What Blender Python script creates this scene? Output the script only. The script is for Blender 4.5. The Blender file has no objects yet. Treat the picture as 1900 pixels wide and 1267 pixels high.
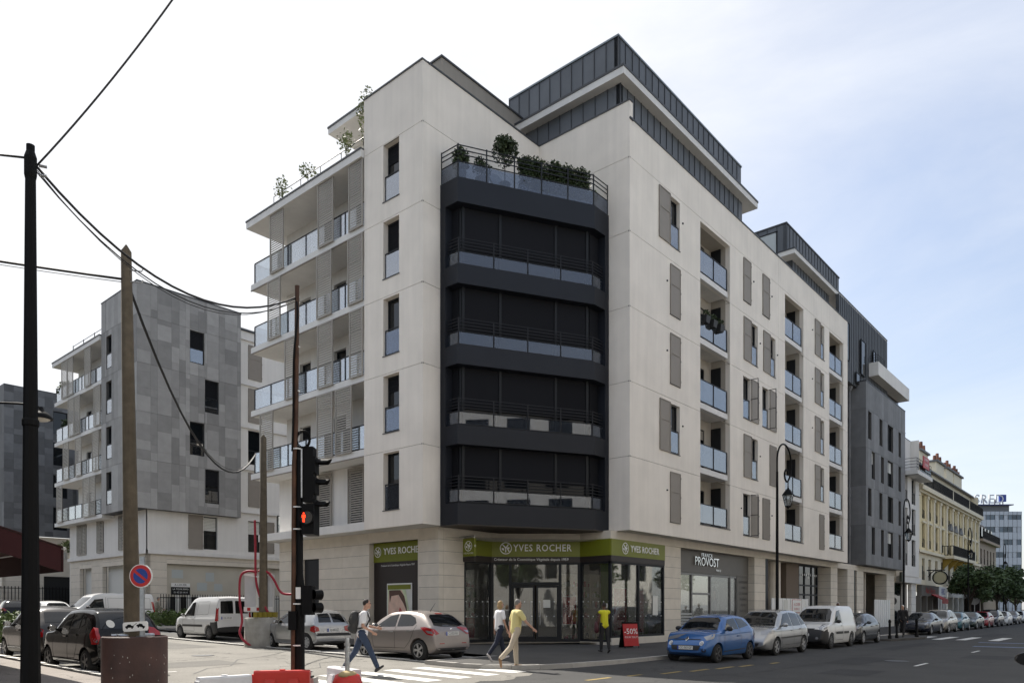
import bpy, bmesh, math, random
from mathutils import Vector, Matrix, noise
from mathutils.bvhtree import BVHTree
R = math.radians
sc = bpy.context.scene
COL = sc.collection
random.seed(7)

# ------------------------------------------------------------------ camera, sky, sun, exposure
THETA = math.atan(1190.0 / 1380.0)                 # heading of the lens, from +x (street) towards +y (side street)
FWD = Vector((math.cos(THETA), math.sin(THETA), 0)); RGT = Vector((math.sin(THETA), -math.cos(THETA), 0))
EYE = 1.65
cam = bpy.data.objects.new('camera', bpy.data.cameras.new('camera'))
COL.objects.link(cam); sc.camera = cam
cam.location = (0, 0, EYE)
cam.rotation_euler = (R(90), 0, THETA - R(90))
cam.data.sensor_width = 36.0
cam.data.lens = 36.0 * 1380.0 / 1900.0
cam.data.shift_y = 496.5 / 1900.0
cam.data.clip_start = 0.1; cam.data.clip_end = 2000

SUN_EL = 50.0
SUN_DIR = Vector((0.160, 0.987, 0)).normalized()     # towards the sun, in plan: down the side street, a little to the right
sun = bpy.data.objects.new('sun', bpy.data.lights.new('sun', 'SUN'))
COL.objects.link(sun)
sun.data.energy = 5.0; sun.data.angle = R(0.53); sun.data.color = (1.0, 0.94, 0.85)
sd = Vector((SUN_DIR.x * math.cos(R(SUN_EL)), SUN_DIR.y * math.cos(R(SUN_EL)), math.sin(R(SUN_EL))))
sun.rotation_euler = sd.to_track_quat('Z', 'Y').to_euler()
sun.location = (0, 0, 60)

world = bpy.data.worlds.new('World'); sc.world = world; world.use_nodes = True
wn = world.node_tree.nodes; wl = world.node_tree.links
wn.clear()
wo = wn.new('ShaderNodeOutputWorld'); bg = wn.new('ShaderNodeBackground')
sky = wn.new('ShaderNodeTexSky'); sky.sky_type = 'NISHITA'; sky.sun_disc = False
sky.sun_elevation = R(SUN_EL); sky.sun_rotation = math.atan2(SUN_DIR.x, SUN_DIR.y)
sky.air_density = 1.0; sky.dust_density = 2.2; sky.ozone_density = 1.2
bg.inputs['Strength'].default_value = 0.125
# thin high cloud: white veil, thickest on the sun's side of the sky
tc = wn.new('ShaderNodeTexCoord')
mp = wn.new('ShaderNodeMapping'); mp.inputs['Scale'].default_value = (1.0, 1.0, 3.0)
n1 = wn.new('ShaderNodeTexNoise'); n1.inputs['Scale'].default_value = 1.7; n1.inputs['Detail'].default_value = 9; n1.inputs['Roughness'].default_value = 0.6
n1.inputs['Distortion'].default_value = 0.5
dt = wn.new('ShaderNodeVectorMath'); dt.operation = 'DOT_PRODUCT'; dt.inputs[1].default_value = tuple(sd)
mr = wn.new('ShaderNodeMapRange'); mr.inputs[1].default_value = 0.52; mr.inputs[2].default_value = 0.88; mr.inputs[3].default_value = 0.42; mr.inputs[4].default_value = 1.0; mr.interpolation_type = 'SMOOTHSTEP'
mn = wn.new('ShaderNodeMapRange'); mn.inputs[1].default_value = 0.3; mn.inputs[2].default_value = 0.7; mn.inputs[3].default_value = -0.20; mn.inputs[4].default_value = 0.16
ad = wn.new('ShaderNodeMath'); ad.operation = 'ADD'
ramp = wn.new('ShaderNodeMapRange')
mixc = wn.new('ShaderNodeMix'); mixc.data_type = 'RGBA'
cloudc = wn.new('ShaderNodeRGB'); cloudc.outputs[0].default_value = (5.05, 5.12, 5.25, 1)
wl.new(tc.outputs['Generated'], mp.inputs[0]); wl.new(mp.outputs[0], n1.inputs['Vector'])
wl.new(tc.outputs['Generated'], dt.inputs[0]); wl.new(dt.outputs['Value'], mr.inputs[0])
wl.new(n1.outputs['Fac'], mn.inputs[0]); wl.new(mn.outputs[0], ad.inputs[0]); wl.new(mr.outputs[0], ad.inputs[1])
wl.new(ad.outputs[0], ramp.inputs[0]); wl.new(ramp.outputs[0], mixc.inputs['Factor'])
cm = wn.new('ShaderNodeMapRange'); cm.inputs[1].default_value = 0.3; cm.inputs[2].default_value = 0.7; cm.inputs[3].default_value = 0.90; cm.inputs[4].default_value = 1.04
cs = wn.new('ShaderNodeVectorMath'); cs.operation = 'SCALE'
wl.new(n1.outputs['Fac'], cm.inputs[0]); wl.new(cm.outputs[0], cs.inputs['Scale']); wl.new(cloudc.outputs[0], cs.inputs[0])
wl.new(sky.outputs[0], mixc.inputs[6]); wl.new(cs.outputs[0], mixc.inputs[7])
wl.new(mixc.outputs[2], bg.inputs['Color']); wl.new(bg.outputs[0], wo.inputs['Surface'])

vs = sc.view_settings
sc.display_settings.display_device = 'sRGB'
vs.view_transform = 'Standard'; vs.look = 'None'; vs.gamma = 1.0; vs.exposure = 0.72; vs.use_curve_mapping = False
sc.cycles.max_bounces = 7; sc.cycles.diffuse_bounces = 3; sc.cycles.glossy_bounces = 3
sc.cycles.transparent_max_bounces = 14; sc.cycles.transmission_bounces = 4
sc.cycles.caustics_reflective = False; sc.cycles.caustics_refractive = False

# ------------------------------------------------------------------ materials (procedural)
MATS = {}
def mat(name, col, rough=0.7, metal=0.0, var=0.0, scale=3.0, bump=0.0, bscale=40.0, streak=0.0, coat=0.0,
        rnd=0.0, emit=None, spec=None, stain=None):
    """base colour + slow mottling (var), vertical rain streaks (streak), fine relief (bump), tone per object (rnd)"""
    if name in MATS: return MATS[name]
    m = bpy.data.materials.new(name); m.use_nodes = True; MATS[name] = m
    nt = m.node_tree; nn = nt.nodes; L = nt.links
    b = nn['Principled BSDF']
    b.inputs['Roughness'].default_value = rough; b.inputs['Metallic'].default_value = metal
    if coat: b.inputs['Coat Weight'].default_value = coat; b.inputs['Coat Roughness'].default_value = 0.05
    if spec is not None: b.inputs['Specular IOR Level'].default_value = spec
    b.inputs['Base Color'].default_value = (*col, 1)
    geo = nn.new('ShaderNodeNewGeometry')
    src = None
    def mult(fac_socket, lo, hi, src):
        r_ = nn.new('ShaderNodeMapRange'); r_.inputs[1].default_value = 0.3; r_.inputs[2].default_value = 0.7
        r_.inputs[3].default_value = lo; r_.inputs[4].default_value = hi
        L.new(fac_socket, r_.inputs[0])
        mx = nn.new('ShaderNodeMix'); mx.data_type = 'RGBA'; mx.blend_type = 'MULTIPLY'; mx.inputs['Factor'].default_value = 1
        if src is None: mx.inputs[6].default_value = (*col, 1)
        else: L.new(src, mx.inputs[6])
        cb = nn.new('ShaderNodeCombineColor')
        for k in range(3): L.new(r_.outputs[0], cb.inputs[k])
        L.new(cb.outputs[0], mx.inputs[7])
        return mx.outputs[2]
    if var:
        n = nn.new('ShaderNodeTexNoise'); n.inputs['Scale'].default_value = scale; n.inputs['Detail'].default_value = 6
        L.new(geo.outputs['Position'], n.inputs['Vector'])
        src = mult(n.outputs['Fac'], 1 - var, 1 + var, src)
    if streak:
        mpn = nn.new('ShaderNodeMapping'); mpn.inputs['Scale'].default_value = (2.2, 2.2, 0.12)
        n = nn.new('ShaderNodeTexNoise'); n.inputs['Scale'].default_value = 2.0; n.inputs['Detail'].default_value = 5
        L.new(geo.outputs['Position'], mpn.inputs[0]); L.new(mpn.outputs[0], n.inputs['Vector'])
        src = mult(n.outputs['Fac'], 1 - streak, 1 + streak * 0.5, src)
    if rnd:
        oi = nn.new('ShaderNodeObjectInfo')
        mr2 = nn.new('ShaderNodeMapRange'); mr2.inputs[3].default_value = 0.3; mr2.inputs[4].default_value = 0.7
        L.new(oi.outputs['Random'], mr2.inputs[0])
        src = mult(mr2.outputs[0], 1 - rnd, 1 + rnd, src)
    if src is not None: L.new(src, b.inputs['Base Color'])
    if bump:
        n = nn.new('ShaderNodeTexNoise'); n.inputs['Scale'].default_value = bscale; n.inputs['Detail'].default_value = 4
        bp = nn.new('ShaderNodeBump'); bp.inputs['Strength'].default_value = bump; bp.inputs['Distance'].default_value = 0.02
        L.new(geo.outputs['Position'], n.inputs['Vector']); L.new(n.outputs['Fac'], bp.inputs['Height']); L.new(bp.outputs[0], b.inputs['Normal'])
    if emit:
        b.inputs['Emission Color'].default_value = (*emit[:3], 1); b.inputs['Emission Strength'].default_value = emit[3]
    return m

def glass_mat(name, tint, transp, rough=0.02):
    """a pane: part see-through, part mirror (more so at grazing angles)"""
    if name in MATS: return MATS[name]
    m = bpy.data.materials.new(name); m.use_nodes = True; MATS[name] = m
    nt = m.node_tree; nn = nt.nodes; L = nt.links; nn.clear()
    out = nn.new('ShaderNodeOutputMaterial'); tr = nn.new('ShaderNodeBsdfTransparent'); tr.inputs[0].default_value = (*tint, 1)
    gl = nn.new('ShaderNodeBsdfGlossy'); gl.inputs['Roughness'].default_value = rough; gl.inputs['Color'].default_value = (0.93, 0.94, 0.95, 1)
    df = nn.new('ShaderNodeBsdfDiffuse'); df.inputs[0].default_value = (*[0.5 * c for c in tint], 1)
    lw = nn.new('ShaderNodeLayerWeight'); lw.inputs[0].default_value = 0.35
    mr_ = nn.new('ShaderNodeMapRange'); mr_.inputs[3].default_value = 1 - transp; mr_.inputs[4].default_value = min(1, 1.3 - transp * .6)
    L.new(lw.outputs['Fresnel'], mr_.inputs[0])
    a = nn.new('ShaderNodeMixShader'); a.inputs[0].default_value = 0.06; L.new(tr.outputs[0], a.inputs[1]); L.new(df.outputs[0], a.inputs[2])
    x = nn.new('ShaderNodeMixShader'); L.new(mr_.outputs[0], x.inputs[0]); L.new(a.outputs[0], x.inputs[1]); L.new(gl.outputs[0], x.inputs[2])
    L.new(x.outputs[0], out.inputs[0])
    return m

M_WALL = mat('white_concrete', (0.785, 0.728, 0.652), 0.85, var=0.05, scale=0.9, streak=0.045, bump=0.08, bscale=25)
M_WHITE = mat('white_render', (0.72, 0.70, 0.665), 0.85, var=0.04, scale=0.8, streak=0.05)
M_SLAB = mat('white_slab', (0.70, 0.685, 0.66), 0.8, var=0.05, scale=1.2, streak=0.04)
M_STONE = mat('beige_stone', (0.66, 0.605, 0.52), 0.8, var=0.06, scale=2.5, rnd=0.045, bump=0.1, bscale=60)
M_JOINT = mat('joint_filler', (0.10, 0.095, 0.09), 0.9)
M_TAUPE = mat('taupe_metal', (0.25, 0.222, 0.19), 0.6, var=0.03)
M_TAUPE2 = mat('taupe_render', (0.30, 0.275, 0.24), 0.85, streak=0.06)
M_BAY = mat('anthracite_sheet', (0.0105, 0.0125, 0.018), 0.5, spec=.3, var=0.12, scale=0.6, rnd=0.08)
M_BLIND = mat('dark_roller_blind', (0.010, 0.0105, 0.013), 0.8, rnd=0.25, spec=.15)
M_FRAME = mat('dark_window_frame', (0.014, 0.0155, 0.018), 0.5, spec=.25)
M_ZINC = mat('grey_zinc', (0.112, 0.122, 0.136), 0.6, metal=0.12, var=0.08, scale=1.4, rnd=0.10)
M_COPING = mat('dark_coping', (0.045, 0.048, 0.054), 0.5)
M_CLAD = mat('grey_cladding', (0.275, 0.270, 0.262), 0.75, var=0.08, scale=2.2, rnd=0.27, bump=0.05)
M_CLAD2 = mat('dark_cladding', (0.125, 0.127, 0.131), 0.75, var=0.10, scale=2.2, rnd=0.32)
M_CLAD3 = mat('slate_cladding', (0.175, 0.177, 0.181), 0.7, var=0.10, scale=2.0, rnd=0.16, streak=0.08)
M_ASPHALT = None
M_BLACK = mat('black_paint', (0.006, 0.006, 0.0065), 0.55, var=0.1, spec=.12)
M_DARKIN = mat('dark_interior', (0.020, 0.019, 0.018), 0.9)
M_STEEL = mat('galvanised_steel', (0.42, 0.43, 0.44), 0.32, metal=0.85, var=0.15, scale=18)
M_GLASS = mat('window_glass', (0.006, 0.008, 0.010), 0.03, spec=0.5)
M_BGLASS = glass_mat('balcony_glass', (0.82, 0.89, 0.94), 0.72)
M_LGLASS = glass_mat('loggia_glass', (0.52, 0.56, 0.61), 0.76)
M_BAYWIN = mat('bay_window_glass', (0.006, 0.0075, 0.010), 0.03, spec=0.22)
M_BAYGLASS = glass_mat('bay_guard_glass', (0.50, 0.56, 0.66), 0.95)
M_SHOPGLASS = glass_mat('shop_glass', (0.78, 0.79, 0.77), 0.955)
M_WHITEPAINT = mat('white_paint', (0.78, 0.78, 0.76), 0.5)
M_RED = mat('red_plastic', (0.55, 0.025, 0.015), 0.45, var=0.1)
M_CONCRETE = mat('rough_concrete', (0.36, 0.345, 0.31), 0.9, var=0.14, scale=5, bump=0.25, bscale=30, streak=0.1)

# ------------------------------------------------------------------ builders
ORG = {}
class Frame:
    """vertical plane: a runs along it, b outward from it, z up; angle 0 faces -y with a = x"""
    def __init__(s, x, y, deg):
        s.o = Vector((x, y, 0)); s.ang = R(deg)
        s.u = Vector((math.cos(s.ang), math.sin(s.ang), 0)); s.n = Vector((math.sin(s.ang), -math.cos(s.ang), 0))
    def p(s, a, b, z): return s.o + s.u * a + s.n * b + Vector((0, 0, z))

class MB:
    def __init__(s): s.v = []; s.f = []; s.m = []
    def face(s, pts, mi=0):
        k = len(s.v); s.v += [Vector(p) for p in pts]; s.f.append(tuple(range(k, k + len(pts)))); s.m.append(mi); return s
    def hexa(s, c, mi=0):
        k = len(s.v); s.v += [Vector(p) for p in c]
        for q in ((0, 3, 2, 1), (4, 5, 6, 7), (0, 1, 5, 4), (1, 2, 6, 5), (2, 3, 7, 6), (3, 0, 4, 7)):
            s.f.append(tuple(k + i for i in q)); s.m.append(mi)
        return s
    def box(s, x0, x1, y0, y1, z0, z1, mi=0):
        return s.hexa([(x0, y0, z0), (x1, y0, z0), (x1, y1, z0), (x0, y1, z0), (x0, y0, z1), (x1, y0, z1), (x1, y1, z1), (x0, y1, z1)], mi)
    def fbox(s, F, a0, a1, b0, b1, z0, z1, mi=0):
        return s.hexa([F.p(a0, b1, z0), F.p(a1, b1, z0), F.p(a1, b0, z0), F.p(a0, b0, z0), F.p(a0, b1, z1), F.p(a1, b1, z1), F.p(a1, b0, z1), F.p(a0, b0, z1)], mi)
    def prism(s, bottom, top, mi=0):
        k = len(s.v); n = len(bottom); s.v += [Vector(p) for p in bottom] + [Vector(p) for p in top]
        s.f.append(tuple(k + i for i in range(n))[::-1]); s.f.append(tuple(k + n + i for i in range(n))); s.m += [mi, mi]
        for i in range(n):
            j = (i + 1) % n; s.f.append((k + i, k + j, k + n + j, k + n + i)); s.m.append(mi)
        return s
    def plan(s, poly, z0, z1, mi=0):
        return s.prism([(x, y, z0) for x, y in poly], [(x, y, z1) for x, y in poly], mi)
    def tube(s, path, r, n=8, mi=0, cap=True):
        path = [Vector(p) for p in path]; m_ = len(path); k = len(s.v)
        rs = r if isinstance(r, (list, tuple)) else [r] * m_
        up = None
        for i, p in enumerate(path):
            d = (path[min(i + 1, m_ - 1)] - path[max(i - 1, 0)])
            d = d.normalized() if d.length > 1e-9 else Vector((0, 0, 1))
            if up is None: up = Vector((0, 0, 1)) if abs(d.z) < 0.9 else Vector((1, 0, 0))
            a = d.cross(up)
            if a.length < 1e-4: a = d.cross(Vector((0.3, 1, 0.2)))
            a.normalize(); b = a.cross(d).normalized(); up = b
            for j in range(n):
                t = 2 * math.pi * j / n
                s.v.append(p + (a * math.cos(t) + b * math.sin(t)) * rs[i])
        for i in range(m_ - 1):
            for j in range(n):
                j2 = (j + 1) % n
                s.f.append((k + i * n + j, k + i * n + j2, k + (i + 1) * n + j2, k + (i + 1) * n + j)); s.m.append(mi)
        if cap:
            s.f.append(tuple(k + j for j in range(n))[::-1]); s.f.append(tuple(k + (m_ - 1) * n + j for j in range(n))); s.m += [mi, mi]
        return s
    def lathe(s, prof, n=20, mi=0, at=(0, 0, 0), axis='z', cap=True):
        k = len(s.v); at = Vector(at)
        for r, h in prof:
            for j in range(n):
                t = 2 * math.pi * j / n; c, d = r * math.cos(t), r * math.sin(t)
                s.v.append(at + (Vector((c, d, h)) if axis == 'z' else Vector((c, h, d)) if axis == 'y' else Vector((h, c, d))))
        for i in range(len(prof) - 1):
            for j in range(n):
                j2 = (j + 1) % n
                s.f.append((k + i * n + j, k + i * n + j2, k + (i + 1) * n + j2, k + (i + 1) * n + j)); s.m.append(mi)
        if cap and prof[0][0] > 1e-6: s.f.append(tuple(k + j for j in range(n))[::-1]); s.m.append(mi)
        if cap and prof[-1][0] > 1e-6:
            q = k + (len(prof) - 1) * n; s.f.append(tuple(q + j for j in range(n))); s.m.append(mi)
        return s
    def ball(s, c, r, mi=0, nu=10, nv=7):
        r = Vector(r) if not isinstance(r, (int, float)) else Vector((r, r, r)); c = Vector(c); k = len(s.v)
        for i in range(nv + 1):
            ph = math.pi * i / nv
            for j in range(nu):
                t = 2 * math.pi * j / nu
                s.v.append(c + Vector((r.x * math.sin(ph) * math.cos(t), r.y * math.sin(ph) * math.sin(t), r.z * math.cos(ph))))
        for i in range(nv):
            for j in range(nu):
                j2 = (j + 1) % nu
                s.f.append((k + i * nu + j, k + (i + 1) * nu + j, k + (i + 1) * nu + j2, k + i * nu + j2)); s.m.append(mi)
        return s
    def shift(s, dx):
        for v in s.v: v.x += dx
        return s
    def wall(s, F, a0, a1, z0, z1, holes=(), depth=0.3, b=0.0, mi=0, rim=0.05, rmi=None, ends=(1, 1)):
        """face with openings cut through, each with reveals going back by depth"""
        rmi = mi if rmi is None else rmi
        hs = [(max(a0, h[0]), min(a1, h[1]), max(z0, h[2]), min(z1, h[3]), h[2] > z0, h[3] < z1) for h in holes if h[0] < a1 and h[1] > a0 and h[2] < z1 and h[3] > z0]
        xs = sorted({a0, a1, *[h[0] for h in hs], *[h[1] for h in hs]}); zs = sorted({z0, z1, *[h[2] for h in hs], *[h[3] for h in hs]})
        for i in range(len(xs) - 1):
            for j in range(len(zs) - 1):
                ca, cz = (xs[i] + xs[i + 1]) / 2, (zs[j] + zs[j + 1]) / 2
                if any(h[0] < ca < h[1] and h[2] < cz < h[3] for h in hs): continue
                s.face([F.p(xs[i], b, zs[j]), F.p(xs[i + 1], b, zs[j]), F.p(xs[i + 1], b, zs[j + 1]), F.p(xs[i], b, zs[j + 1])], mi)
        for h in hs:
            h0, h1, g0, g1, lo, hi = h; d = b - depth
            s.face([F.p(h0, b, g0), F.p(h0, b, g1), F.p(h0, d, g1), F.p(h0, d, g0)], rmi)
            s.face([F.p(h1, b, g0), F.p(h1, d, g0), F.p(h1, d, g1), F.p(h1, b, g1)], rmi)
            if lo: s.face([F.p(h0, b, g0), F.p(h0, d, g0), F.p(h1, d, g0), F.p(h1, b, g0)], rmi)
            if hi: s.face([F.p(h0, b, g1), F.p(h1, b, g1), F.p(h1, d, g1), F.p(h0, d, g1)], rmi)
        if rim:
            d = b - rim
            for (p, q) in (((a0, z0), (a1, z0)), ((a1, z1), (a0, z1)), *([((a1, z0), (a1, z1))] if ends[1] else []), *([((a0, z1), (a0, z0))] if ends[0] else [])):
                s.face([F.p(p[0], b, p[1]), F.p(p[0], d, p[1]), F.p(q[0], d, q[1]), F.p(q[0], b, q[1])], mi)
        return s
    def mesh(s, name, mats, org=Vector((0, 0, 0)), smooth=False, recalc=True, weld=False):
        me = bpy.data.meshes.new(name)
        me.from_pydata([tuple(p - org) for p in s.v], [], s.f)
        for m_ in (mats if isinstance(mats, (list, tuple)) else [mats]): me.materials.append(m_)
        if len(me.materials) > 1: me.polygons.foreach_set('material_index', s.m)
        if recalc or weld:
            bm = bmesh.new(); bm.from_mesh(me)
            if weld: bmesh.ops.remove_doubles(bm, verts=bm.verts, dist=1e-4)
            bmesh.ops.recalc_face_normals(bm, faces=bm.faces); bm.to_mesh(me); bm.free()
        if smooth: shade(me, smooth)
        return me
    def build(s, name, mats, parent=None, smooth=False, recalc=True, weld=False, kind=None):
        org = ORG.get(parent.name, Vector((0, 0, 0))) if parent else Vector((0, 0, 0))
        o = bpy.data.objects.new(name, s.mesh(name, mats, org, smooth, recalc, weld)); COL.objects.link(o)
        if parent: o.parent = parent
        ORG[o.name] = org
        if kind: o['kind'] = kind
        return o

def shade(me, ang=True):
    me.polygons.foreach_set('use_smooth', [True] * len(me.polygons))
    if ang is not True:
        me.set_sharp_from_angle(angle=R(ang))

def tag(o, label, cat, group=None):
    o['label'] = label; o['category'] = cat
    if group: o['group'] = group
    return o
def thing(name, label, cat, loc, group=None, rz=0.0):
    o = bpy.data.objects.new(name, None); COL.objects.link(o); o.empty_display_size = 0.3
    o.location = loc; o.rotation_euler = (0, 0, rz); ORG[o.name] = Vector(loc) if not rz else Vector((0, 0, 0))
    return tag(o, label, cat, group)
def solo(mb, name, mats, label, cat, loc, group=None, smooth=False, weld=False):
    """a thing that is one mesh; geometry given in world coordinates, origin put at loc"""
    loc = Vector(loc); o = bpy.data.objects.new(name, mb.mesh(name, mats, loc, smooth, weld=weld)); COL.objects.link(o)
    o.location = loc; ORG[o.name] = loc
    return tag(o, label, cat, group)
def struct(mb, name, mats, smooth=False):
    o = mb.build(name, mats, None, smooth); o['kind'] = 'structure'; return o

UNIT = {}
def unit(m):
    if m.name not in UNIT:
        UNIT[m.name] = MB().box(-.5, .5, -.5, .5, -.5, .5).mesh('unit_block', m)
    return UNIT[m.name]
def piece(name, parent, F, a0, a1, b0, b1, z0, z1, m):
    """one pick-apart block (panel, stone, slat, bar): shares its mesh with all blocks of its material"""
    o = bpy.data.objects.new(name, unit(m)); COL.objects.link(o); o.parent = parent
    o.location = F.p((a0 + a1) / 2, (b0 + b1) / 2, (z0 + z1) / 2) - ORG[parent.name]
    o.rotation_euler = (0, 0, F.ang); o.scale = (abs(a1 - a0), abs(b1 - b0), abs(z1 - z0))
    return o
def inst(name, me, parent, loc, rz=0.0, local=False):
    o = bpy.data.objects.new(name, me); COL.objects.link(o)
    if parent: o.parent = parent
    o.location = Vector(loc) - (ORG[parent.name] if parent and not local else Vector((0, 0, 0)))
    o.rotation_euler = (0, 0, rz); ORG[o.name] = Vector((0, 0, 0))
    return o
def copy_tree(o, parent=None):
    c = o.copy(); COL.objects.link(c)
    if parent: c.parent = parent
    for ch in o.children: copy_tree(ch, c)
    return c

TXT = {}
def text_mesh(txt, size, m, depth=0.0, space=1.0, bold=0.0, align='CENTER'):
    key = (txt, size, m.name, depth, space, bold)
    if key in TXT: return TXT[key]
    cu = bpy.data.curves.new('lettering', 'FONT'); cu.body = txt; cu.size = size; cu.extrude = depth; cu.space_character = space; cu.offset = bold
    cu.align_x = align; cu.align_y = 'CENTER'; cu.resolution_u = 2; cu.fill_mode = 'BOTH' if depth else 'FRONT'
    ob = bpy.data.objects.new('tmp_text', cu); COL.objects.link(ob)
    dg = bpy.context.evaluated_depsgraph_get()
    me = bpy.data.meshes.new_from_object(ob.evaluated_get(dg)); bpy.data.objects.remove(ob)
    me.materials.clear(); me.materials.append(m); me.name = 'lettering'
    TXT[key] = me
    return me
def text_on(parent, F, a, b, z, txt, size, m, depth=0.0, space=1.0, bold=0.0, name='lettering', sx=1.0):
    me = text_mesh(txt, size, m, depth, space, bold)
    o = bpy.data.objects.new(name, me); COL.objects.link(o); o.parent = parent
    o.location = F.p(a, b, z) - ORG[parent.name]; o.rotation_euler = (R(90), 0, F.ang); o.scale = (sx, 1, 1)
    ORG[o.name] = ORG[parent.name]
    return o

def ramp_z(y): return max(0.0, 0.0168 * (y - 10.2))
# ------------------------------------------------------------------ window, shutter, railing kits
KIT = {}
def sub(name, me, parent, loc=(0, 0, 0), rz=0.0):
    o = bpy.data.objects.new(name, me); COL.objects.link(o); o.parent = parent; o.location = loc; o.rotation_euler = (0, 0, rz)
    ORG[o.name] = Vector((0, 0, 0)); return o
def frame_mesh(w, h, leaves=1, t=0.06, dep=0.07, transom=None, m=M_FRAME):
    key = ('fr', round(w, 2), round(h, 2), leaves, t, transom, m.name)
    if key not in KIT:
        k = MB(); k.box(0, t, -dep, 0, 0, h); k.box(w - t, w, -dep, 0, 0, h); k.box(t, w - t, -dep, 0, 0, t); k.box(t, w - t, -dep, 0, h - t, h)
        for i in range(1, leaves): k.box(w * i / leaves - t * .6, w * i / leaves + t * .6, -dep, 0, t, h - t)
        if transom: k.box(t, w - t, -dep + .004, 0, transom - t / 2, transom + t / 2)
        KIT[key] = k.mesh('window_frame', m)
    return KIT[key]
def pane_mesh(w, h, m):
    key = ('pa', round(w, 2), round(h, 2), m.name)
    if key not in KIT: KIT[key] = MB().box(0.03, w - .03, -.035, -.02, 0.03, h - .03).mesh('pane', m)
    return KIT[key]
def blind_mesh(w, h, m):
    key = ('bl', round(w, 2), round(h, 2), m.name)
    if key not in KIT:
        k = MB(); n = max(4, int(h / .09))
        for i in range(n): k.box(0.05, w - .05, -.06, -.045, h * i / n, h * (i + 1) / n - .012)
        KIT[key] = k.mesh('blind', m)
    return KIT[key]
def guard_mesh(w, h, bars, m=M_FRAME):
    key = ('gu', round(w, 2), round(h, 2), bars)
    if key not in KIT:
        k = MB(); k.box(0, .035, -.03, 0, 0, h); k.box(w - .035, w, -.03, 0, 0, h); k.box(.035, w - .035, -.03, 0, h - .04, h); k.box(.035, w - .035, -.03, 0, 0, .03)
        for i in range(bars): k.box(.035, w - .035, -.02, -.005, .03 + (h - .07) * (i + 1) / (bars + 1) - .008, .03 + (h - .07) * (i + 1) / (bars + 1) + .008)
        KIT[key] = k.mesh('guard_rail', m)
    return KIT[key]
def window(parent, F, a0, a1, z0, z1, b=-.2, leaves=1, transom=None, glass=M_GLASS, blind=0.0, blindm=None, guard=0.0, gbars=0, gglass=None, gb=.16, fm=M_FRAME):
    w, h = a1 - a0, z1 - z0
    o = inst('window', frame_mesh(w, h, leaves, transom=transom, m=fm), parent, F.p(a0, b, z0), F.ang)
    sub('pane', pane_mesh(w, h, glass), o)
    if blind: sub('blind', blind_mesh(w, h * blind, blindm or M_TAUPE), o, (0, 0, h * (1 - blind) - .05))
    if guard:
        g = sub('guard_rail', guard_mesh(w - .02, guard, gbars), o, (.01, -gb, .02))
        if gglass: sub('guard_pane', pane_mesh(w - .06, guard - .08, gglass), o, (.02, -gb, .04))
    return o
def shutter_mesh(w, h, ribbed=False, m=M_TAUPE):
    key = ('sh', round(w, 2), round(h, 2), ribbed, m.name)
    if key not in KIT:
        k = MB(); k.box(0, w, -.03, 0, 0, h)
        for (x0, x1, g0, g1) in ((0, .045, 0, h), (w - .045, w, 0, h), (.045, w - .045, 0, .045), (.045, w - .045, h - .045, h), (.045, w - .045, h * .60, h * .60 + .05)):
            k.box(x0, x1, -.05, -.03, g0, g1)
        for hz in (.2, h * .5, h - .25): k.box(-.02, .0, -.06, -.01, hz, hz + .08); k.box(w, w + .02, -.06, -.01, hz, hz + .08)
        if ribbed:
            n = int(h / .09)
            for i in range(n): k.box(.045, w - .045, -.048, -.03, h * (i + .2) / n, h * (i + .6) / n)
        KIT[key] = k.mesh('shutter', m)
    return KIT[key]
def louvre_screen(parent, F, a0, a1, z0, z1, b, name='louvre_screen'):
    """sliding sun screen: frame, and its thin slats joined in one part (3 px each in the photograph)"""
    w, h = round(a1 - a0, 2), round(z1 - z0, 2)
    kf = ('lf', w, h); ks = ('ls', w, h)
    if kf not in KIT:
        k = MB(); t = .055
        k.box(0, t, -.05, 0, 0, h); k.box(w - t, w, -.05, 0, 0, h); k.box(t, w - t, -.05, 0, 0, t); k.box(t, w - t, -.05, 0, h - t, h)
        KIT[kf] = k.mesh('louvre_frame', M_TAUPE_L)
        k = MB(); n = int((h - .1) / .098)
        for i in range(n):
            zc = .06 + (h - .12) * (i + .5) / n
            k.box(t, w - t, -.034, -.022, zc - .030, zc + .030)
        KIT[ks] = k.mesh('slats', M_TAUPE_L)
    o = inst(name, KIT[kf], parent, F.p(a0, b, z0), F.ang)
    s = sub('slats', KIT[ks], o); s['kind'] = 'stuff'
    return o
M_TAUPE_L = mat('light_taupe_metal', (0.31, 0.288, 0.252), 0.55)
M_RAIL = mat('dark_rail', (0.018, 0.019, 0.022), 0.5, spec=.25)

def glass_rail(parent, F, a0, a1, z0, h, b, step=1.35, gm=M_BGLASS):
    n = max(1, round((a1 - a0) / step)); k = MB()
    k.fbox(F, a0, a1, b - .02, b + .025, z0 + h - .035, z0 + h); k.fbox(F, a0, a1, b - .012, b + .018, z0 + .03, z0 + .06)
    for i in range(n + 1):
        a = a0 + (a1 - a0) * i / n
        k.fbox(F, a - .02, a + .02, b - .026, b + .03, z0, z0 + h - .036)
    rail = k.build('railing', M_RAIL, parent)
    for i in range(n):
        p0 = a0 + (a1 - a0) * i / n + .03; p1 = a0 + (a1 - a0) * (i + 1) / n - .03
        w, hh = round(p1 - p0, 2), round(h - .11, 2); key = ('gp', w, hh, gm.name)
        if key not in KIT: KIT[key] = MB().box(0, w, -.006, .006, 0, hh).mesh('glass_pane', gm)
        g = bpy.data.objects.new('glass_pane', KIT[key]); COL.objects.link(g); g.parent = rail
        g.location = F.p(p0, b, z0 + .066) - ORG[parent.name]; g.rotation_euler = (0, 0, F.ang)
    return rail

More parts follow.
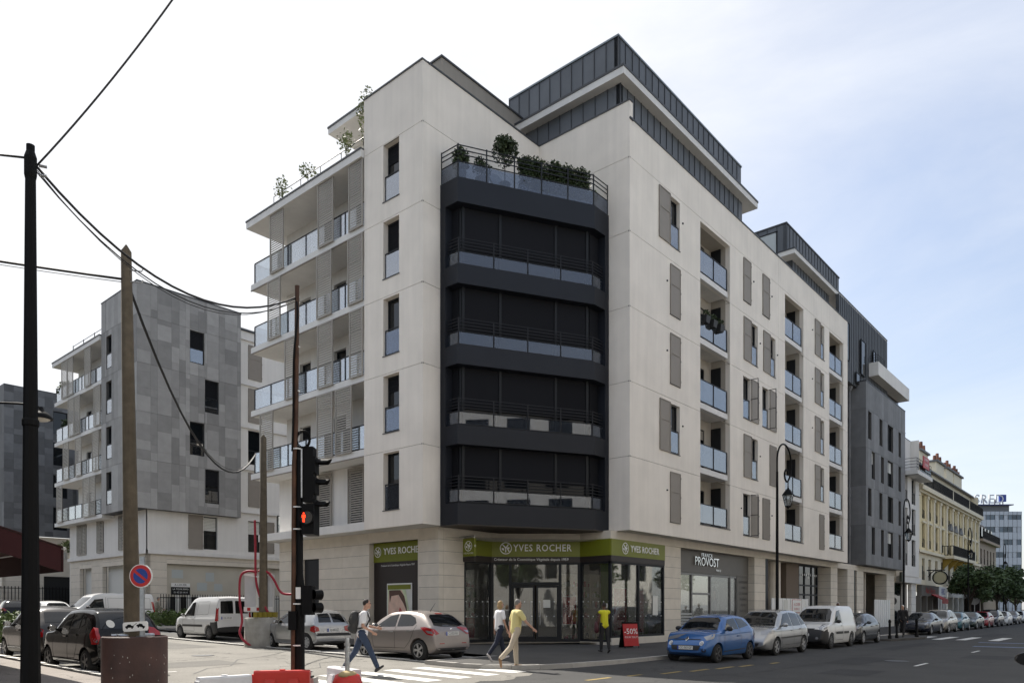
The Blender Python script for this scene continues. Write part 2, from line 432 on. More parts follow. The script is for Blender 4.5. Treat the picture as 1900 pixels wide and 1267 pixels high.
# ------------------------------------------------------------------ the white corner apartment building
FS = Frame(0, 15.86, 0)          # street facade
FTL = Frame(18.7, 0, -90)        # side-street face of the tower: a = -y
FTR = Frame(0, 20.5, 0)          # right face of the tower
FRL = Frame(25.6, 0, -90)        # left face of the street block
B1 = thing('apartment_building', 'large white corner apartment block with a dark glazed bay over the green-signed beauty shop', 'apartment building', (22.0, 18.5, 0.28))
LV = [4.83, 7.79, 10.79, 13.79, 16.79, 19.75]
G_ = .008
def banded(F, a0, a1, levels, holes, depth=.28, splits=(), m=M_WALL, name='wall_panel', rmi=None):
    edges = [a0, *splits, a1]
    for i in range(len(levels) - 1):
        for j in range(len(edges) - 1):
            k = MB(); k.wall(F, edges[j] + (G_ if j else 0), edges[j + 1] - (G_ if j + 2 < len(edges) else 0), levels[i] + (G_ if i else 0), levels[i + 1] - (G_ if i + 2 < len(levels) else 0), holes, depth, ends=(j > 0, j < len(edges) - 2))
            k.build(name, m, B1 if F in (FS, FTL, FTR, FRL) else None)
    k = MB()
    for z in levels[1:-1]:
        xs = sorted([a0] + [v for h in holes if h[2] < z < h[3] for v in h[:2]] + [a1])
        for q in range(0, len(xs) - 1, 2): k.fbox(F, xs[q], xs[q + 1], -.06, -.025, z - .03, z + .03)
    for a in splits: k.fbox(F, a - .03, a + .03, -.059, -.026, levels[0], levels[-1])
    k.build('panel_joint', M_JOINT, B1)

# --- street facade openings
def wz(k): return 5.45 + 3 * k, 7.58 + 3 * k
winS = []      # (a0, a1, k)
shutS = []     # (a0, a1, k, ribbed)
for k in range(5):
    winS.append((28.87, 29.76, k)); winS.append((48.05, 48.83, k) if k else (47.87, 48.72, k))
shutS += [(27.9, 28.86, 4, 0), (28.87, 29.76, 3, 0), (28.87, 29.76, 2, 0), (27.96, 28.86, 1, 0), (28.87, 29.76, 0, 0)]
shutS += [(47.05, 48.02, k, 0) for k in (4, 3, 2, 1)] + [(47.87, 48.72, 0, 1)]
winS += [(36.47, 37.38, 4), (38.93, 39.86, 4), (37.45, 38.32, 3), (39.98, 40.76, 3), (36.47, 37.4, 2), (38.93, 39.8, 2), (37.5, 38.32, 1), (39.9, 40.82, 1), (36.47, 37.4, 0), (38.93, 39.86, 0)]
shutS += [(36.47, 37.38, 4, 0), (38.93, 39.86, 4, 0), (36.5, 37.43, 3, 0), (39.02, 39.96, 3, 0), (37.46, 38.36, 2, 0), (39.9, 40.8, 2, 0), (36.5, 37.46, 1, 0), (39.9, 40.82, 1, 1), (37.46, 38.36, 0, 1), (38.93, 39.86, 0, 1)]
logS = [(31.72, 34.9), (42.16, 45.1), (49.8, 52.66)]
holesS = [(a0, a1, *wz(k)) for a0, a1, k in winS] + [(a0, a1, 5.6, 19.58) for a0, a1 in logS]
LVS = LV[:5] + [19.74, 21.30]
banded(FS, 25.6, 53.58, LVS, holesS, .24, splits=(41.2,))
for a0, a1, k in winS:
    z0, z1 = wz(k)
    window(B1, FS, a0, a1, z0, z1, -.235, guard=1.02, gglass=M_LGLASS, gbars=0, gb=.15)
    MB().fbox(FS, a0 - .02, a1 + .02, -.22, .03, z0 - .035, z0 - .004).build('sill', M_COPING, B1)
for a0, a1, k, rb in shutS:
    z0, z1 = wz(k)
    inst('shutter', shutter_mesh(a1 - a0, z1 - z0 + .06, bool(rb)), B1, FS.p(a0, .006, z0 - .02), FS.ang)
    if not any(abs(a0 - w[0]) < .05 and w[2] == k for w in winS):
        pass
# perforated side leaf of the opened shutters swung to the right
for a0, a1, k in ((36.47, 37.4, 2), (38.93, 39.8, 2), (36.47, 37.4, 0)):
    z0, z1 = wz(k); g = MB(); a = a1 - .03
    for q in (z0, (z0 + z1) / 2, z1 - .03): g.fbox(FS, a - .02, a + .0, .02, .42, q, q + .03)
    g.fbox(FS, a - .02, a, .40, .43, z0, z1); g.build('shutter_stay', M_FRAME, B1)
dots = MB()
for a, k in ((30.0, 4), (28.6, 3), (28.6, 2), (30.0, 1), (28.6, 0), (37.75, 4), (40.2, 4), (38.6, 3), (41.0, 3), (38.6, 1), (36.2, 0), (40.2, 0), (46.6, 4), (46.6, 3), (46.6, 2)):
    dots.fbox(FS, a - .03, a + .03, 0, .05, 6.75 + 3 * k, 6.81 + 3 * k)
dots.build('shutter_catch', M_FRAME, B1)
# --- loggias: recess, slabs, doors, glass guards
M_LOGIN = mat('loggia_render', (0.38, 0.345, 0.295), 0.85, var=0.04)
for li, (a0, a1) in enumerate(logS):
    c = MB(); dep = 1.0
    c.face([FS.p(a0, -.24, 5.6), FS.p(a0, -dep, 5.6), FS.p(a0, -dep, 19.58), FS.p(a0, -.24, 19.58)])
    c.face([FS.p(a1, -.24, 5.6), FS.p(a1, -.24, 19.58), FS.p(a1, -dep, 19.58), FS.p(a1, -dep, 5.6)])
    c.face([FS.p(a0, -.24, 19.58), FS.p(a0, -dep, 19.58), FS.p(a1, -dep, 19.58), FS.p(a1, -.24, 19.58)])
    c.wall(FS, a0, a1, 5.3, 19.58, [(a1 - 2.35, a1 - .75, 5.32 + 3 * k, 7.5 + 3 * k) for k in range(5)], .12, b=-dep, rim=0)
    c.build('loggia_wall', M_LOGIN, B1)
    for k in range(5):
        zf = 5.23 + 3 * k
        if k: MB().fbox(FS, a0 + .002, a1 - .25, -dep + .01, -.012, zf - .26, zf).build('loggia_slab', M_SLAB, B1)
        else: MB().fbox(FS, a0 + .002, a1 - .002, -dep + .01, -.25, zf, zf + .1).build('loggia_slab', M_SLAB, B1)
        window(B1, FS, a1 - 2.35, a1 - .75, zf + .09, zf + 2.27, -dep - .1, leaves=2, blind=[0, .2, 0, .35, .5][(k + li) % 5], blindm=M_TAUPE2)
        MB().fbox(FS, a1 - .06, a1 - .004, -dep + .02, -.48, zf + .005, zf + 2.45).build('privacy_screen', M_FRAME, B1)
        gm = M_LGLASS
        r_ = glass_rail(B1, FS, a0 + .02, a1 - .27, zf + (.05 if k else .4), 1.08 if k else .95, -.06, step=1.5, gm=gm)
        if k == 0:
            MB().fbox(FS, a0 - .02, a1 + .02, -.1, .03, 5.56, 5.595).build('sill', M_COPING, B1)
# --- tower
holesTL = [(-22.76, -21.82, 5.5 + 3 * k, 7.72 + 3 * k) for k in range(5)]
LVT = LV + [22.0]
banded(FTL, -23.95, -20.5, LVT, holesTL, .32)
for k in range(5):
    z0 = 5.5 + 3 * k
    window(B1, FTL, -22.76, -21.82, z0, z0 + 2.22, -.31, guard=1.0, gglass=M_LGLASS if k > 2 else M_BAYGLASS, gb=.2, blind=[.0, .25, 0, .5, .3][k], blindm=M_BLIND)
    MB().fbox(FTL, -22.79, -21.79, -.3, .03, z0 - .035, z0 - .004).build('sill', M_COPING, B1)
bayhole = [(19.6, 25.6, 4.0, 17.72)]
banded(FTR, 18.7, 25.6, LVT, bayhole, .2)
banded(FRL, -20.5, -15.86, LVT, [(-20.6, -16.85, 4.0, 17.72)], .2)
# hidden sides so that the block is closed from other viewpoints
cl = MB()
cl.face([(18.7, 23.95, 4.83), (20.2, 23.95, 4.83), (20.2, 23.95, 22), (18.7, 23.95, 22)])
cl.face([(53.58, 15.9, 4.83), (53.58, 30, 4.83), (53.58, 30, 21.3), (53.58, 15.9, 21.3)])
cl.build('side_wall', M_WALL, B1)
# soffit and roofs
so = MB()
so.face([(18.7, 20.5, 4.835), (25.6, 20.5, 4.835), (25.6, 24, 4.835), (18.7, 24, 4.835)])
so.face([(25.6, 15.86, 4.835), (53.58, 15.86, 4.835), (53.58, 20.5, 4.835), (25.6, 20.5, 4.835)])
so.build('soffit', M_WHITE, B1)
rf = MB(); rf.plan([(18.9, 20.7), (25.8, 20.7), (25.8, 16.06), (53.5, 16.06), (53.5, 30), (20.2, 31.8), (20.2, 24), (18.9, 24)], 19.9, 20.0)
rf.build('roof', M_COPING, B1)
cp = MB()
cp.fbox(FTL, -23.97, -20.48, -.25, .035, 22.0, 22.06); cp.fbox(FTR, 18.95, 25.57, -.25, .035, 22.0, 22.06)
cp.fbox(FRL, -20.46, -16.06, -.25, .03, 22.0, 22.06); cp.fbox(FS, 25.7, 53.6, -.3, .035, 21.30, 21.36)
cp.fbox(FRL, -16.06, -15.83, -.22, .03, 22.0, 22.05); cp.fbox(FRL, -15.86, -15.80, -.25, .03, 21.26, 21.32)
cp.build('coping', M_COPING, B1)
MB().box(25.606, 25.85, 15.865, 16.06, 21.36, 21.995).build('parapet_end', M_WALL, B1)
# taupe plant room behind the tower, terrace level on the side street
MB().box(21.6, 30, 22.5, 26.5, 20.0, 24.68).build('roof_room', M_TAUPE2, B1)
MB().box(21.55, 30.05, 22.45, 26.55, 24.68, 24.76).build('coping', M_COPING, B1)

# --- balconies along the side street
FB = Frame(20.2, 0, -90)
FBB = Frame(19.8, 0, -90)
def dz(k): return 5.07 + 3 * k
doorsB = [(-30.75, -29.85), (-28.05, -27.15), (-25.6, -24.7)]
hB = [(d0, d1, dz(k) + .05, dz(k) + 2.2) for d0, d1 in doorsB for k in (1, 2, 3, 4)]
k_ = MB(); k_.wall(FB, -31.85, -23.95, 7.8, 20.0, hB, .25); k_.build('balcony_wall', M_WHITE, B1)
for d0, d1 in doorsB:
    for k in (1, 2, 3, 4): window(B1, FB, d0, d1, dz(k) + .05, dz(k) + 2.2, -.24, leaves=1, transom=None, blind=[0, .4, 0, .25][(k + int(d0)) % 4], blindm=M_BLIND)
k_ = MB(); k_.face([(20.2, 31.85, 4.83), (28, 31.85, 4.83), (28, 31.85, 20), (20.2, 31.85, 20)]); k_.build('end_wall', M_WHITE, B1)
for k in (1, 2, 3, 4):
    MB().box(18.72, 20.25, 23.96, 32.57, dz(k) - .26, dz(k)).build('balcony_slab', M_SLAB, B1)
    k_ = MB(); k_.box(20.25, 22.5, 31.86, 32.57, dz(k) - .26, dz(k)); k_.build('balcony_slab', M_SLAB, B1)
    MB().box(18.70, 18.76, 23.96, 32.57, dz(k) - .30, dz(k) - .262).build('screen_track', M_TAUPE, B1)
    glass_rail(B1, Frame(18.86, 0, -90), -32.45, -23.98, dz(k) + .02, 1.02, 0, step=1.4)
    glass_rail(B1, Frame(0, 32.45, 180), -22.4, -18.86, dz(k) + .02, 1.02, 0, step=1.7)
k_ = MB(); k_.box(18.55, 20.25, 23.96, 32.7, 19.72, 20.02); k_.box(20.25, 24, 31.86, 32.7, 19.72, 20.02); k_.build('roof_slab', M_SLAB, B1)
k_ = MB(); k_.box(18.52, 18.75, 23.96, 32.73, 20.02, 20.09); k_.box(19.0, 19.12, 23.96, 31.3, 20.02, 20.33); k_.build('gutter_edge', M_COPING, B1)
k_ = MB(); k_.box(19.12, 19.35, 23.96, 31.2, 20.02, 20.48); k_.build('terrace_kerb', M_SLAB, B1)
k_ = MB(); k_.tube([(19.1, 24.0, 20.95), (19.1, 31.2, 20.95)], .018, 6)
for y in (24.5, 26, 27.5, 29, 30.5, 31.2): k_.tube([(19.1, y, 20.3), (19.1, y, 20.95)], .015, 5)
k_.build('terrace_rail', M_RAIL, B1)
k_ = MB(); k_.box(20.0, 24, 24.3, 28.2, 23.05, 23.30); k_.build('penthouse_roof', M_SLAB, B1)
k_ = MB(); k_.box(19.97, 24, 24.3, 28.23, 23.30, 23.38); k_.build('coping', M_COPING, B1)
k_ = MB(); k_.wall(Frame(21.4, 0, -90), -28, -22.4, 20, 23.05, [(-26.6, -24.6, 20.2, 22.5)], .15); k_.build('penthouse_wall', M_WHITE, B1)
window(B1, Frame(21.4, 0, -90), -26.6, -24.6, 20.2, 22.5, -.14, leaves=2)
SCR = {4: [(30.79, 29.68), (27.04, 25.95), (24.9, 23.98)], 3: [(30.99, 29.94), (27.14, 26.08), (24.95, 23.98)], 2: [(29.58, 28.55), (27.08, 25.98), (24.85, 23.98)], 1: [(31.66, 30.55), (27.12, 25.99), (25.81, 24.7)]}
for k, l in SCR.items():
    for y0, y1 in l: louvre_screen(B1, FTL, -y0, -y1, dz(k) - .04, dz(k) + 2.68, .02)
# first floor and ground floor of the side street
h1 = [(-26.5, -25.3, 5.3, 7.6), (-28.8, -27.8, 5.3, 7.6)]
k_ = MB(); k_.wall(FBB, -31.85, -23.95, 5.2, 7.8, h1, .25); k_.build('first_floor_wall', M_WHITE, B1)
for h in h1: window(B1, FBB, *h, -.24, leaves=2, blind=.4, blindm=M_BLIND)
for y0, y1 in ((26.35, 25.25), (28.47, 27.55)): louvre_screen(B1, FBB, -y0, -y1, 5.22, 7.7, .08)
MB().box(18.95, 19.85, 23.96, 32.3, 4.86, 5.2).build('canopy_slab', M_SLAB, B1)
MB().box(19.85, 22, 31.86, 32.3, 4.86, 5.2).build('canopy_slab', M_SLAB, B1)
glass_rail(B1, Frame(0, 32.2, 180), -21.6, -19.9, 5.2, 1.0, 0, step=1.6)

# --- ground floor: stone courses
FG = Frame(19.8, 0, -90); FGR = Frame(0, 20.8, 0); FGS = Frame(0, 16.5, 0)
def courses(F, a0, a1, z0, z1, b=0, dep=.25, h=.465, jn=(), parent=B1, m=M_STONE, par=.0):
    n = max(1, round((z1 - z0) / h)); hh = (z1 - z0) / n; xs = [a0, *jn, a1]
    for i in range(n):
        for j in range(len(xs) - 1):
            piece('stone_course', parent, F, xs[j] + (.004 if j else 0), xs[j + 1] - (.004 if j < len(xs) - 2 else 0), b - dep, b, z0 + i * hh + (.006 if i else 0), z0 + (i + 1) * hh - .006, m)
    MB().fbox(F, a0 + .01, a1 - .01, b - dep - .04, b - .02, z0, z1 - .02).build('wall_core', M_JOINT, parent)
GZT = 0.2
courses(FG, -31.85, -29.85, GZT, 4.86); courses(FG, -28.62, -25.05, GZT, 4.86, jn=(-26.9,)); courses(FG, -29.85, -28.62, 3.95, 4.86)
courses(FG, -25.05, -21.95, 4.42, 4.86); courses(FG, -21.95, -20.8, GZT, 4.83, jn=())
MB().fbox(FG, -29.85, -28.62, -.14, -.08, GZT, 3.95).build('service_door', M_FRAME, B1)
piece('notice', B1, FG, -29.5, -29.2, -.08, -.072, 1.2, 1.95, M_WHITEPAINT)
courses(FGR, 19.8 + .26, 21.2, GZT, 4.83, dep=.3)
k_ = MB(); k_.wall(Frame(19.8, 31.85, 180), -22, -19.8, 0.2, 4.86, [], .1, rim=0); k_.build('end_wall', M_STONE, B1)
# street side pillars and lintel
PILL = [(29.54, 31.05), (39.43, 40.92), (52.12, 53.50)]
for a0, a1 in PILL: courses(FGS, a0, a1, .24, 4.50, dep=.9)
MB().fbox(FGS, 25.61, 53.58, -.9, .0, 4.505, 4.833).build('lintel_beam', M_STONE, B1)
shop_front_poly = [(21.2, 20.8), (22.8, 20.8), (25.2, 18.0), (25.2, 16.5)]
k_ = MB()
k_.plan([(21.2, 20.8), (22.8, 20.8), (25.2, 18.0), (25.2, 16.5), (25.606, 16.5), (25.606, 18.15), (22.95, 21.2), (21.2, 21.2)], 4.50, 4.832); k_.build('lintel_beam', M_STONE, B1)

# --- dark bay
def baypoly(o=0.0, inx=0.0):
    """plan of the bay face, moved inwards by o"""
    A = Vector((19.6, 20.5)); Bq = Vector((19.6, 19.57)); Cq = Vector((24.57, 16.85)); D = Vector((25.6, 16.85))
    d = (Cq - Bq).normalized(); nrm = Vector((-d.y, d.x))
    # offset lines
    B2 = Vector((19.6 + o, 0)); t = ((19.6 + o) - (Bq.x + nrm.x * o)) / d.x; B2 = Bq + nrm * o + d * t
    t = ((16.85 + o) - (Bq.y + nrm.y * o)) / d.y; C2 = Bq + nrm * o + d * t
    return [(19.6 + o, 20.5), (B2.x, B2.y), (C2.x, C2.y), (25.6, 16.85 + o)]
def bayband(z0, z1, o0=0.0, o1=.3):
    out, inn = baypoly(o0), baypoly(o1)
    return MB().plan(out + inn[::-1], z0, z1)
bands = [(4.82, 5.62), (7.80, 8.52), (10.78, 11.50), (13.78, 14.50), (16.80, 17.72)]
for z0, z1 in bands: bayband(z0, z1, 0, .62).build('spandrel', M_BAY, B1)
k_ = MB(); k_.plan(baypoly(.012) + [(25.6, 20.5)], 4.79, 4.815); k_.build('bay_soffit', mat('bay_soffit_boards', (0.09, 0.075, 0.062), .7), B1)
k_ = MB(); k_.plan(baypoly(.02) + [(25.6, 20.5)], 17.55, 17.6); k_.build('terrace_floor', M_COPING, B1)
k_ = MB()
k_.plan([(19.597, 20.497), (19.597, 20.22), (19.95, 20.22), (19.95, 20.497)], 5.6, 16.82); k_.build('bay_jamb', M_BAY, B1); k_ = MB(); k_.plan([(25.597, 16.847), (25.33, 16.847), (25.33, 17.2), (25.597, 17.2)], 5.6, 16.82)
k_.build('bay_jamb', M_BAY, B1)
inner = baypoly(.45); FD = None
def seg_frame(p, q):
    return Frame(p[0], p[1], math.degrees(math.atan2(q[1] - p[1], q[0] - p[0]))), (Vector(q) - Vector(p)).length
segs = [seg_frame(inner[i], inner[i + 1]) for i in range(3)]
railp = baypoly(.12); rsegs = [seg_frame(railp[i], railp[i + 1]) for i in range(3)]
for k in range(4):
    z0 = [5.62, 8.52, 11.5, 14.5][k]; z1 = [7.8, 10.78, 13.78, 16.8][k]
    low = [1.0, .72, .66, .70][k]
    for si, (F, ln) in enumerate(segs):
        parts = [0, ln] if si != 1 else [0, ln * .29, ln * .73, ln]
        for j in range(len(parts) - 1):
            w = window(B1, F, parts[j] + .02, parts[j + 1] - .02, z0, z1, 0, leaves=1 if parts[j + 1] - parts[j] < 1.6 else 2, glass=M_BAYWIN)
            wd = parts[j + 1] - parts[j] - .04
            key = ('rb', round(wd, 2), k)
            if key not in KIT: KIT[key] = MB().box(.03, wd - .03, -.1, -.085, low, z1 - z0 - .01).mesh('blind', M_BLIND)
            sub('blind', KIT[key], w)
        if si == 1:
            for a in (.05, ln * .29, ln * .73, ln - .05): piece('mullion', B1, F, a - .05, a + .05, 0, .14, z0, z1, M_FRAME)
    for si, (F, ln) in enumerate(rsegs):
        g = MB(); n = [1, 4, 1][si]
        e0 = .2 if si == 0 else 0.0; e1 = ln - (.2 if si == 2 else 0)
        for zz in (1.02, .90, .78, .66, .54): g.fbox(F, e0, e1, -.012, .012, z0 + zz - .013, z0 + zz + .013)
        for i in range(n + 1):
            a = e0 + (e1 - e0) * i / n; g.fbox(F, a - .02, a + .02, -.02, .02, z0, z0 + 1.04)
        g.fbox(F, e0, e1, -.014, .014, z0 + .04, z0 + .07)
        rl = g.build('railing', M_RAIL, B1)
        for i in range(n):
            p0 = e0 + (e1 - e0) * i / n + .03; p1 = e0 + (e1 - e0) * (i + 1) / n - .03
            if p1 - p0 > .1:
                gp = MB(); gp.fbox(F, p0, p1, -.004, .004, z0 + .075, z0 + .5); gp.build('glass_pane', M_BAYGLASS, rl)
for q_ in inner[1:3]: MB().lathe([(.07, 5.6), (.07, 16.9)], 8, 0, (q_[0], q_[1], 0)).build('corner_post', M_FRAME, B1)
# bay interiors are closed by the windows; railing of the bay terrace on top
tr = baypoly(.06)
for si in range(3):
    F, ln = seg_frame(tr[si], tr[si + 1]); g = MB(); n = [1, 5, 1][si]
    for zz in (1.22, 1.05, .88): g.fbox(F, 0, ln, -.014, .014, 17.72 + zz - .015, 17.72 + zz + .015)
    g.fbox(F, 0, ln, -.014, .014, 17.72 + .6, 17.72 + .63)
    for i in range(n + 1):
        a = ln * i / n; g.fbox(F, a - .022, a + .022, -.02, .02, 17.72, 17.72 + 1.26)
    rl = g.build('railing', M_RAIL, B1)
    for i in range(n):
        gp = MB(); gp.fbox(F, ln * i / n + .03, ln * (i + 1) / n - .03, -.004, .004, 17.76, 17.72 + .58); gp.build('glass_pane', M_BAYGLASS, rl)

# --- zinc penthouses
def zinc(F, a0, a1, z0, z1, parent, b=0, w=.62, m=M_ZINC, nm='zinc_panel', phase=0.0):
    n = max(1, round((a1 - a0) / w)); ww = (a1 - a0) / n
    MB().fbox(F, a0, a1, b - .2, b - .02, z0, z1).build('zinc_backing', m, parent)
    s = MB()
    for i in range(n):
        piece(nm, parent, F, a0 + i * ww + .006, a0 + (i + 1) * ww - .006, b - .03, b, z0 + .002, z1 - .002, m)
        s.fbox(F, a0 + i * ww - .012, a0 + i * ww + .012, b - .02, b + .035, z0 + .003, z1 - .003)
    s.build('standing_seam', M_COPING if m is M_ZINC else m, parent)
zinc(Frame(26.7, 0, -90), -24, -17.0, 20.6, 23.8, B1, w=.66)
zinc(Frame(0, 17.0, 0), 26.7, 38.95, 20.6, 23.8, B1, w=.56)
MB().box(26.28, 40.05, 16.58, 24.2, 23.80, 24.10).build('roof_slab', M_SLAB, B1)
MB().box(26.25, 40.08, 16.55, 24.2, 24.10, 24.20).build('roof_edge', M_COPING, B1)
zinc(Frame(27.0, 0, -90), -23.45, -17.3, 24.2, 26.08, B1, w=.62)
zinc(Frame(0, 17.3, 0), 27.0, 39.5, 24.2, 26.08, B1, w=.56)
k_ = MB(); k_.box(26.95, 27.2, 17.25, 23.45, 26.08, 26.16); k_.box(27.2, 39.5, 17.25, 17.5, 26.08, 26.16); k_.build('coping', mat('light_zinc_edge', (.19, .22, .24), .4, metal=.4), B1)
MB().box(27.2, 39.48, 17.5, 23.45, 25.9, 26.0).build('roof', M_COPING, B1)
MB().box(39.3, 39.5, 17.5, 23.4, 24.2, 26.0).build('zinc_backing', M_ZINC, B1)
MB().box(38.75, 38.93, 17.3, 24, 20.6, 23.8).build('zinc_backing', M_ZINC, B1)
for a0, a1 in ((29.4, 30.4), (33.5, 34.6), (37.0, 37.8)):
    window(B1, Frame(0, 17.0, 0), a0, a1, 21.2, 22.62, .06)
# second penthouse
zinc(Frame(0, 17.1, 0), 46.6, 53.6, 20.6, 23.45, B1, w=.5)
zinc(Frame(46.6, 0, -90), -22, -17.1, 20.6, 23.45, B1, w=.6)
MB().box(45.75, 66.6, 16.62, 22, 23.45, 23.72).build('roof_slab', M_SLAB, B1)
MB().box(45.72, 66.63, 16.59, 22, 23.72, 23.80).build('roof_edge', M_COPING, B1)
zinc(Frame(0, 17.3, 0), 46.2, 56.4, 23.8, 25.65, B1, w=.56)
zinc(Frame(46.2, 0, -90), -21.5, -17.3, 23.8, 25.65, B1, w=.62)
MB().box(46.15, 56.45, 17.25, 21.5, 25.65, 25.73).build('coping', M_COPING, B1)
MB().box(46.25, 56.35, 17.35, 21.45, 25.5, 25.64).build('roof', M_COPING, B1)
MB().box(56.2, 56.4, 17.3, 21.5, 23.8, 25.65).build('zinc_backing', M_ZINC, B1)
k_ = MB(); k_.box(42.5, 42.54, 16.5, 21.0, 21.4, 23.4); k_.build('terrace_screen', mat('frosted_glass', (.62, .68, .70), .35), B1)
k_ = MB(); k_.box(42.48, 42.56, 16.42, 16.5, 21.3, 23.45); k_.box(42.48, 42.56, 16.42, 21.0, 23.4, 23.46); k_.build('screen_frame', M_FRAME, B1)
for a0, a1 in ((47.8, 48.9), (51.6, 52.6)): window(B1, Frame(0, 17.1, 0), a0, a1, 21.2, 22.5, .06)
# ------------------------------------------------------------------ ground
def road_mat(name, col, cracks=True, patch=0.14):
    m = mat(name, col, 0.85, var=patch, scale=0.7, bump=0.25, bscale=90, spec=.3)
    nt = m.node_tree; L = nt.links; b = nt.nodes['Principled BSDF']
    src = b.inputs['Base Color'].links[0].from_socket
    geo = nt.nodes.new('ShaderNodeNewGeometry')
    n = nt.nodes.new('ShaderNodeTexNoise'); n.inputs['Scale'].default_value = 55; n.inputs['Detail'].default_value = 3
    L.new(geo.outputs['Position'], n.inputs['Vector'])
    r_ = nt.nodes.new('ShaderNodeMapRange'); r_.inputs[1].default_value = .35; r_.inputs[2].default_value = .65; r_.inputs[3].default_value = .72; r_.inputs[4].default_value = 1.28
    L.new(n.outputs['Fac'], r_.inputs[0])
    fac = r_.outputs[0]
    if cracks:
        v = nt.nodes.new('ShaderNodeTexVoronoi'); v.feature = 'DISTANCE_TO_EDGE'; v.inputs['Scale'].default_value = .17
        nz = nt.nodes.new('ShaderNodeTexNoise'); nz.inputs['Scale'].default_value = 1.6; nz.inputs['Detail'].default_value = 5
        ms = nt.nodes.new('ShaderNodeVectorMath'); ms.operation = 'SCALE'; ms.inputs['Scale'].default_value = 1.3
        ad_ = nt.nodes.new('ShaderNodeVectorMath'); ad_.operation = 'ADD'
        L.new(geo.outputs['Position'], nz.inputs['Vector']); L.new(nz.outputs['Color'], ms.inputs[0]); L.new(ms.outputs[0], ad_.inputs[0]); L.new(geo.outputs['Position'], ad_.inputs[1])
        L.new(ad_.outputs[0], v.inputs['Vector'])
        r2 = nt.nodes.new('ShaderNodeMapRange'); r2.inputs[1].default_value = 0.0; r2.inputs[2].default_value = .006; r2.inputs[3].default_value = .45; r2.inputs[4].default_value = 1
        L.new(v.outputs['Distance'], r2.inputs[0])
        mm = nt.nodes.new('ShaderNodeMath'); mm.operation = 'MULTIPLY'; L.new(fac, mm.inputs[0]); L.new(r2.outputs[0], mm.inputs[1]); fac = mm.outputs[0]
    cb = nt.nodes.new('ShaderNodeCombineColor')
    for k in range(3): L.new(fac, cb.inputs[k])
    mx = nt.nodes.new('ShaderNodeMix'); mx.data_type = 'RGBA'; mx.blend_type = 'MULTIPLY'; mx.inputs['Factor'].default_value = 1
    L.new(src, mx.inputs[6]); L.new(cb.outputs[0], mx.inputs[7]); L.new(mx.outputs[2], b.inputs['Base Color'])
    return m
M_ROAD = road_mat('street_asphalt', (0.050, 0.0495, 0.049))
M_ROAD2 = road_mat('worn_light_asphalt', (0.185, 0.176, 0.158))
M_PAVE = road_mat('pavement_asphalt', (0.072, 0.069, 0.065), cracks=False)
M_PAVE2 = road_mat('left_pavement_asphalt', (0.23, 0.205, 0.185), cracks=True)
M_KERB = mat('kerb_granite', (0.36, 0.345, 0.32), 0.8, var=.1, scale=4, rnd=.08, bump=.15)
M_MARK = mat('road_marking_white', (0.62, 0.615, 0.59), 0.7, var=.22, scale=3.5)
M_MARKY = mat('road_marking_yellow', (0.26, 0.19, 0.06), 0.75, var=.3, scale=3)
M_MARKB = mat('road_marking_blue', (0.10, 0.14, 0.24), 0.75, var=.2, scale=3)
def sheet(name, poly, m, dz_=0.0, step=4.0):
    """ground sheet that follows the rise of the side street"""
    xs = [p[0] for p in poly]; ys = [p[1] for p in poly]
    k = MB()
    if len(poly) == 4 and abs(poly[0][1] - poly[1][1]) < 1e-6 and abs(poly[1][0] - poly[2][0]) < 1e-6:
        x0, x1, y0, y1 = min(xs), max(xs), min(ys), max(ys); cuts = sorted({y0, y1, *[v for v in (10.2,) if y0 < v < y1]})
        for a, b in zip(cuts, cuts[1:]):
            k.face([(x0, a, ramp_z(a) + dz_), (x1, a, ramp_z(a) + dz_), (x1, b, ramp_z(b) + dz_), (x0, b, ramp_z(b) + dz_)])
    else:
        k.face([(x, y, ramp_z(y) + dz_) for x, y in poly])
    o = k.build(name, m, None, recalc=False); o['kind'] = 'structure'; return o
sheet('ground', [(-400, -400), (900, -400), (900, 420), (-400, 420)], M_ROAD, -.012)
sheet('main_street', [(-60, -3), (420, -3), (420, 12.0), (-60, 12.0)], M_ROAD, 0)
_r = random.Random(4); sheet('side_street', [(6.3, 11.2)] + [(6.9 + i * .45, 11.45 + _r.uniform(-.22, .22) + (.25 if i % 5 == 2 else 0)) for i in range(17)] + [(14.62, 11.9), (14.62, 150), (6.3, 150)], M_ROAD2, .004)
# corner pavement, with the rounded corner and parking bay along the side street
corner = [(14.35, 15.5), (14.32, 14.4), (14.5, 13.6), (15.0, 12.95), (15.7, 12.52), (16.8, 12.26), (18.8, 12.05), (20.5, 12.0)]
kp = .115
pv = MB(); H = lambda x, y, d=kp: (x, y, ramp_z(y) + d)
pv.face([H(x, y) for x, y in corner + [(53.4, 12.0), (53.4, 16.4), (25.2, 16.4), (25.2, 18.1), (22.8, 20.9), (19.6, 20.9), (17.3, 20.9), (17.3, 15.5)]])
pv.face([H(x, y) for x, y in [(17.3, 20.9), (19.9, 20.9), (19.9, 46), (17.3, 46)]])
struct(pv, 'pavement', M_PAVE)
pv = MB(); pv.face([H(x, y) for x, y in [(53.4, 12.0), (300, 12.0), (300, 18.5), (53.4, 18.5)]]); struct(pv, 'far_pavement', M_PAVE)
sheet('parking_bay', [(14.8, 15.5), (17.25, 15.5), (17.25, 46), (14.8, 46)], M_PAVE, .02)
kb = MB()
KER = struct(kb.box(14.36, 14.37, 15.5, 15.51, .05, .06), 'kerb', M_KERB)
ORG[KER.name] = Vector((0, 0, 0))
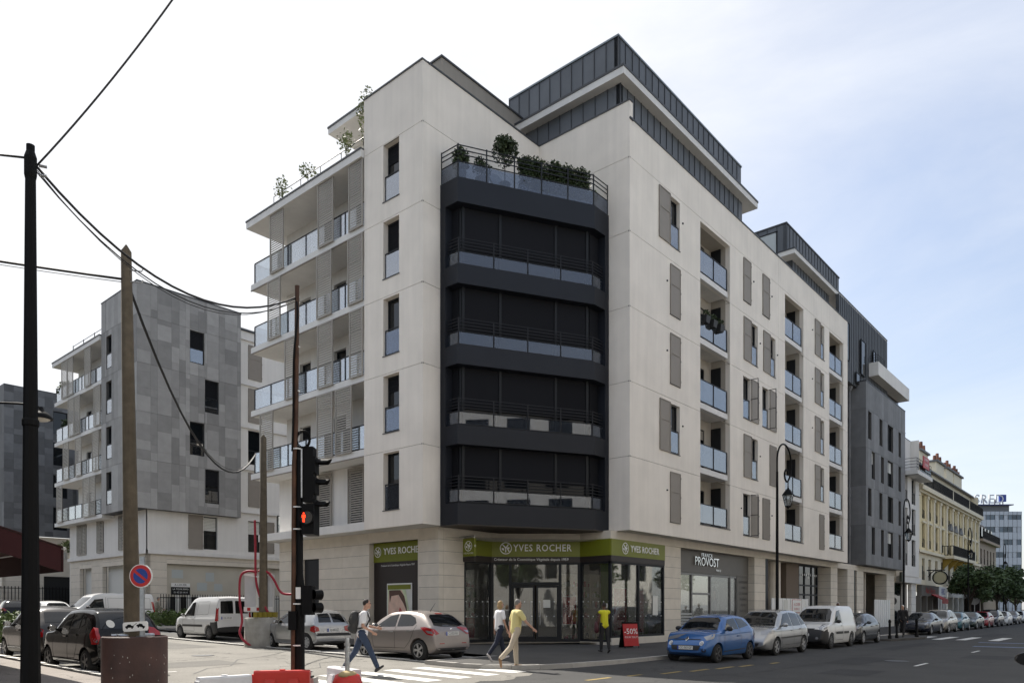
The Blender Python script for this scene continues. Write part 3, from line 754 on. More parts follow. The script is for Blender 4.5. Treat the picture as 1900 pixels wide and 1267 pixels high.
def kerb_run(pts, w=.16, h0=-.1, h1=kp + .004, L=1.0, parent=KER, m=M_KERB):
    for p, q in zip(pts, pts[1:]):
        p, q = Vector((*p, 0)), Vector((*q, 0)); ln = (q - p).length; n = max(1, int(ln / L)); ang = math.degrees(math.atan2(q.y - p.y, q.x - p.x))
        for i in range(n):
            a = p.lerp(q, i / n); b = p.lerp(q, (i + 1) / n); zc = ramp_z((a.y + b.y) / 2)
            F = Frame(a.x, a.y, ang)
            piece('kerbstone', parent, F, .006, ln / n - .006, -w, 0, zc + h0, zc + h1, m)
kerb_run(corner, L=.7); kerb_run([(20.5, 12.0), (46, 12.0)], L=1.2); kerb_run([(46, 12.0), (150, 12.0)], L=3)
kerb_run([(14.36, 15.5), (17.3, 15.5)])
# flush pale stone strip between carriageway and bays of the side street
M_STRIP = mat('pale_stone_strip', (0.60, 0.585, 0.55), .8, var=.12, scale=3, rnd=.06)
STR = struct(MB().box(14.6, 14.61, 45.9, 45.95, .55, .56), 'stone_strip', M_STRIP); ORG[STR.name] = Vector((0, 0, 0))
kerb_run([(14.82, 15.5), (14.82, 46)], w=-.2, h0=-.08, h1=.035, L=1.5, parent=STR, m=M_STRIP)
# left pavement and its white kerb
sheet('left_pavement', [(-14, 10.6), (6.15, 10.6), (6.15, 60), (-14, 60)], M_PAVE2, .13)
LK = struct(MB().box(6.2, 6.21, 59.9, 59.95, .8, .82), 'left_kerb', M_STRIP); ORG[LK.name] = Vector((0, 0, 0))
kerb_run([(6.32, 10.6), (6.32, 40)], w=-.18, h0=-.1, h1=.14, L=1.0, parent=LK, m=M_STRIP)
# markings
for i in range(8):
    x = 14.5 - .985 * i
    sheet('crosswalk_stripe', [(x - .24, 12.25), (x + .24, 12.25), (x + .24, 15.0), (x - .24, 15.0)] if i else [(14.26, 12.3), (14.85, 12.3), (14.85, 13.0), (14.26, 13.6)], M_MARK, .009)
for y in (16.2, 21.35, 26.4): sheet('bay_line', [(14.85, y), (17.2, y), (17.2, y + .1), (14.85, y + .1)], M_MARK, .025)
sheet('bay_line', [(17.1, 16.3), (17.22, 16.3), (17.22, 44), (17.1, 44)], M_MARK, .029)
for y in (18.0, 22.9, 27.6): sheet('bay_line', [(6.5, y), (8.4, y), (8.4, y + .1), (6.5, y + .1)], M_MARK, .009)
for x0, x1, y0 in ((16.9, 17.9, 9.45), (18.1, 19.1, 9.25), (19.3, 20.4, 9.1), (20.5, 21.4, 8.95), (22.3, 22.9, 8.75), (15.8, 16.4, 9.75), (14.2, 15.2, 9.9)):
    sheet('zigzag_marking', [(x0, y0), (x1, y0), (x1, y0 + .14), (x0, y0 + .14)], M_MARKY, .006)
for y0 in (9.9, 8.75, 7.6, 6.1): sheet('far_crosswalk_stripe', [(46.0, y0), (51.0, y0), (51.0, y0 + .5), (46.0, y0 + .5)], M_MARK, .006)
sheet('blue_line', [(38.3, 3.0), (39.0, 3.0), (39.0, 6.1), (38.3, 6.1)], M_MARKB, .006); sheet('blue_line', [(43.0, 3.0), (43.6, 3.0), (43.6, 6.6), (43.0, 6.6)], M_MARKB, .006)
for x in (24, 33, 56, 66, 76, 90): sheet('lane_dash', [(x, 5.2), (x + 1.6, 5.2), (x + 1.6, 5.3), (x, 5.3)], M_MARK, .006)
M_PATCH = road_mat('asphalt_repair', (0.034, 0.034, 0.035), cracks=False); M_PATCH2 = road_mat('light_asphalt_repair', (0.125, 0.120, 0.110), cracks=False); M_TAR = mat('tar_seal', (.02, .02, .02), .6)
for x0, x1, y0, y1 in ((23.5, 27.5, 6.6, 7.7), (33, 41, 8.0, 8.7), (29, 31.2, 3.6, 5.0), (19.6, 21.6, 5.4, 6.6), (52, 60, 7.2, 8.3)): sheet('asphalt_patch', [(x0, y0), (x1, y0), (x1, y1), (x0, y1)], M_PATCH, .004)
for x0, x1, y0, y1 in ((8.6, 10.8, 19.0, 20.6), (11.8, 13.6, 26.0, 31.0), (9.0, 9.8, 29, 40)): sheet('asphalt_patch', [(x0, y0), (x1, y0), (x1, y1), (x0, y1)], M_PATCH2, .0075)
def seam(pts, w=.035, m=M_TAR, dz_=.0105):
    k = MB()
    for (xa, ya), (xb, yb) in zip(pts, pts[1:]):
        d = Vector((xb - xa, yb - ya)).normalized() * w / 2; nx, ny = -d.y, d.x
        k.face([(xa + nx, ya + ny, ramp_z(ya) + dz_), (xa - nx, ya - ny, ramp_z(ya) + dz_), (xb - nx, yb - ny, ramp_z(yb) + dz_), (xb + nx, yb + ny, ramp_z(yb) + dz_)])
    o = k.build('tar_seam', m, None, recalc=False); o['kind'] = 'structure'
seam([(8.4, 17.2), (9.3, 18.3), (10.1, 18.6), (11.3, 20.4), (12.6, 21.0), (14.3, 22.6)]); seam([(9.2, 23.0), (10.4, 23.6), (11.2, 25.5), (12.2, 25.7)]); seam([(10.4, 16.3), (11.6, 16.7), (12.4, 17.9), (14.2, 18.2)], .025)
seam([(18.5, 7.9), (24, 7.7), (31, 7.95), (40, 7.8), (60, 7.9)], .03, M_PATCH, .005)
MH = struct(MB().lathe([(0, .009), (.36, .009), (.36, .0)], 20, 0, (26.0, 6.2, 0)), 'manhole_cover', M_COPING)
MH2 = struct(MB().lathe([(0, .012), (.34, .012), (.34, .0)], 20, 0, (11.3, 22.5, ramp_z(22.5))), 'side_manhole_cover', M_COPING)

# ------------------------------------------------------------------ beauty shop front
M_GREEN = mat('olive_green_sign', (0.165, 0.185, 0.008), 0.45, var=.05)
M_GREEN2 = mat('lime_panel', (0.16, 0.22, 0.01), 0.5)
M_BROWN = mat('dark_brown_panel', (0.022, 0.015, 0.013), 0.5)
M_LETTER = mat('white_letters', (0.82, 0.82, 0.80), 0.5)
M_SHOPRED = mat('red_sale_poster', (0.42, 0.012, 0.016), 0.5)
M_SKIN_P = mat('poster_skin', (0.72, 0.50, 0.40), 0.6, var=.12, scale=4)
M_SHELF = mat('pale_shelf', (0.62, 0.54, 0.41), 0.7)
M_PALE = mat('pale_paper', (0.66, 0.66, 0.62), 0.8)
YR = thing('beauty_shop', 'dark framed beauty shop front with olive green fascia under the dark bay', 'shop front', (24.2, 18.6, .3))
def emblem(parent, F, a, b, z, r):
    k = MB(); c = F.p(a, b, z)
    n = 28
    for i in range(n):
        t0, t1 = 2 * math.pi * i / n, 2 * math.pi * (i + 1) / n
        for (r0, r1) in ((r * .86, r),):
            k.face([F.p(a + r0 * math.cos(t0), b, z + r0 * math.sin(t0)), F.p(a + r1 * math.cos(t0), b, z + r1 * math.sin(t0)), F.p(a + r1 * math.cos(t1), b, z + r1 * math.sin(t1)), F.p(a + r0 * math.cos(t1), b, z + r0 * math.sin(t1))])
    for pts in ([(-.62, .55), (-.25, .15), (-.1, -.1), (-.12, -.68), (.06, -.68), (.08, -.05), (.5, .62), (.36, .72), (.0, .2), (-.5, .68)], [(.16, .1), (.55, .22), (.62, -.02), (.42, -.2), (.64, -.5), (.48, -.6), (.2, -.18)], [(-.7, .1), (-.3, -.05), (-.3, -.4), (-.66, -.25)]):
        k.face([F.p(a + x * r, b, z + y * r) for x, y in pts])
    return k.build('emblem', M_LETTER, parent, recalc=False)
P0, P1, P2, P3, P4 = (21.2, 20.8), (22.8, 20.8), (25.2, 18.0), (25.2, 16.5), (29.54, 16.5)
SEG = [seg_frame(P0, P1), seg_frame(P1, P2), seg_frame(P2, P3), seg_frame(P3, P4)]
ZS0, ZS1, ZG1, ZG0 = 3.83, 4.50, 3.6, .36
def base_z(F, a): return ramp_z(F.p(a, 0, 0).y) + .115
for i, (F, ln) in enumerate(SEG):
    MB().fbox(F, 0.004, ln - .004, -.25, .05 if i != 3 else .03, ZS0, ZS1 - .003).build('fascia', M_GREEN, YR)
    MB().fbox(F, 0.004, ln - .004, -.2, .02, ZG1, ZS0 - .003).build('fascia_band', M_BROWN, YR)
    MB().fbox(F, .004, ln - .004, -.2, .06, .1, ZG0 - .03 if i != 3 else .5).build('plinth', M_STONE if i in (2, 3) else M_FRAME, YR)
def bars(F, verts, horiz, z0=ZG0, z1=ZG1, t=.045):
    k = MB()
    for a in verts: k.fbox(F, a - t, a + t, -.12, .0, z0, z1)
    for (a0, a1, z) in horiz: k.fbox(F, a0, a1, -.11, -.003, z - t, z + t)
    k.build('shopfront_frame', M_FRAME, YR)
def pane(F, a0, a1, z0, z1, m=M_SHOPGLASS, b=-.06, parent=None): MB().fbox(F, a0, a1, b - .006, b + .006, z0, z1).build('shop_pane', m, parent or YR)
F0, l0 = SEG[0]; F1, l1 = SEG[1]; F2, l2 = SEG[2]; F3, l3 = SEG[3]
bars(F0, (.05, l0 - .05), [(0, l0, ZG1 - .04), (0, l0, ZG0 + .02)]); pane(F0, .1, l0 - .1, ZG0, ZG1)
da = (.07 * l1, .215 * l1, .505 * l1, .76 * l1, .985 * l1)
bars(F1, (.04, .215 * l1, .775 * l1, l1 - .04), [(0, l1, ZG1 - .03), (.215 * l1, .775 * l1, 2.72), (0, l1, ZG0 + .0)], t=.06)
for a0, a1, z0, z1 in ((.06, .20 * l1, ZG0, ZG1), (.23 * l1, .76 * l1, 2.78, ZG1 - .06), (.79 * l1, l1 - .06, ZG0, ZG1)): pane(F1, a0, a1, z0, z1)
for s_ in (0, 1):
    a0 = .235 * l1 if not s_ else .505 * l1; a1 = a0 + .255 * l1
    k = MB(); t = .08
    k.fbox(F1, a0, a0 + t, -.1, -.02, ZG0 + .04, 2.65); k.fbox(F1, a1 - t, a1, -.1, -.02, ZG0 + .04, 2.65); k.fbox(F1, a0 + t, a1 - t, -.1, -.02, ZG0 + .04, ZG0 + .16); k.fbox(F1, a0 + t, a1 - t, -.1, -.02, 2.55, 2.65)
    d = k.build('door', M_FRAME, YR); pane(F1, a0 + t, a1 - t, ZG0 + .16, 2.55, parent=d)
    hx = a1 - t - .08 if not s_ else a0 + t + .08
    k = MB(); k.tube([F1.p(hx, .03, 1.0), F1.p(hx, .03, 2.0)], .018, 6); k.build('door_handle', M_STEEL, d)
bars(F2, (.05, l2 - .05), [(0, l2, ZG1 - .04), (0, l2, ZG0 + .02)]); pane(F2, .1, l2 - .1, ZG0, ZG1)
bars(F3, (.06, l3 * .5, l3 - .06), [(0, l3, ZG1 - .04), (0, l3, .54)]); pane(F3, .1, l3 * .5 - .05, .58, ZG1); pane(F3, l3 * .5 + .05, l3 - .1, .58, ZG1)
text_on(YR, F1, l1 * .575, .06, 4.18, 'YVES ROCHER', .40, M_LETTER, .02, 1.12, .004, sx=.86)
emblem(YR, F1, l1 * .165, .075, 4.18, .25)
text_on(YR, F1, l1 * .45, .03, 3.715, 'Créateur de la Cosmétique Végétale depuis 1959', .155, M_LETTER)
text_on(YR, F3, l3 * .60, .04, 4.16, 'YVES ROCHER', .385, M_LETTER, .02, 1.06, .004, sx=.90)
emblem(YR, F3, l3 * .235, .055, 4.16, .24)
# shop inside: back wall, shelves with goods, green return panel, posters
inn = MB(); inn.plan([(21.3, 25), (31, 25), (31, 17.0), (29.5, 16.9), (29.4, 24.9), (21.3, 24.9)], .3, 4.4); inn.build('shop_back_wall', mat('shop_wall', (.42, .34, .23), .8), YR)
inn = MB(); inn.face([(19.9, 21, .31), (25.3, 17, .31), (31, 16.7, .31), (31, 25, .31), (20, 25, .31)]); inn.build('shop_floor', mat('shop_floor', (.34, .28, .21), .5), YR)
inn = MB(); inn.face([(19.9, 21, 4.45), (25.3, 17, 4.45), (31, 16.7, 4.45), (31, 25, 4.45), (20, 25, 4.45)]); inn.build('shop_ceiling', M_WHITE, YR)
MB().fbox(F2, l2 - .55, l2 - .12, -.3, -.1, ZG0, ZG1).build('green_panel', M_GREEN2, YR); MB().fbox(F3, l3 * .72, l3 * .74, -1.8, -.15, .55, ZG1).build('green_panel', M_GREEN2, YR)
rr = random.Random(3)
def shelf(x0, x1, y, z0=.35, lev=6, rz=0.0):
    F = Frame(x0, y, rz); ln = x1 - x0
    s = MB(); s.fbox(F, 0, ln, -.35, -.3, z0, 3.2)
    for i in range(lev): s.fbox(F, 0, ln, -.3, 0, z0 + i * .45, z0 + i * .45 + .03)
    so_ = solo(s, 'display_shelf', M_SHELF, 'pale display shelf of small bottles behind the beauty shop glass, ' + ('left of the doors' if x0 < 23 else 'right of the doors' if x0 < 26 else 'near the corner window'), 'shelf', F.p(ln / 2, -.15, .315), 'display shelves in the beauty shop')
    cols = [M_LETTER, M_GREEN2, M_SHOPRED, M_SHELF, M_BROWN, M_PALE]
    b_ = MB()
    for i in range(lev):
        a = .05
        while a < ln - .08:
            w = rr.uniform(.04, .1); h = rr.uniform(.1, .28)
            b_.fbox(F, a, a + w, -.2, -.2 + w, z0 + i * .45 + .03, z0 + i * .45 + .03 + h, rr.randrange(6)); a += w + rr.uniform(.01, .07)
    g_ = solo(b_, 'bottled_goods', cols, 'small coloured bottles and boxes on the display shelf ' + ('left of the doors' if x0 < 23 else 'right of the doors' if x0 < 26 else 'near the corner window'), 'goods', F.p(ln / 2, -.15, .7)); g_['kind'] = 'stuff'
shelf(21.6, 24.0, 22.6); shelf(25.5, 27.4, 19.2, rz=-12); shelf(27.2, 29.2, 18.6)
def poster(parent, F, a0, a1, z0, z1, b, m, txt=None, tm=None, frame=M_LETTER, name='sale_poster', t=.03):
    k = MB(); k.fbox(F, a0, a1, b - .015, b, z0, z1, 0); k.fbox(F, a0 + t, a1 - t, b, b + .006, z0 + t, z1 - t, 1)
    o = k.build(name, [frame, m], parent)
    for (s, za, size) in (txt or []): text_on(o, F, (a0 + a1) / 2, b + .012, za, s, size, tm or M_LETTER)
    return o
def sale(F, a0, a1, z0, z1, b): return poster(YR, F, a0, a1, z0, z1, b, M_SHOPRED, [('-50%', z0 + (z1 - z0) * .60, (a1 - a0) * .42), ('POUR', z0 + (z1 - z0) * .47, (a1 - a0) * .26), ('TOUT', z0 + (z1 - z0) * .38, (a1 - a0) * .2)])
sale(F3, l3 * .13, l3 * .36, .75, 2.55, -.22); sale(F3, l3 * .52, l3 * .68, .65, 2.5, -.22)
sale(F1, .8 * l1, .97 * l1, 1.0, 2.2, -.3); sale(F0, .35, .95, .45, 1.35, -.3)
piece('paper_notice', YR, F1, .585 * l1, .665 * l1, -.045, -.04, 1.72, 2.05, M_PALE); piece('paper_notice', YR, F3, l3 * .78, l3 * .88, -.045, -.04, 1.4, 2.25, M_PALE)
dd = MB()
for F, n, l in ((F0, 5, l0), (F1, 12, l1), (F2, 6, l2), (F3, 10, l3)):
    for i in range(n):
        for z in (1.35, 1.95): dd.fbox(F, l * (i + .5) / n - .02, l * (i + .5) / n + .02, -.05, -.046, z, z + .04)
dd.build('glass_dots', M_LETTER, YR)
# hanging blade sign
BS = thing('blade_sign', 'small square olive blade sign with round emblem hung left of the beauty shop', 'shop sign', (20.85, 20.6, 4.3))
FBL = Frame(20.95, 20.75, -90)
k = MB(); k.box(20.88, 21.0, 19.95, 20.55, 3.72, 4.42); k.build('sign_box', M_GREEN, BS)
k = MB(); k.box(20.88, 21.0, 19.95, 20.55, 3.52, 3.71); k.build('sign_foot', M_BROWN, BS)
k = MB(); k.tube([(20.94, 20.8, 4.5), (20.94, 19.95, 4.5)], .03, 6); k.tube([(20.94, 20.5, 4.5), (20.94, 20.5, 4.4)], .02, 5); k.tube([(20.94, 20.0, 4.5), (20.94, 20.0, 4.4)], .02, 5); k.build('bracket', M_STEEL, BS)
emblem(BS, Frame(20.88, 0, -90), -20.25, .006, 4.12, .2); text_on(BS, Frame(20.88, 0, -90), -20.25, .006, 3.84, 'YVES ROCHER', .085, M_LETTER)
emblem(BS, Frame(0, 19.95, 0), 20.94, .006, 4.12, .05)
# side window on the side street
k = MB(); k.fbox(FG, -25.05, -21.95, -.35, -.24, 3.62, 4.42); SW = thing('poster_window', 'dark brown side window with olive fascia and a framed beauty poster, facing the side street', 'shop window', (20.0, 23.5, .3))
k.build('fascia', M_GREEN, SW)
MB().fbox(FG, -25.05, -21.95, -.35, -.26, .25, 3.615).build('brown_panel', M_BROWN, SW)
k = MB(); k.fbox(FG, -25.05, -25.02, -.26, 0, .3, 4.42); k.fbox(FG, -21.98, -21.95, -.26, 0, .3, 4.42); k.build('reveal', M_STONE, SW)
text_on(SW, FG, -23.17, -.235, 4.05, 'YVES ROCHER', .38, M_LETTER, .015, 1.06, .004, sx=.93); emblem(SW, FG, -24.74, -.23, 4.05, .22)
text_on(SW, FG, -23.5, -.25, 3.47, 'Créateur de la Cosmétique Végétale depuis 1959', .105, M_LETTER)
PO = poster(SW, FG, -24.15, -22.6, .5, 2.72, -.24, M_PALE, name='framed_poster')
k = MB(); k.fbox(FG, -24.09, -22.66, -.23, -.226, 2.47, 2.66); k.build('poster_heading', M_GREEN, PO)
def blob(F, pts, b, m, name, parent): return MB().face([F.p(a, b, z) for a, z in pts]).build(name, m, parent, recalc=False)
blob(FG, [(-24.09, 2.46), (-22.95, 2.46), (-22.75, 1.6), (-22.66, 1.0), (-22.66, .56), (-24.09, .56)], -.2265, mat('poster_ground', (.55, .62, .42), .6, var=.25, scale=2), 'poster_picture', PO)
blob(FG, [(-24.0, 2.44), (-23.2, 2.44), (-23.0, 2.1), (-22.92, 1.6), (-23.05, 1.15), (-22.95, .8), (-23.2, .58), (-24.05, .58), (-24.07, 1.5)], -.225, M_SKIN_P, 'poster_figure', PO)
blob(FG, [(-24.0, 2.44), (-23.3, 2.44), (-23.05, 2.2), (-22.9, 1.75), (-22.86, 1.5), (-23.1, 1.9), (-23.4, 2.25), (-23.85, 2.2), (-23.95, 1.9)], -.2235, mat('poster_hair', (.10, .05, .035), .6), 'poster_hair', PO)
blob(FG, [(-23.32, 1.75), (-23.2, 1.62), (-23.3, 1.28), (-23.4, 1.5)], -.2235, mat('poster_lips', (.45, .05, .06), .5), 'poster_lips', PO)
# A-board
AB = thing('pavement_board', 'red sale A-board with white numerals standing outside the beauty shop', 'A-board', (24.2, 15.0, ramp_z(15) + .115))
FA = Frame(24.2, 15.0, -28); z0 = ramp_z(15) + .115
k = MB(); k.hexa([FA.p(-.38, .22, z0 + .1), FA.p(.38, .22, z0 + .1), FA.p(.38, .18, z0 + .1), FA.p(-.38, .18, z0 + .1), FA.p(-.38, .04, z0 + 1.12), FA.p(.38, .04, z0 + 1.12), FA.p(.38, .0, z0 + 1.12), FA.p(-.38, .0, z0 + 1.12)]); k.build('front_board', M_SHOPRED, AB)
k = MB(); k.hexa([FA.p(-.38, -.3, z0 + .02), FA.p(.38, -.3, z0 + .02), FA.p(.38, -.34, z0 + .02), FA.p(-.38, -.34, z0 + .02), FA.p(-.38, .0, z0 + 1.15), FA.p(.38, .0, z0 + 1.15), FA.p(.38, -.04, z0 + 1.15), FA.p(-.38, -.04, z0 + 1.15)]); k.build('rear_board', M_BLACK, AB)
k = MB(); k.fbox(FA, -.4, .4, -.05, .06, z0 + 1.12, z0 + 1.2)
for a in (-.36, .36): k.tube([FA.p(a, .22, z0), FA.p(a, .02, z0 + 1.12)], .018, 5)
k.build('frame', M_BLACK, AB)
t_ = text_on(AB, FA, 0, .125, z0 + .76, '-50%', .36, M_LETTER); t_.rotation_euler = (R(80), 0, FA.ang)
t_ = text_on(AB, FA, 0, .165, z0 + .50, 'POUR TOUT', .12, M_LETTER); t_.rotation_euler = (R(80), 0, FA.ang)

AB.scale = (.82, .82, .82)

# ------------------------------------------------------------------ hairdresser and the rest of the street-level fronts
PR = thing('hair_salon', 'grey hairdresser front with silver letters, tall posters and price lettering', 'shop front', (35.2, 16.9, .25))
M_SALON = mat('salon_grey', (0.13, 0.123, 0.112), .5, var=.05)
MB().fbox(FGS, 31.06, 39.42, -.55, -.35, 3.42, 4.5).build('fascia', M_SALON, PR)
M_SILV = mat('polished_letters', (.75, .75, .76), .12, metal=1.0)
text_on(PR, FGS, 34.3, -.30, 3.98, 'PROVOST', .62, M_SILV, .03, .95); text_on(PR, FGS, 34.3, -.30, 4.32, 'FRANCK', .26, M_SILV, .02, 1.3); text_on(PR, FGS, 35.6, -.30, 3.62, 'PARIS', .18, M_SILV, .01, 1.3)
k = MB()
for a in (31.06, 32.9, 34.9, 37.2, 38.0): k.fbox(FGS, a - .05, a + .05, -.5, -.38, .24, 3.42)
for a0, a1, z in ((31.06, 38, 3.36), (32.9, 34.9, 2.42), (31.06, 38, .5)): k.fbox(FGS, a0, a1, -.49, -.39, z - .05, z + .05)
k.build('shopfront_frame', mat('aluminium_grey', (.22, .22, .22), .4, metal=.5), PR)
for a0, a1 in ((31.1, 32.85), (32.95, 34.85), (34.95, 37.15), (37.25, 37.95)): pane(FGS, a0, a1, .5, 3.36, b=-.44, parent=PR)
MB().fbox(FGS, 38.0, 39.42, -.55, -.36, .24, 3.415).build('price_panel', M_SALON, PR)
for i, s in enumerate(('SHAMPOOING', 'COUPE', 'COLORATION', 'BRUSHING', 'MECHES', 'BALAYAGE', 'CHIGNON', 'SOIN', 'BARBIER')): text_on(PR, FGS, 38.72, -.35, 3.12 - i * .31, s, .17, mat('dark_letters', (.03, .03, .03), .5))
for i in range(7): piece('louvre', PR, FGS, 31.1, 32.8, -.36, -.34, .55 + i * .14, .64 + i * .14, M_STEEL)
q = poster(PR, FGS, 35.1, 36.3, .7, 2.95, -.6, M_PALE, name='hair_poster'); blob(FGS, [(35.45, 2.7), (35.75, 2.85), (36.0, 2.65), (36.15, 2.2), (36.0, 1.5), (35.75, 1.2), (35.5, 1.5), (35.4, 2.2)], -.585, mat('poster_hair', (.10, .05, .035), .6), 'poster_figure', q); blob(FGS, [(35.6, 2.6), (35.85, 2.6), (35.88, 2.3), (35.73, 2.1), (35.58, 2.3)], -.58, M_SKIN_P, 'poster_face', q)
q = poster(PR, FGS, 37.3, 38.4 - .5, .7, 3.0, -.6, M_PALE, name='hair_poster'); blob(FGS, [(37.35, 2.8), (37.8, 2.85), (37.85, 1.7), (37.6, 1.4), (37.36, 1.8)], -.585, M_SKIN_P, 'poster_figure', q)
k = MB(); k.plan([(31.1, 24), (39.4, 24), (39.4, 23.9), (31.1, 23.9)], .3, 4.4); k.build('salon_back_wall', mat('salon_wall', (.12, .11, .10), .8), PR)
# arcade openings further along
k = MB(); k.wall(Frame(0, 19.8, 0), 40.9, 80, .2, 4.84, [], .1, rim=0); AR = B1
k.build('arcade_back_wall', mat('arcade_render', (.20, .165, .125), .85), B1)
k = MB(); k.fbox(FGS, 40.95, 41.55, -.5, -.1, .24, 4.5); k.build('vent_grille', M_FRAME, B1)
MB().lathe([(.42, .24), (.42, 4.5)], 20, 0, (44.1, 17.3, 0)).build('round_column', M_STONE, B1)
MB().fbox(FGS, 45.4, 47.5, -1.0, -.5, .24, 4.5).build('brown_wall', mat('brown_render', (.15, .115, .085), .8), B1)
k = MB()
for a in (47.55, 48.6, 49.9, 51.0): k.fbox(FGS, a - .05, a + .05, -.6, -.5, .24, 4.5)
for z in (2.6, 3.2, 4.45): k.fbox(FGS, 47.5, 51.05, -.59, -.51, z - .05, z + .05)
k.build('entrance_frame', M_FRAME, B1); pane(FGS, 47.55, 51.0, .3, 4.5, m=M_GLASS, b=-.56, parent=B1)
text_on(B1, FGS, 49.3, -.45, 3.85, '• • • 2 • • • •', .55, M_LETTER, name='house_number')
MB().box(68.45, 68.6, 16.6, 19.9, .2, 4.84).build('arcade_end_wall', M_STONE, B1); MB().box(40.9, 69, 16.6, 19.9, 4.84, 4.86).build('arcade_ceiling', M_WHITE, B1)
# hoardings of white sheet in the arcade
HO = thing('site_hoarding', 'white corrugated hoarding closing the arcade behind the parked white van', 'hoarding', (44.5, 16.2, .25))
for i in range(19):
    a = 41.7 + i * .31
    piece('hoarding_board', HO, FGS, a + .006, a + .305, .02 + (.03 if i % 2 else 0), .07 + (.03 if i % 2 else 0), .24, 2.3, M_WHITEPAINT)
q = poster(HO, FGS, 44.7, 46.2, 1.45, 2.25, .12, M_WHITEPAINT, [('A LOUER', 1.95, .26), ('BUREAUX', 1.68, .2)], tm=M_SHOPRED, frame=M_SHOPRED, name='letting_sign')
piece('paper_notice', HO, FGS, 43.4, 44.0, .11, .118, 1.2, 2.2, M_PALE)
HO2 = thing('site_hoarding', 'white corrugated hoarding in the arcade behind the scooter rider', 'hoarding', (64.5, 16.2, .25))
for i in range(15): piece('hoarding_board', HO2, FGS, 62.3 + i * .3 + .006, 62.3 + i * .3 + .295, .02 + (.03 if i % 2 else 0), .07 + (.03 if i % 2 else 0), .24, 2.42, M_WHITEPAINT)
# ------------------------------------------------------------------ grey clad apartment building down the side street
rc = random.Random(11)
def clad(parent, F, a0, a1, zlev, holes, widths, m, splits=True, b=0.0, name='cladding_panel'):
    """rainscreen of flat panels of uneven size, cut round the window openings"""
    MB().wall(F, a0, a1, zlev[0], zlev[-1], holes, .35, b=b - .025, rim=0).build('rainscreen_backing', M_JOINT, parent)
    xs = [a0]; i = 0
    while xs[-1] < a1 - .25: xs.append(min(a1, xs[-1] + widths[i % len(widths)])); i += 1
    if a1 - xs[-1] > 1e-6: xs[-1] = a1
    hx = sorted({v for h in holes for v in h[:2]})
    xs = sorted(set(xs) | {v for v in hx if a0 < v < a1})
    xs = [x for i, x in enumerate(xs) if i == 0 or x - xs[i - 1] > .12 or x in hx]
    for j in range(len(zlev) - 1):
        for p, q in zip(xs, xs[1:]):
            z = zlev[j]; cuts = [zlev[j]]
            if splits:
                while True:
                    z += rc.choice([.5, .6, .8, 1.0, 1.3, 1.7])
                    if z > zlev[j + 1] - .3: break
                    cuts.append(z)
            cuts.append(zlev[j + 1])
            hz = [h for h in holes if h[0] < (p + q) / 2 < h[1]]
            cuts = sorted(set(cuts) | {v for h in hz for v in h[2:] if zlev[j] < v < zlev[j + 1]})
            for c0, c1 in zip(cuts, cuts[1:]):
                if c1 - c0 < .02 or any(h[2] - .01 < (c0 + c1) / 2 < h[3] + .01 for h in hz): continue
                piece(name, parent, F, p + .003, q - .003, b - .03, b + rc.uniform(0, .004), c0 + .003, c1 - .003 if c1 != zlev[j + 1] else c1 - .012, m)
B2 = thing('apartment_building', 'grey patchwork-clad apartment block on a white base, down the side street', 'apartment building', (24.0, 50.0, ramp_z(48)))
F2R = Frame(0, 47.9, 0); F2L = Frame(19.8, 0, -90)
h2 = [(23.17, 24.14, 17.88, 20.0), (24.19, 25.16, 14.8, 16.98), (23.17, 24.16, 11.82, 14.0), (24.21, 25.19, 8.75, 11.0)]
LV2 = [8.0, 11.05, 14.05, 17.08, 20.08, 22.1]
clad(B2, F2R, 19.8, 26.77, LV2, h2, [.85, .42, .9, .5, .42, .85, .6], M_CLAD)
for i, h in enumerate(h2): window(B2, F2R, *h, -.2, leaves=1, transom=1.0, guard=1.0 if i != 3 else .9, gglass=M_LGLASS, blind=[.55, .5, 0, .45][i], blindm=M_BLIND, gb=.1)
h2l = [(-52.66, -51.78, 14.55 + 3 * k - 6, 16.7 + 3 * k - 6) for k in range(4)] + [(-49.95, -49.3, 8.75 + 3 * k, 10.9 + 3 * k) for k in range(4)]
clad(B2, F2L, -53.46, -47.9, LV2, h2l, [.7, .5, .9, .6], M_CLAD, splits=False)
for h in h2l: window(B2, F2L, *h, -.25, leaves=1, guard=1.0, gglass=M_LGLASS, gb=.18)
MB().box(19.78, 26.8, 47.88, 53.5, 22.1, 22.17).build('coping', M_COPING, B2)
MB().face([(19.8, 53.46, 8), (24, 53.46, 8), (24, 53.46, 22.1), (19.8, 53.46, 22.1)]).build('end_wall', M_CLAD, B2)
MB().face([(26.77, 47.9, 8), (26.77, 49, 8), (26.77, 49, 22.1), (26.77, 47.9, 22.1)]).build('end_wall', M_CLAD, B2)
MB().face([(19.8, 47.9, 8.0), (26.77, 47.9, 8.0), (26.77, 53.4, 8.0), (19.8, 53.4, 8.0)]).build('soffit', M_COPING, B2)
MB().box(20, 34, 48.3, 53.4, 21.2, 21.3).build('roof', M_COPING, B2)
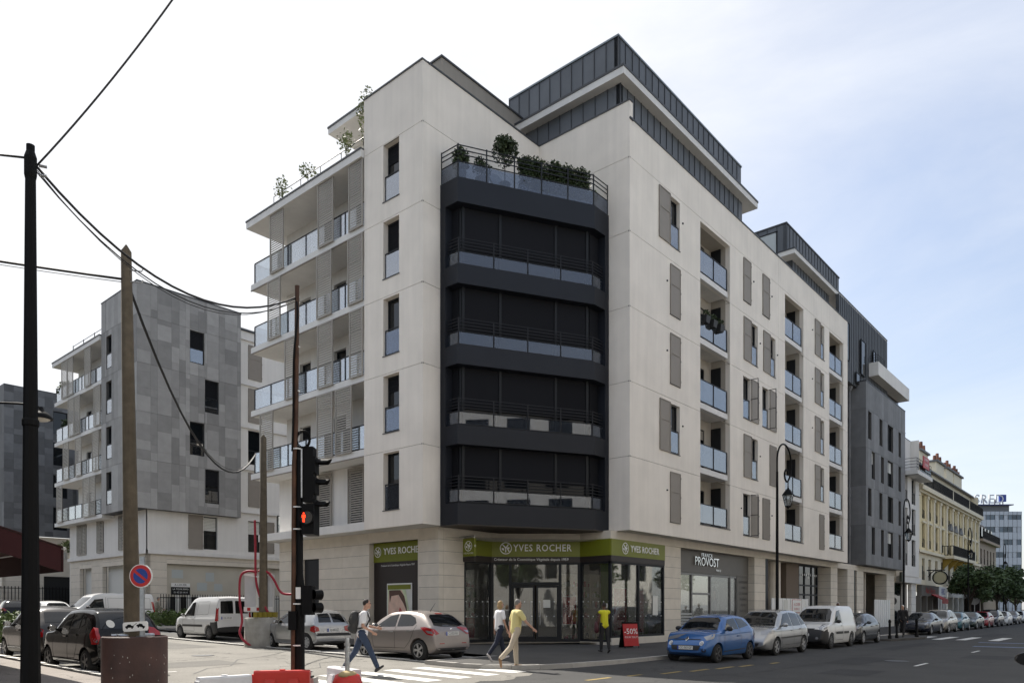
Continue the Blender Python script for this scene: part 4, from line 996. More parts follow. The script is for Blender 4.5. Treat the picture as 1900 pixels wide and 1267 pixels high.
# white wing and base
F2B = Frame(0, 48.4, 0); F2S = Frame(20.6, 0, -90); F2W = Frame(21.3, 0, -90)
hb = [(24.11 * 1.01, 25.08 * 1.01, 5.7, 7.9), (27.6, 28.6, 5.7, 7.9)]
hw = [(27.6, 28.65, z, z + 2.4) for z in (8.9, 11.9, 14.85, 17.9)]
MB().wall(F2B, 20.6, 34, 5.42, 8.0, hb, .25).build('white_wall', M_WHITE, B2)
MB().wall(F2B, 26.77, 34, 8.0, 21.4, hw, .25).build('white_wall', M_WHITE, B2)
for h in hb: window(B2, F2B, *h, -.22, leaves=1, transom=1.0, blind=.4, blindm=M_PALE)
for i, h in enumerate(hw):
    window(B2, F2B, *h, -.22, leaves=1, transom=1.0)
    if i != 1: inst('shutter', shutter_mesh(h[1] - h[0], h[3] - h[2]), B2, F2B.p(h[0], .01, h[2]), 0)
inst('shutter', shutter_mesh(.98, 2.25), B2, F2B.p(23.3, .01, 5.68), 0); inst('shutter', shutter_mesh(.98, 2.25), B2, F2B.p(28.65, .01, 5.68), 0)
for z in (8.42, 11.45, 14.4, 17.4, 20.55): MB().fbox(F2B, 26.8, 34, -.02, .14, z, z + .2).build('string_course', M_SLAB, B2)
MB().fbox(F2B, 20.5, 34, -.02, .16, 5.2, 5.42).build('string_course', M_SLAB, B2); MB().fbox(F2S, -61.6, -48.4 + .16, -.02, .16, 5.2, 5.42).build('string_course', M_SLAB, B2)
GB = ramp_z(50)
courses(F2B, 20.6, 21.9, GB, 5.2, h=.48, parent=B2); courses(F2B, 21.9, 34, 4.62, 5.2, h=.29, parent=B2)
MB().fbox(F2B, 21.9, 34, -.3, -.22, GB, 4.62).build('blank_shopfront', mat('pale_board', (.50, .47, .40), .8, var=.07, scale=1.0), B2)
for (a, z, w, h) in ((22.3, 3.7, .75, .55), (24.6, 3.55, .6, .6), (24.0, 2.9, .7, .55), (25.2, 2.9, .6, .5)):
    MB().fbox(F2B, a, a + w, -.219, -.214, z, z + h).build('paint_patch', mat('pale_blue_patch', (.46, .50, .50), .8), B2)
q = MB(); q.fbox(F2B, 22.25, 23.5, -.2, -.17, 2.62, 3.12); LS = q.build('letting_board', M_FRAME, B2)
q = MB(); q.fbox(F2B, 22.25, 23.5, -.2, -.17, 3.13, 3.38); q.build('letting_board', M_WHITEPAINT, B2)
text_on(LS, F2B, 22.87, -.165, 3.26, 'A LOUER', .2, M_FRAME); text_on(LS, F2B, 22.87, -.165, 2.98, 'LA TOUR IMMO', .15, M_LETTER); text_on(LS, F2B, 22.87, -.165, 2.77, '01 42 20 14 14', .15, M_LETTER)
hs = [(-60.03, -58.3, 5.6, 7.9), (-56.3, -55.2, 5.6, 7.9), (-52.6, -50.9, 5.6, 7.9)]
MB().wall(F2S, -61.5, -48.4, 5.42, 8.0, hs, .25).build('white_wall', M_WHITE, B2)
for h in hs:
    window(B2, F2S, *h, -.22, leaves=2); hm = (h[0] + h[1]) / 2
    louvre_screen(B2, F2S, h[0], hm - .02 if h[1] - h[0] > 1.3 else h[1], h[2], h[3], .03)
    if h[1] - h[0] > 1.3: louvre_screen(B2, F2S, hm + .02, h[1], h[2], h[3], .03)
courses(F2S, -61.5, -59.61, GB, 5.2, h=.48, parent=B2); courses(F2S, -57.4, -55.43, GB, 5.2, h=.48, parent=B2); courses(F2S, -49.6, -48.4, GB, 5.2, h=.48, parent=B2)
courses(F2S, -59.61, -57.4, 4.6, 5.2, h=.3, parent=B2); courses(F2S, -55.43, -49.6, 4.6, 5.2, h=.3, parent=B2)
for a0, a1 in ((-59.61, -57.4), (-55.43, -49.6)): MB().fbox(F2S, a0, a1, -.5, -.4, GB, 4.6).build('garage_door', M_PALE, B2)
for z in (1.5, 2.3, 2.9): piece('notice', B2, F2S, -52.0, -51.3, -.39, -.38, z, z + .45, M_FRAME if z != 2.3 else M_TAUPE2)
MB().box(20.6, 34, 61.5, 61.6, GB, 8).build('end_wall', M_WHITE, B2)
# balconies on the side street
FB2 = Frame(21.2, 0, -90)
MB().wall(FB2, -61.6, -53.46, 8, 20.0, [(y, y + .95, dz(k) + .05, dz(k) + 2.2) for y in (-56.5, -60) for k in (1, 2, 3, 4)], .2).build('balcony_wall', M_WHITE, B2)
for y in (-56.5, -60):
    for k in (1, 2, 3, 4): window(B2, FB2, y, y + .95, dz(k) + .05, dz(k) + 2.2, -.18)
for k in (1, 2, 3, 4):
    MB().box(19.85, 21.25, 53.5, 62.45, dz(k) - .26, dz(k)).build('balcony_slab', M_SLAB, B2)
    MB().box(21.25, 24, 61.6, 62.45, dz(k) - .26, dz(k)).build('balcony_slab', M_SLAB, B2)
    glass_rail(B2, Frame(19.95, 0, -90), -62.35, -53.55, dz(k) + .02, 1.02, 0, step=1.25)
    glass_rail(B2, Frame(0, 62.35, 180), -23.8, -19.95, dz(k) + .02, 1.02, 0, step=1.3)
MB().box(19.7, 24, 53.5, 62.5, 19.72, 20.0).build('roof_slab', M_SLAB, B2); MB().box(19.67, 24, 53.5, 62.53, 20.0, 20.09).build('roof_edge', M_COPING, B2)
for k, ys in {4: (59.6, 58.45, 55.2), 3: (58.3, 57.15, 53.55), 2: (59.3, 56.9, 53.8), 1: (60.6, 55.5, 54.4)}.items():
    for y in ys: louvre_screen(B2, F2L, -y - 1.1, -y, dz(k) - .03, dz(k) + 2.7, .02)
k_ = MB(); k_.tube([(20.3, 53.6, 20.9), (20.3, 60, 20.9)], .02, 5)
for y in (54, 56, 58, 60): k_.tube([(20.3, y, 20.05), (20.3, y, 20.95)], .03, 5)
k_.build('roof_rail', M_RAIL, B2)

# ------------------------------------------------------------------ darker block at the left edge
B3 = thing('apartment_building', 'dark grey panelled apartment block beyond, at the far left behind the lamp post', 'apartment building', (24, 80, ramp_z(77)))
F3R = Frame(0, 77.1, 0); F3L = Frame(20.5, 0, -90); G3 = ramp_z(77)
LV3 = [8.3, 11.2, 14.2, 17.3, 20.2, 21.6]
h3 = [(24.4, 25.6, z, z + 2.1) for z in (9.0, 12.0, 15.0, 17.9)]
clad(B3, F3R, 20.5, 30, LV3, h3, [.75, .9, .55, 1.0, .7], M_CLAD2)
for h in h3: window(B3, F3R, *h, -.2, leaves=1)
clad(B3, F3L, -84, -77.1, LV3, [], [.9, .7, 1.1], M_CLAD2, splits=False)
MB().box(20.5, 30, 77.1, 84, 21.6, 21.67).build('roof', M_COPING, B3)
MB().box(20.5, 30, 77.5, 84, 4.7, 8.3).build('upper_base', M_STONE, B3)
courses(Frame(0, 77.5, 0), 20.5, 23.75, G3, 4.7, h=.5, parent=B3); courses(Frame(0, 77.5, 0), 26.3, 30, G3, 4.7, h=.5, parent=B3)
MB().box(23.75, 26.3, 77.7, 77.8, G3, 4.7).build('garage_door', M_FRAME, B3)
courses(Frame(20.5, 0, -90), -84, -77.5, G3, 4.7, h=.5, parent=B3)
MB().box(26, 34, 66, 76, 8.0, 16.5).build('linking_block', M_CLAD2, B3)

# ------------------------------------------------------------------ slate clad infill with zinc top, right of the white block
B4 = thing('apartment_building', 'slate grey clad infill building with zinc upper storeys and a white jutting balcony', 'apartment building', (62, 17.5, .25))
FZ = Frame(0, 16.45, 0)
zinc(FZ, 53.6, 66.0, 17.9, 23.44, B4, w=.42, m=mat('dark_zinc', (.085, .09, .097), .5, metal=.3, rnd=.08, var=.06))
for a0, a1, z0, z1 in ((58.4, 59.5, 19.0, 21.6), (61.5, 62.2, 20.4, 21.6), (64.4, 65.2, 19.9, 21.1), (54.2, 55.6, 19.2, 21.9), (57.2, 58.2, 18.1, 18.9)): window(B4, FZ, a0, a1, z0, z1, .08)
for k in range(5): MB().box(53.6, 57.9, 17.4, 17.5, 4.9 + 2.85 * k, 7.1 + 2.85 * k).build('recess_panel', M_FRAME, B4); MB().box(53.6, 57.9, 16.9, 17.5, 7.1 + 2.85 * k, 7.75 + 2.85 * k).build('recess_band', M_CLAD3, B4)
k_ = MB(); k_.tube([(57.2, 16.8, 4.9), (57.2, 16.8, 17.6)], .07, 8); k_.lathe([(.07, 17.5), (.22, 17.75), (.22, 18.0)], 8, 0, (57.2, 16.8, 0)); k_.build('downpipe', M_CLAD3, B4)
rows = [5.75, 8.55, 11.38, 14.2]
h4 = []
for i, z in enumerate(rows):
    cols = ((58.44, 59.31), (61.42, 62.27), (63.75, 65.38), (67.04, 67.82)) if i % 2 else ((59.39, 60.24), (61.86, 62.68), (63.75, 65.38), (67.04, 67.82))
    for a0, a1 in cols: h4.append((a0, a1, z, z + 2.03))
clad(B4, FS, 57.9, 69.2, [4.93, 7.85, 10.7, 13.5, 16.35, 18.3], h4, [1.1, .9, 1.3, .8], M_CLAD3, splits=False)
for h in h4: window(B4, FS, *h, -.22, leaves=1 if h[1] - h[0] < 1.2 else 2, blind=.4 if rc.random() < .3 else 0, blindm=M_PALE)
clad(B4, Frame(57.9, 0, -90), -17.5, -15.86, [4.93, 7.85, 10.7, 13.5, 16.35, 18.3], [], [1.64], M_CLAD3, splits=False)
MB().box(57.88, 69.22, 15.84, 17.6, 18.3, 18.37).build('coping', M_COPING, B4)
MB().box(57.9, 69.2, 15.9, 17.5, 4.9, 4.925).build('soffit', M_COPING, B4); MB().box(69.15, 69.2, 15.9, 24, 4.9, 18.3).build('side_wall', M_CLAD3, B4)
MB().box(57.9, 69.2, 16.5, 24, 18.2, 18.29).build('terrace', M_COPING, B4)
k_ = MB(); k_.box(60.8, 70.2, 15.77, 16.9, 19.4, 20.42); k_.build('balcony_box', M_WHITE, B4)
MB().box(60.7, 70.1, 16.6, 17.2, 18.4, 19.4).build('glazed_strip', M_GLASS, B4)
k_ = MB()
for z in (20.6, 20.78, 20.96): k_.tube([(60.85, 15.85, z), (60.85, 16.4, z)], .02, 5); k_.tube([(60.85, 15.85, z), (63, 15.85, z)], .02, 5)
k_.build('balcony_rail', M_RAIL, B4)
for a0, a1 in ((55.74, 57.27), (57.99, 59.6), (66.0, 68.4)): courses(FGS, a0, a1, .24, 4.5, dep=.9, parent=B4)
MB().fbox(FGS, 53.6, 69.0, -.9, 0, 4.505, 4.88).build('lintel_beam', M_STONE, B4); MB().fbox(FGS, 57.3, 57.97, -.5, -.1, .24, 4.5).build('vent_grille', M_FRAME, B4)
MB().lathe([(.3, .24), (.3, 4.5)], 16, 0, (60.6, 17.2, 0)).build('round_column', mat('tan_column', (.26, .21, .155), .8), B4)
MB().fbox(FGS, 61.8, 61.95, -.6, -.5, .24, 4.5).build('opening_post', M_STONE, B4)

# ------------------------------------------------------------------ narrow white building
B5 = thing('apartment_building', 'narrow white rendered building with a jutting balcony, between slate block and yellow facade', 'apartment building', (71.8, 17, .25))
F5 = Frame(0, 15.9, 0)
h5 = [(71.6, 73.0, z, z + 2.3) for z in (5.4, 8.1, 10.8)] + [(69.4, 70.2, z, z + 2.2) for z in (5.4, 8.1, 10.8)]
MB().wall(F5, 69.22, 74.3, 4.5, 13.3, h5, .3).build('front_wall', M_WHITE, B5)
for h in h5: window(B5, F5, *h, -.25, leaves=2 if h[1] - h[0] > 1 else 1, guard=1.0, gbars=7)
MB().wall(Frame(0, 16.6, 0), 69.22, 74.3, 13.5, 16.8, [(70.9, 72.2, 13.6, 15.6), (69.4, 70.3, 13.6, 15.8)], .25).build('attic_wall', M_WHITE, B5)
for h in ((70.9, 72.2, 13.6, 15.6), (69.4, 70.3, 13.6, 15.8)): window(B5, Frame(0, 16.6, 0), *h, -.2, leaves=2)
MB().box(69.22, 74.7, 14.9, 16.6, 13.0, 13.32).build('balcony_slab', M_SLAB, B5)
k_ = MB()
for i in range(9): k_.tube([(69.4 + i * .65, 15.0, 13.32), (69.4 + i * .65, 15.0, 14.35)], .02, 5)
for z in (13.6, 13.85, 14.1, 14.35): k_.tube([(69.3, 15.0, z), (74.65, 15.0, z)], .02, 5); k_.tube([(69.3, 15.0, z), (69.3, 16.5, z)], .02, 5)
k_.build('balcony_rail', M_BLACK, B5)
MB().box(70.6, 74.6, 15.03, 15.05, 13.35, 14.0).build('rail_panel', M_LGLASS, B5)
MB().box(69.22, 74.3, 16.6, 24, 16.75, 16.82).build('roof', M_COPING, B5); MB().face([(74.3, 15.9, 4.5), (74.3, 24, 4.5), (74.3, 24, 16.8), (74.3, 15.9, 16.8)]).build('side_wall', M_WHITE, B5)
k_ = MB(); k_.tube([(69.3, 16.7, 17.3), (73, 16.7, 17.3)], .025, 5)
for x in (69.4, 71, 72.8): k_.tube([(x, 16.7, 16.8), (x, 16.7, 17.3)], .025, 5)
k_.build('roof_rail', M_RAIL, B5)
FG5 = Frame(0, 16.2, 0)
MB().fbox(FG5, 69.2, 75.4, -.4, .25, 3.95, 4.5).build('lintel', M_WHITE, B5); courses(FG5, 72.9, 74.5, .24, 3.95, h=.6, parent=B5, m=M_WHITE)
k_ = MB(); k_.fbox(FG5, 68.5, 72.9, -.5, -.4, .24, 3.94); k_.build('dark_shopfront', M_GLASS, B5)
MB().fbox(FG5, 70.9, 72.8, -.39, -.35, .3, 3.9).build('shop_shutter', M_TAUPE2, B5)
RS = thing('letting_sign', 'small red letting sign hung on the balcony rail of the narrow white building', 'sign', (71.5, 14.85, 14.0))
MB().box(70.9, 73.1, 14.84, 14.9, 13.75, 14.75).build('sign_plate', M_SHOPRED, RS)
for i, s in enumerate(('A VENDRE', 'A LOUER')): text_on(RS, Frame(0, 14.83, 0), 72, .002, 14.5 - i * .42, s, .3, M_LETTER)
CB = thing('shop_sign', 'dark square sign with a yellow disc beside the arcade end', 'shop sign', (69.6, 16.0, 4.2))
MB().fbox(FG5, 68.7, 70.3, .02, .2, 3.98, 5.2 - .4).build('sign_box', mat('dark_olive', (.035, .04, .025), .5), CB); MB().lathe([(0, -.02), (.3, -.02), (.3, 0)], 16, 0, (69.5, 15.98, 4.45), 'y').build('disc', mat('dull_yellow', (.25, .2, .02), .6), CB)

# ------------------------------------------------------------------ yellow facade with chimneys
M_YEL = mat('yellow_render', (0.77, 0.655, 0.39), .85, var=.06, streak=.05); M_CREAM = mat('cream_stone', (0.76, 0.69, 0.53), .85, var=.06, streak=.05)
M_SHADE = mat('yellow_blind', (0.36, 0.275, 0.12), .8); M_POT = mat('terracotta_pot', (.20, .085, .055), .8, rnd=.35)
B6 = thing('apartment_building', 'old yellow and cream terrace facade with iron balconies and brick chimney stacks', 'apartment building', (90, 17.5, .25))
F6 = Frame(0, 16.2, 0)
cx = [77.4, 80.0, 82.9, 85.6, 88.9, 91.6, 94.3, 97.3, 99.8, 102.2, 104.6]
h6 = [(x - .55, x + .55, z, z + hh) for x in cx for z, hh in ((4.4, 2.0), (7.4, 2.2), (10.1, 2.1))]
MB().wall(F6, 74.8, 106, 6.9, 12.5, h6, .25).build('front_wall', M_YEL, B6)
MB().wall(F6, 74.8, 106, 3.95, 6.9, h6, .25).build('mezzanine_wall', M_CREAM, B6)
for i in range(6): MB().fbox(F6, 74.8, 106, 0, .03, 4.02 + i * .48, 4.46 + i * .48).build('rusticated_course', M_CREAM, B6) if False else None
for h in h6: window(B6, F6, *h, -.22, leaves=2, blind=.75 if h[2] > 7 else .3, blindm=M_SHADE, guard=.8, gbars=6)
for i, x in enumerate([75.1] + [(a + b) / 2 for a, b in zip(cx, cx[1:])] + [105.7]):
    MB().fbox(F6, x - .3, x + .3, 0, .14, 7.3, 12.3).build('pilaster', M_CREAM, B6); MB().fbox(F6, x - .4, x + .4, 0, .2, 12.0, 12.3).build('capital', M_CREAM, B6)
for x in cx: MB().fbox(F6, x - .75, x + .75, 0, .12, 9.68, 9.85).build('window_cornice', M_CREAM, B6)
for x in cx[4:7]:
    k_ = MB(); k_.prism([F6.p(x - .95, 0, 9.85), F6.p(x + .95, 0, 9.85), F6.p(x, 0, 10.6)], [F6.p(x - .95, .25, 9.85), F6.p(x + .95, .25, 9.85), F6.p(x, .25, 10.6)]); k_.build('pediment', M_CLAD3, B6)
for z, b_, t_ in ((6.85, .3, .25), (12.5, .55, .4), (12.3, .3, .2)): MB().fbox(F6, 74.7, 106.1, -.1, b_, z, z + t_).build('cornice', M_CREAM, B6)
def iron_rail(parent, F, a0, a1, b, z0, h=1.0, n=None):
    k = MB(); n = n or int((a1 - a0) / .22)
    k.fbox(F, a0, a1, b - .03, b + .03, z0 + h - .06, z0 + h); k.fbox(F, a0, a1, b - .02, b + .02, z0 + .05, z0 + .1)
    for i in range(n + 1): k.fbox(F, a0 + (a1 - a0) * i / n - .03, a0 + (a1 - a0) * i / n + .03, b - .015, b + .015, z0, z0 + h)
    return k.build('iron_railing', M_BLACK, parent)
for a0, a1 in ((75.2, 88), (88.6, 97), (97.6, 106)): iron_rail(B6, F6, a0, a1, .5, 12.9)
MB().fbox(F6, 85.2, 97.2, 0, 1.1, 6.75, 7.05).build('balcony_slab', M_CREAM, B6); iron_rail(B6, F6, 85.3, 97.1, 1.05, 7.05); iron_rail(B6, Frame(85.3, 0, -90), -16.2, -15.15, 0, 7.05)
for x in (86, 88.8, 91.5, 94.2, 96.6):
    k_ = MB(); k_.prism([F6.p(x - .2, 0, 5.7), F6.p(x + .2, 0, 5.7), F6.p(x + .2, 0, 6.75), F6.p(x - .2, 0, 6.75)], [F6.p(x - .2, .15, 5.9), F6.p(x + .2, .15, 5.9), F6.p(x + .2, .95, 6.74), F6.p(x - .2, .95, 6.74)]); k_.build('console', mat('ochre_console', (.42, .29, .06), .8), B6)
F6A = Frame(0, 17.0, 0)
ha = [(x - .5, x + .5, 13.1, 14.7) for x in cx]
MB().wall(F6A, 74.8, 106, 12.9, 15.3, ha, .2).build('attic_wall', M_CREAM, B6)
for h in ha: window(B6, F6A, *h, -.15, leaves=1, blind=.8, blindm=M_SHADE)
k_ = MB(); k_.prism([(74.7, 16.6, 15.3), (106.1, 16.6, 15.3), (106.1, 24, 15.3), (74.7, 24, 15.3)], [(74.7, 16.7, 15.5), (106.1, 16.7, 15.5), (106.1, 20, 17.2), (74.7, 20, 17.2)]); k_.build('roof', M_CLAD3, B6)
MB().face([(74.8, 16.2, 3.9), (74.8, 24, 3.9), (74.8, 24, 15.3), (74.8, 17, 15.3), (74.8, 17, 12.9), (74.8, 16.2, 12.9)]).build('side_wall', M_CREAM, B6); MB().face([(106, 16.2, 3.9), (106, 24, 3.9), (106, 24, 15.3), (106, 16.2, 15.3)]).build('side_wall', M_CREAM, B6)
for x0, x1, n in ((85.5, 89, 3), (93.0, 97, 3), (98.4, 102.2, 3), (102.8, 107.5, 4)):
    MB().box(x0, x1, 18.2, 18.9, 15.6, 18.0).build('chimney', M_CREAM, B6); MB().box(x0 - .2, x1 + .2, 18.0, 19.1, 18.0, 18.2).build('chimney_cap', M_CLAD3, B6)
    for i in range(n): MB().lathe([(.2, 18.2), (.16, 18.8 + .22 * ((i * 2) % 3))], 8, 0, (x0 + (x1 - x0) * (i + .5) / n, 18.5, 0)).build('chimney_pot', M_POT, B6)
# street level shops of the yellow facade
def small_shop(lbl, a0, a1, fascia, txt, tm, size, door=True):
    S = thing('small_shop', lbl, 'shop front', ((a0 + a1) / 2, 16.3, .22))
    F = Frame(0, 16.0, 0)
    MB().fbox(F, a0, a1, -.3, .1, 2.9, 3.9).build('fascia', fascia, S)
    MB().fbox(F, a0, a1, -.5, -.4, .22, 2.9).build('shop_glass', M_GLASS, S)
    for i in range(4): a = a0 + (a1 - a0) * i / 3; piece('shop_post', S, F, a - .12, a + .12, -.4, .05, .22, 2.9, fascia)
    text_on(S, F, (a0 + a1) / 2, .11, 3.4, txt, size, tm); return S
small_shop('grey bakery front with red script lettering below the round hanging sign', 75.3, 82.4, M_SALON, 'Aux Délices', mat('red_letters', (.45, .02, .02), .5), .8)
small_shop('white fascia shop with blue lettering next to the bakery', 82.6, 86.2, M_WHITEPAINT, 'ABC', mat('blue_letters', (.03, .06, .3), .5), .9)
small_shop('small shop with pale shopfront behind the first street tree', 86.8, 95, M_PALE, 'OPTIQUE', M_FRAME, .6)
small_shop('dark shopfront furthest along the yellow facade', 95.4, 105.5, M_BROWN, 'CAFE', M_LETTER, .6)
DS = thing('hanging_sign', 'round cream hanging sign on an ornate iron bracket above the bakery', 'shop sign', (78.4, 15.6, 4.3))
MB().lathe([(0, -.08), (.52, -.08), (.58, 0), (.52, .08), (0, .08)], 24, 0, (78.3, 15.0, 4.6), 'x').build('disc', mat('cream_enamel', (.45, .42, .28), .5), DS)
k_ = MB(); k_.tube([(78.3, 16.1, 5.3), (78.3, 14.6, 5.3)], .05, 6); k_.tube([(78.3, 16.0, 4.7), (78.3, 15.7, 5.1), (78.3, 15.4, 5.3)], .04, 5); k_.lathe([(.56, -.1), (.64, -.1), (.64, .1), (.56, .1), (.56, -.1)], 24, 0, (78.3, 15.0, 4.6), 'x', False); k_.build('bracket', M_BLACK, DS)

# ------------------------------------------------------------------ brown mansard building and the far office
B7 = thing('apartment_building', 'brown stuccoed corner building with a rounded mansard roof beyond the yellow facade', 'apartment building', (112, 17.5, .25))
M_BRN = mat('brown_stucco', (.36, .29, .225), .85, var=.06)
c7 = [108, 110.4, 112.8, 115.2, 117.6]
h7 = [(x - .5, x + .5, z, z + 1.9) for x in c7 for z in (4.5, 7.3)]
MB().wall(F6, 106.1, 119.5, .2, 10.0, h7, .25).build('front_wall', M_BRN, B7)
for h in h7: window(B7, F6, *h, -.2, leaves=2, guard=.8, gbars=5)
MB().fbox(F6, 106.1, 119.7, -.1, .5, 10.0, 10.3).build('cornice', M_BRN, B7); iron_rail(B7, F6, 106.2, 119.6, .45, 10.3)
k_ = MB(); k_.prism([(106.1, 16.5, 10.3), (119.5, 16.5, 10.3), (119.5, 24, 10.3), (106.1, 24, 10.3)], [(106.1, 17.4, 12.9), (118.5, 17.4, 12.9), (118.5, 23, 12.9), (106.1, 23, 12.9)]); k_.build('mansard_roof', mat('brown_roof', (.13, .10, .085), .8), B7)
for x in c7: MB().box(x - .5, x + .5, 16.45, 17.2, 10.5, 12.1).build('dormer', M_GLASS, B7)
MB().face([(119.5, 16.2, .2), (119.5, 24, .2), (119.5, 24, 10.2), (119.5, 16.2, 10.2)]).build('side_wall', M_BRN, B7)
OF = thing('office_building', 'far pale glass office block with roof lettering and a blue cube', 'office building', (238, 31, 0))
FO = Frame(238, 31, math.degrees(THETA) - 90)
M_OFF = mat('pale_metal_cladding', (.52, .56, .60), .5, var=.05); M_OFG = mat('office_glass', (.10, .13, .16), .1, rnd=.4)
FO_z = [2, 5.4, 8.8, 12.2, 15.6, 19, 22.4, 25.6]
MB().fbox(FO, -9, 5.4, -14, -.1, 0, 28.0).build('core', M_OFF, OF)
for i, z in enumerate(FO_z):
    MB().fbox(FO, -9, 5.4, -.1, .12, z + 1.5, min(28.0, z + 3.38)).build('spandrel_panel', M_OFF, OF)
    for j in range(12):
        piece('window_pane', OF, FO, -8.9 + j * 1.19, -8.9 + j * 1.19 + 1.12, -.1, .0, z + .06, z + 1.48, M_OFG if rc.random() < .6 else M_OFF)
k_ = MB()
for j in range(13): k_.fbox(FO, -9 + j * 1.19, -8.93 + j * 1.19, -.1, .16, 0, 28)
k_.build('mullion', M_CLAD3, OF)
MB().fbox(FO, -9, 2.4, -10, -.5, 28.0, 29.7).build('roof_storey', M_CLAD3, OF); MB().fbox(FO, -9.5, 3.2, -11, .2, 29.7, 29.95).build('roof_edge', mat('blue_edge', (.04, .05, .16), .4), OF)
text_on(OF, FO, -2.7, -1.0, 31.4, 'SRED', 3.4, M_SILV if False else mat('grey_letters', (.62, .64, .66), .4), .15, 1.05)
k_ = MB()
for a in (-5.6, -4, -2.5, -1.0, .4, 1.2): k_.fbox(FO, a - .1, a + .1, -1.4, -1.2, 29.95, 31.5)
k_.build('letter_struts', M_CLAD3, OF)
MB().fbox(FO, .1, 1.9, -1.4, -.9, 30.8, 32.7).build('blue_cube', mat('blue_sign', (.02, .05, .30), .3), OF)

# ------------------------------------------------------------------ the houses across both streets: out of frame, mirrored in the panes and paintwork
M_OPP = mat('opposite_render', (.62, .605, .575), .85, var=.06, streak=.06)
def opposite(lbl, F, a0, a1, zt, org, m, wid):
    S = thing('apartment_building', lbl, 'apartment building', org)
    hs = [(a, a + 1.75, z, z + 2.15) for z in [4.6 + 3 * i for i in range(int((zt - 6) / 3))] for a in [a0 + 1.2 + wid * j for j in range(int((a1 - a0 - 2) / wid))]]
    MB().wall(F, a0, a1, 0, zt, hs, .25).build('front_wall', m, S)
    MB().fbox(F, a0, a1, -9, -.3, 0, zt - .1).build('core', M_FRAME, S)
    k = MB()
    for h in hs: k.fbox(F, h[0] + .02, h[1] - .02, -.28, -.22, h[2], h[3])
    w = k.build('windows', M_GLASS, S); w['kind'] = 'stuff'
    k = MB(); k.fbox(F, a0, a1, -.1, .3, zt, zt + .3); k.build('cornice', M_SLAB, S)
    return S
opposite('pale apartment house across the main street, mirrored in the bay panes', Frame(0, -7.5, 180), -70, 1, 18, (34, -8, 0), M_OPP, 3.1)
opposite('cream house across the crossing, mirrored in the shop doors', Frame(0, -9.0, 180), 3, 60, 17, (-30, -9, 0), M_OPP, 3.4)
opposite('unseen house on the left side of the side street, darkened to be mirrored in the parked paintwork', Frame(1.4, 0, 90), 14.5, 75, 11, (1.4, 40, .5), mat('darkened_render', (.10, .09, .08), .85, var=.1), 3.2)  # added out of view, coloured dark to deepen the reflections in the cars
# ------------------------------------------------------------------ vehicles
def pchip(pts):
    xs = [p[0] for p in pts]; ys = [p[1] for p in pts]; n = len(xs)
    h = [xs[i + 1] - xs[i] for i in range(n - 1)]; d = [(ys[i + 1] - ys[i]) / h[i] for i in range(n - 1)]
    m = [d[0]] + [0 if d[i - 1] * d[i] <= 0 else 2 * d[i - 1] * d[i] / (d[i - 1] + d[i]) for i in range(1, n - 1)] + [d[-1]]
    def f(x):
        if x <= xs[0]: return ys[0]
        if x >= xs[-1]: return ys[-1]
        i = max(j for j in range(n - 1) if xs[j] <= x); t = (x - xs[i]) / h[i]
        return (2 * t**3 - 3 * t**2 + 1) * ys[i] + (t**3 - 2 * t**2 + t) * h[i] * m[i] + (-2 * t**3 + 3 * t**2) * ys[i + 1] + (t**3 - t**2) * h[i] * m[i + 1]
    return f
def paint(name, col, metal=0.0, rough=.22):
    return mat(name, col, rough, metal=metal, coat=.45, spec=.35)
M_TYRE = mat('tyre_rubber', (.012, .012, .012), .85)
M_RIM = mat('alloy_rim', (.48, .48, .49), .35, metal=.8)
M_CAP = mat('hub_cap', (.40, .41, .42), .45, metal=.5)
M_DRIM = mat('dark_rim', (.08, .08, .085), .4, metal=.6)
M_CGLASS = mat('car_glass', (.006, .007, .008), .04, spec=.55)
M_LAMP = mat('headlamp', (.30, .31, .33), .10, metal=.5)
M_TAIL = mat('tail_lamp', (.30, .008, .010), .15, coat=.6)
M_TRIM = mat('black_trim', (.014, .014, .015), .55)
M_PLATE = mat('plate_white', (.70, .70, .68), .5); M_PBLUE = mat('plate_blue', (.02, .06, .35), .5); M_PTXT = mat('plate_letters', (.02, .02, .02), .6)
M_CHROME = mat('chrome', (.72, .72, .74), .12, metal=1.0)
M_SEAM = mat('door_gap', (.012, .012, .012), .8)
def spl(P, n):
    """Catmull-Rom through the points, n samples"""
    out = []; m = len(P) - 1
    for i in range(n):
        u = i / (n - 1) * m; k = min(int(u), m - 1); t = u - k
        p0, p1, p2, p3 = P[max(k - 1, 0)], P[k], P[k + 1], P[min(k + 2, m)]
        out.append(tuple(.5 * (2 * b + (c - a) * t + (2 * a - 5 * b + 4 * c - d) * t * t + (3 * b - a - 3 * c + d) * t**3) for a, b, c, d in zip(p0, p1, p2, p3)))
    return out
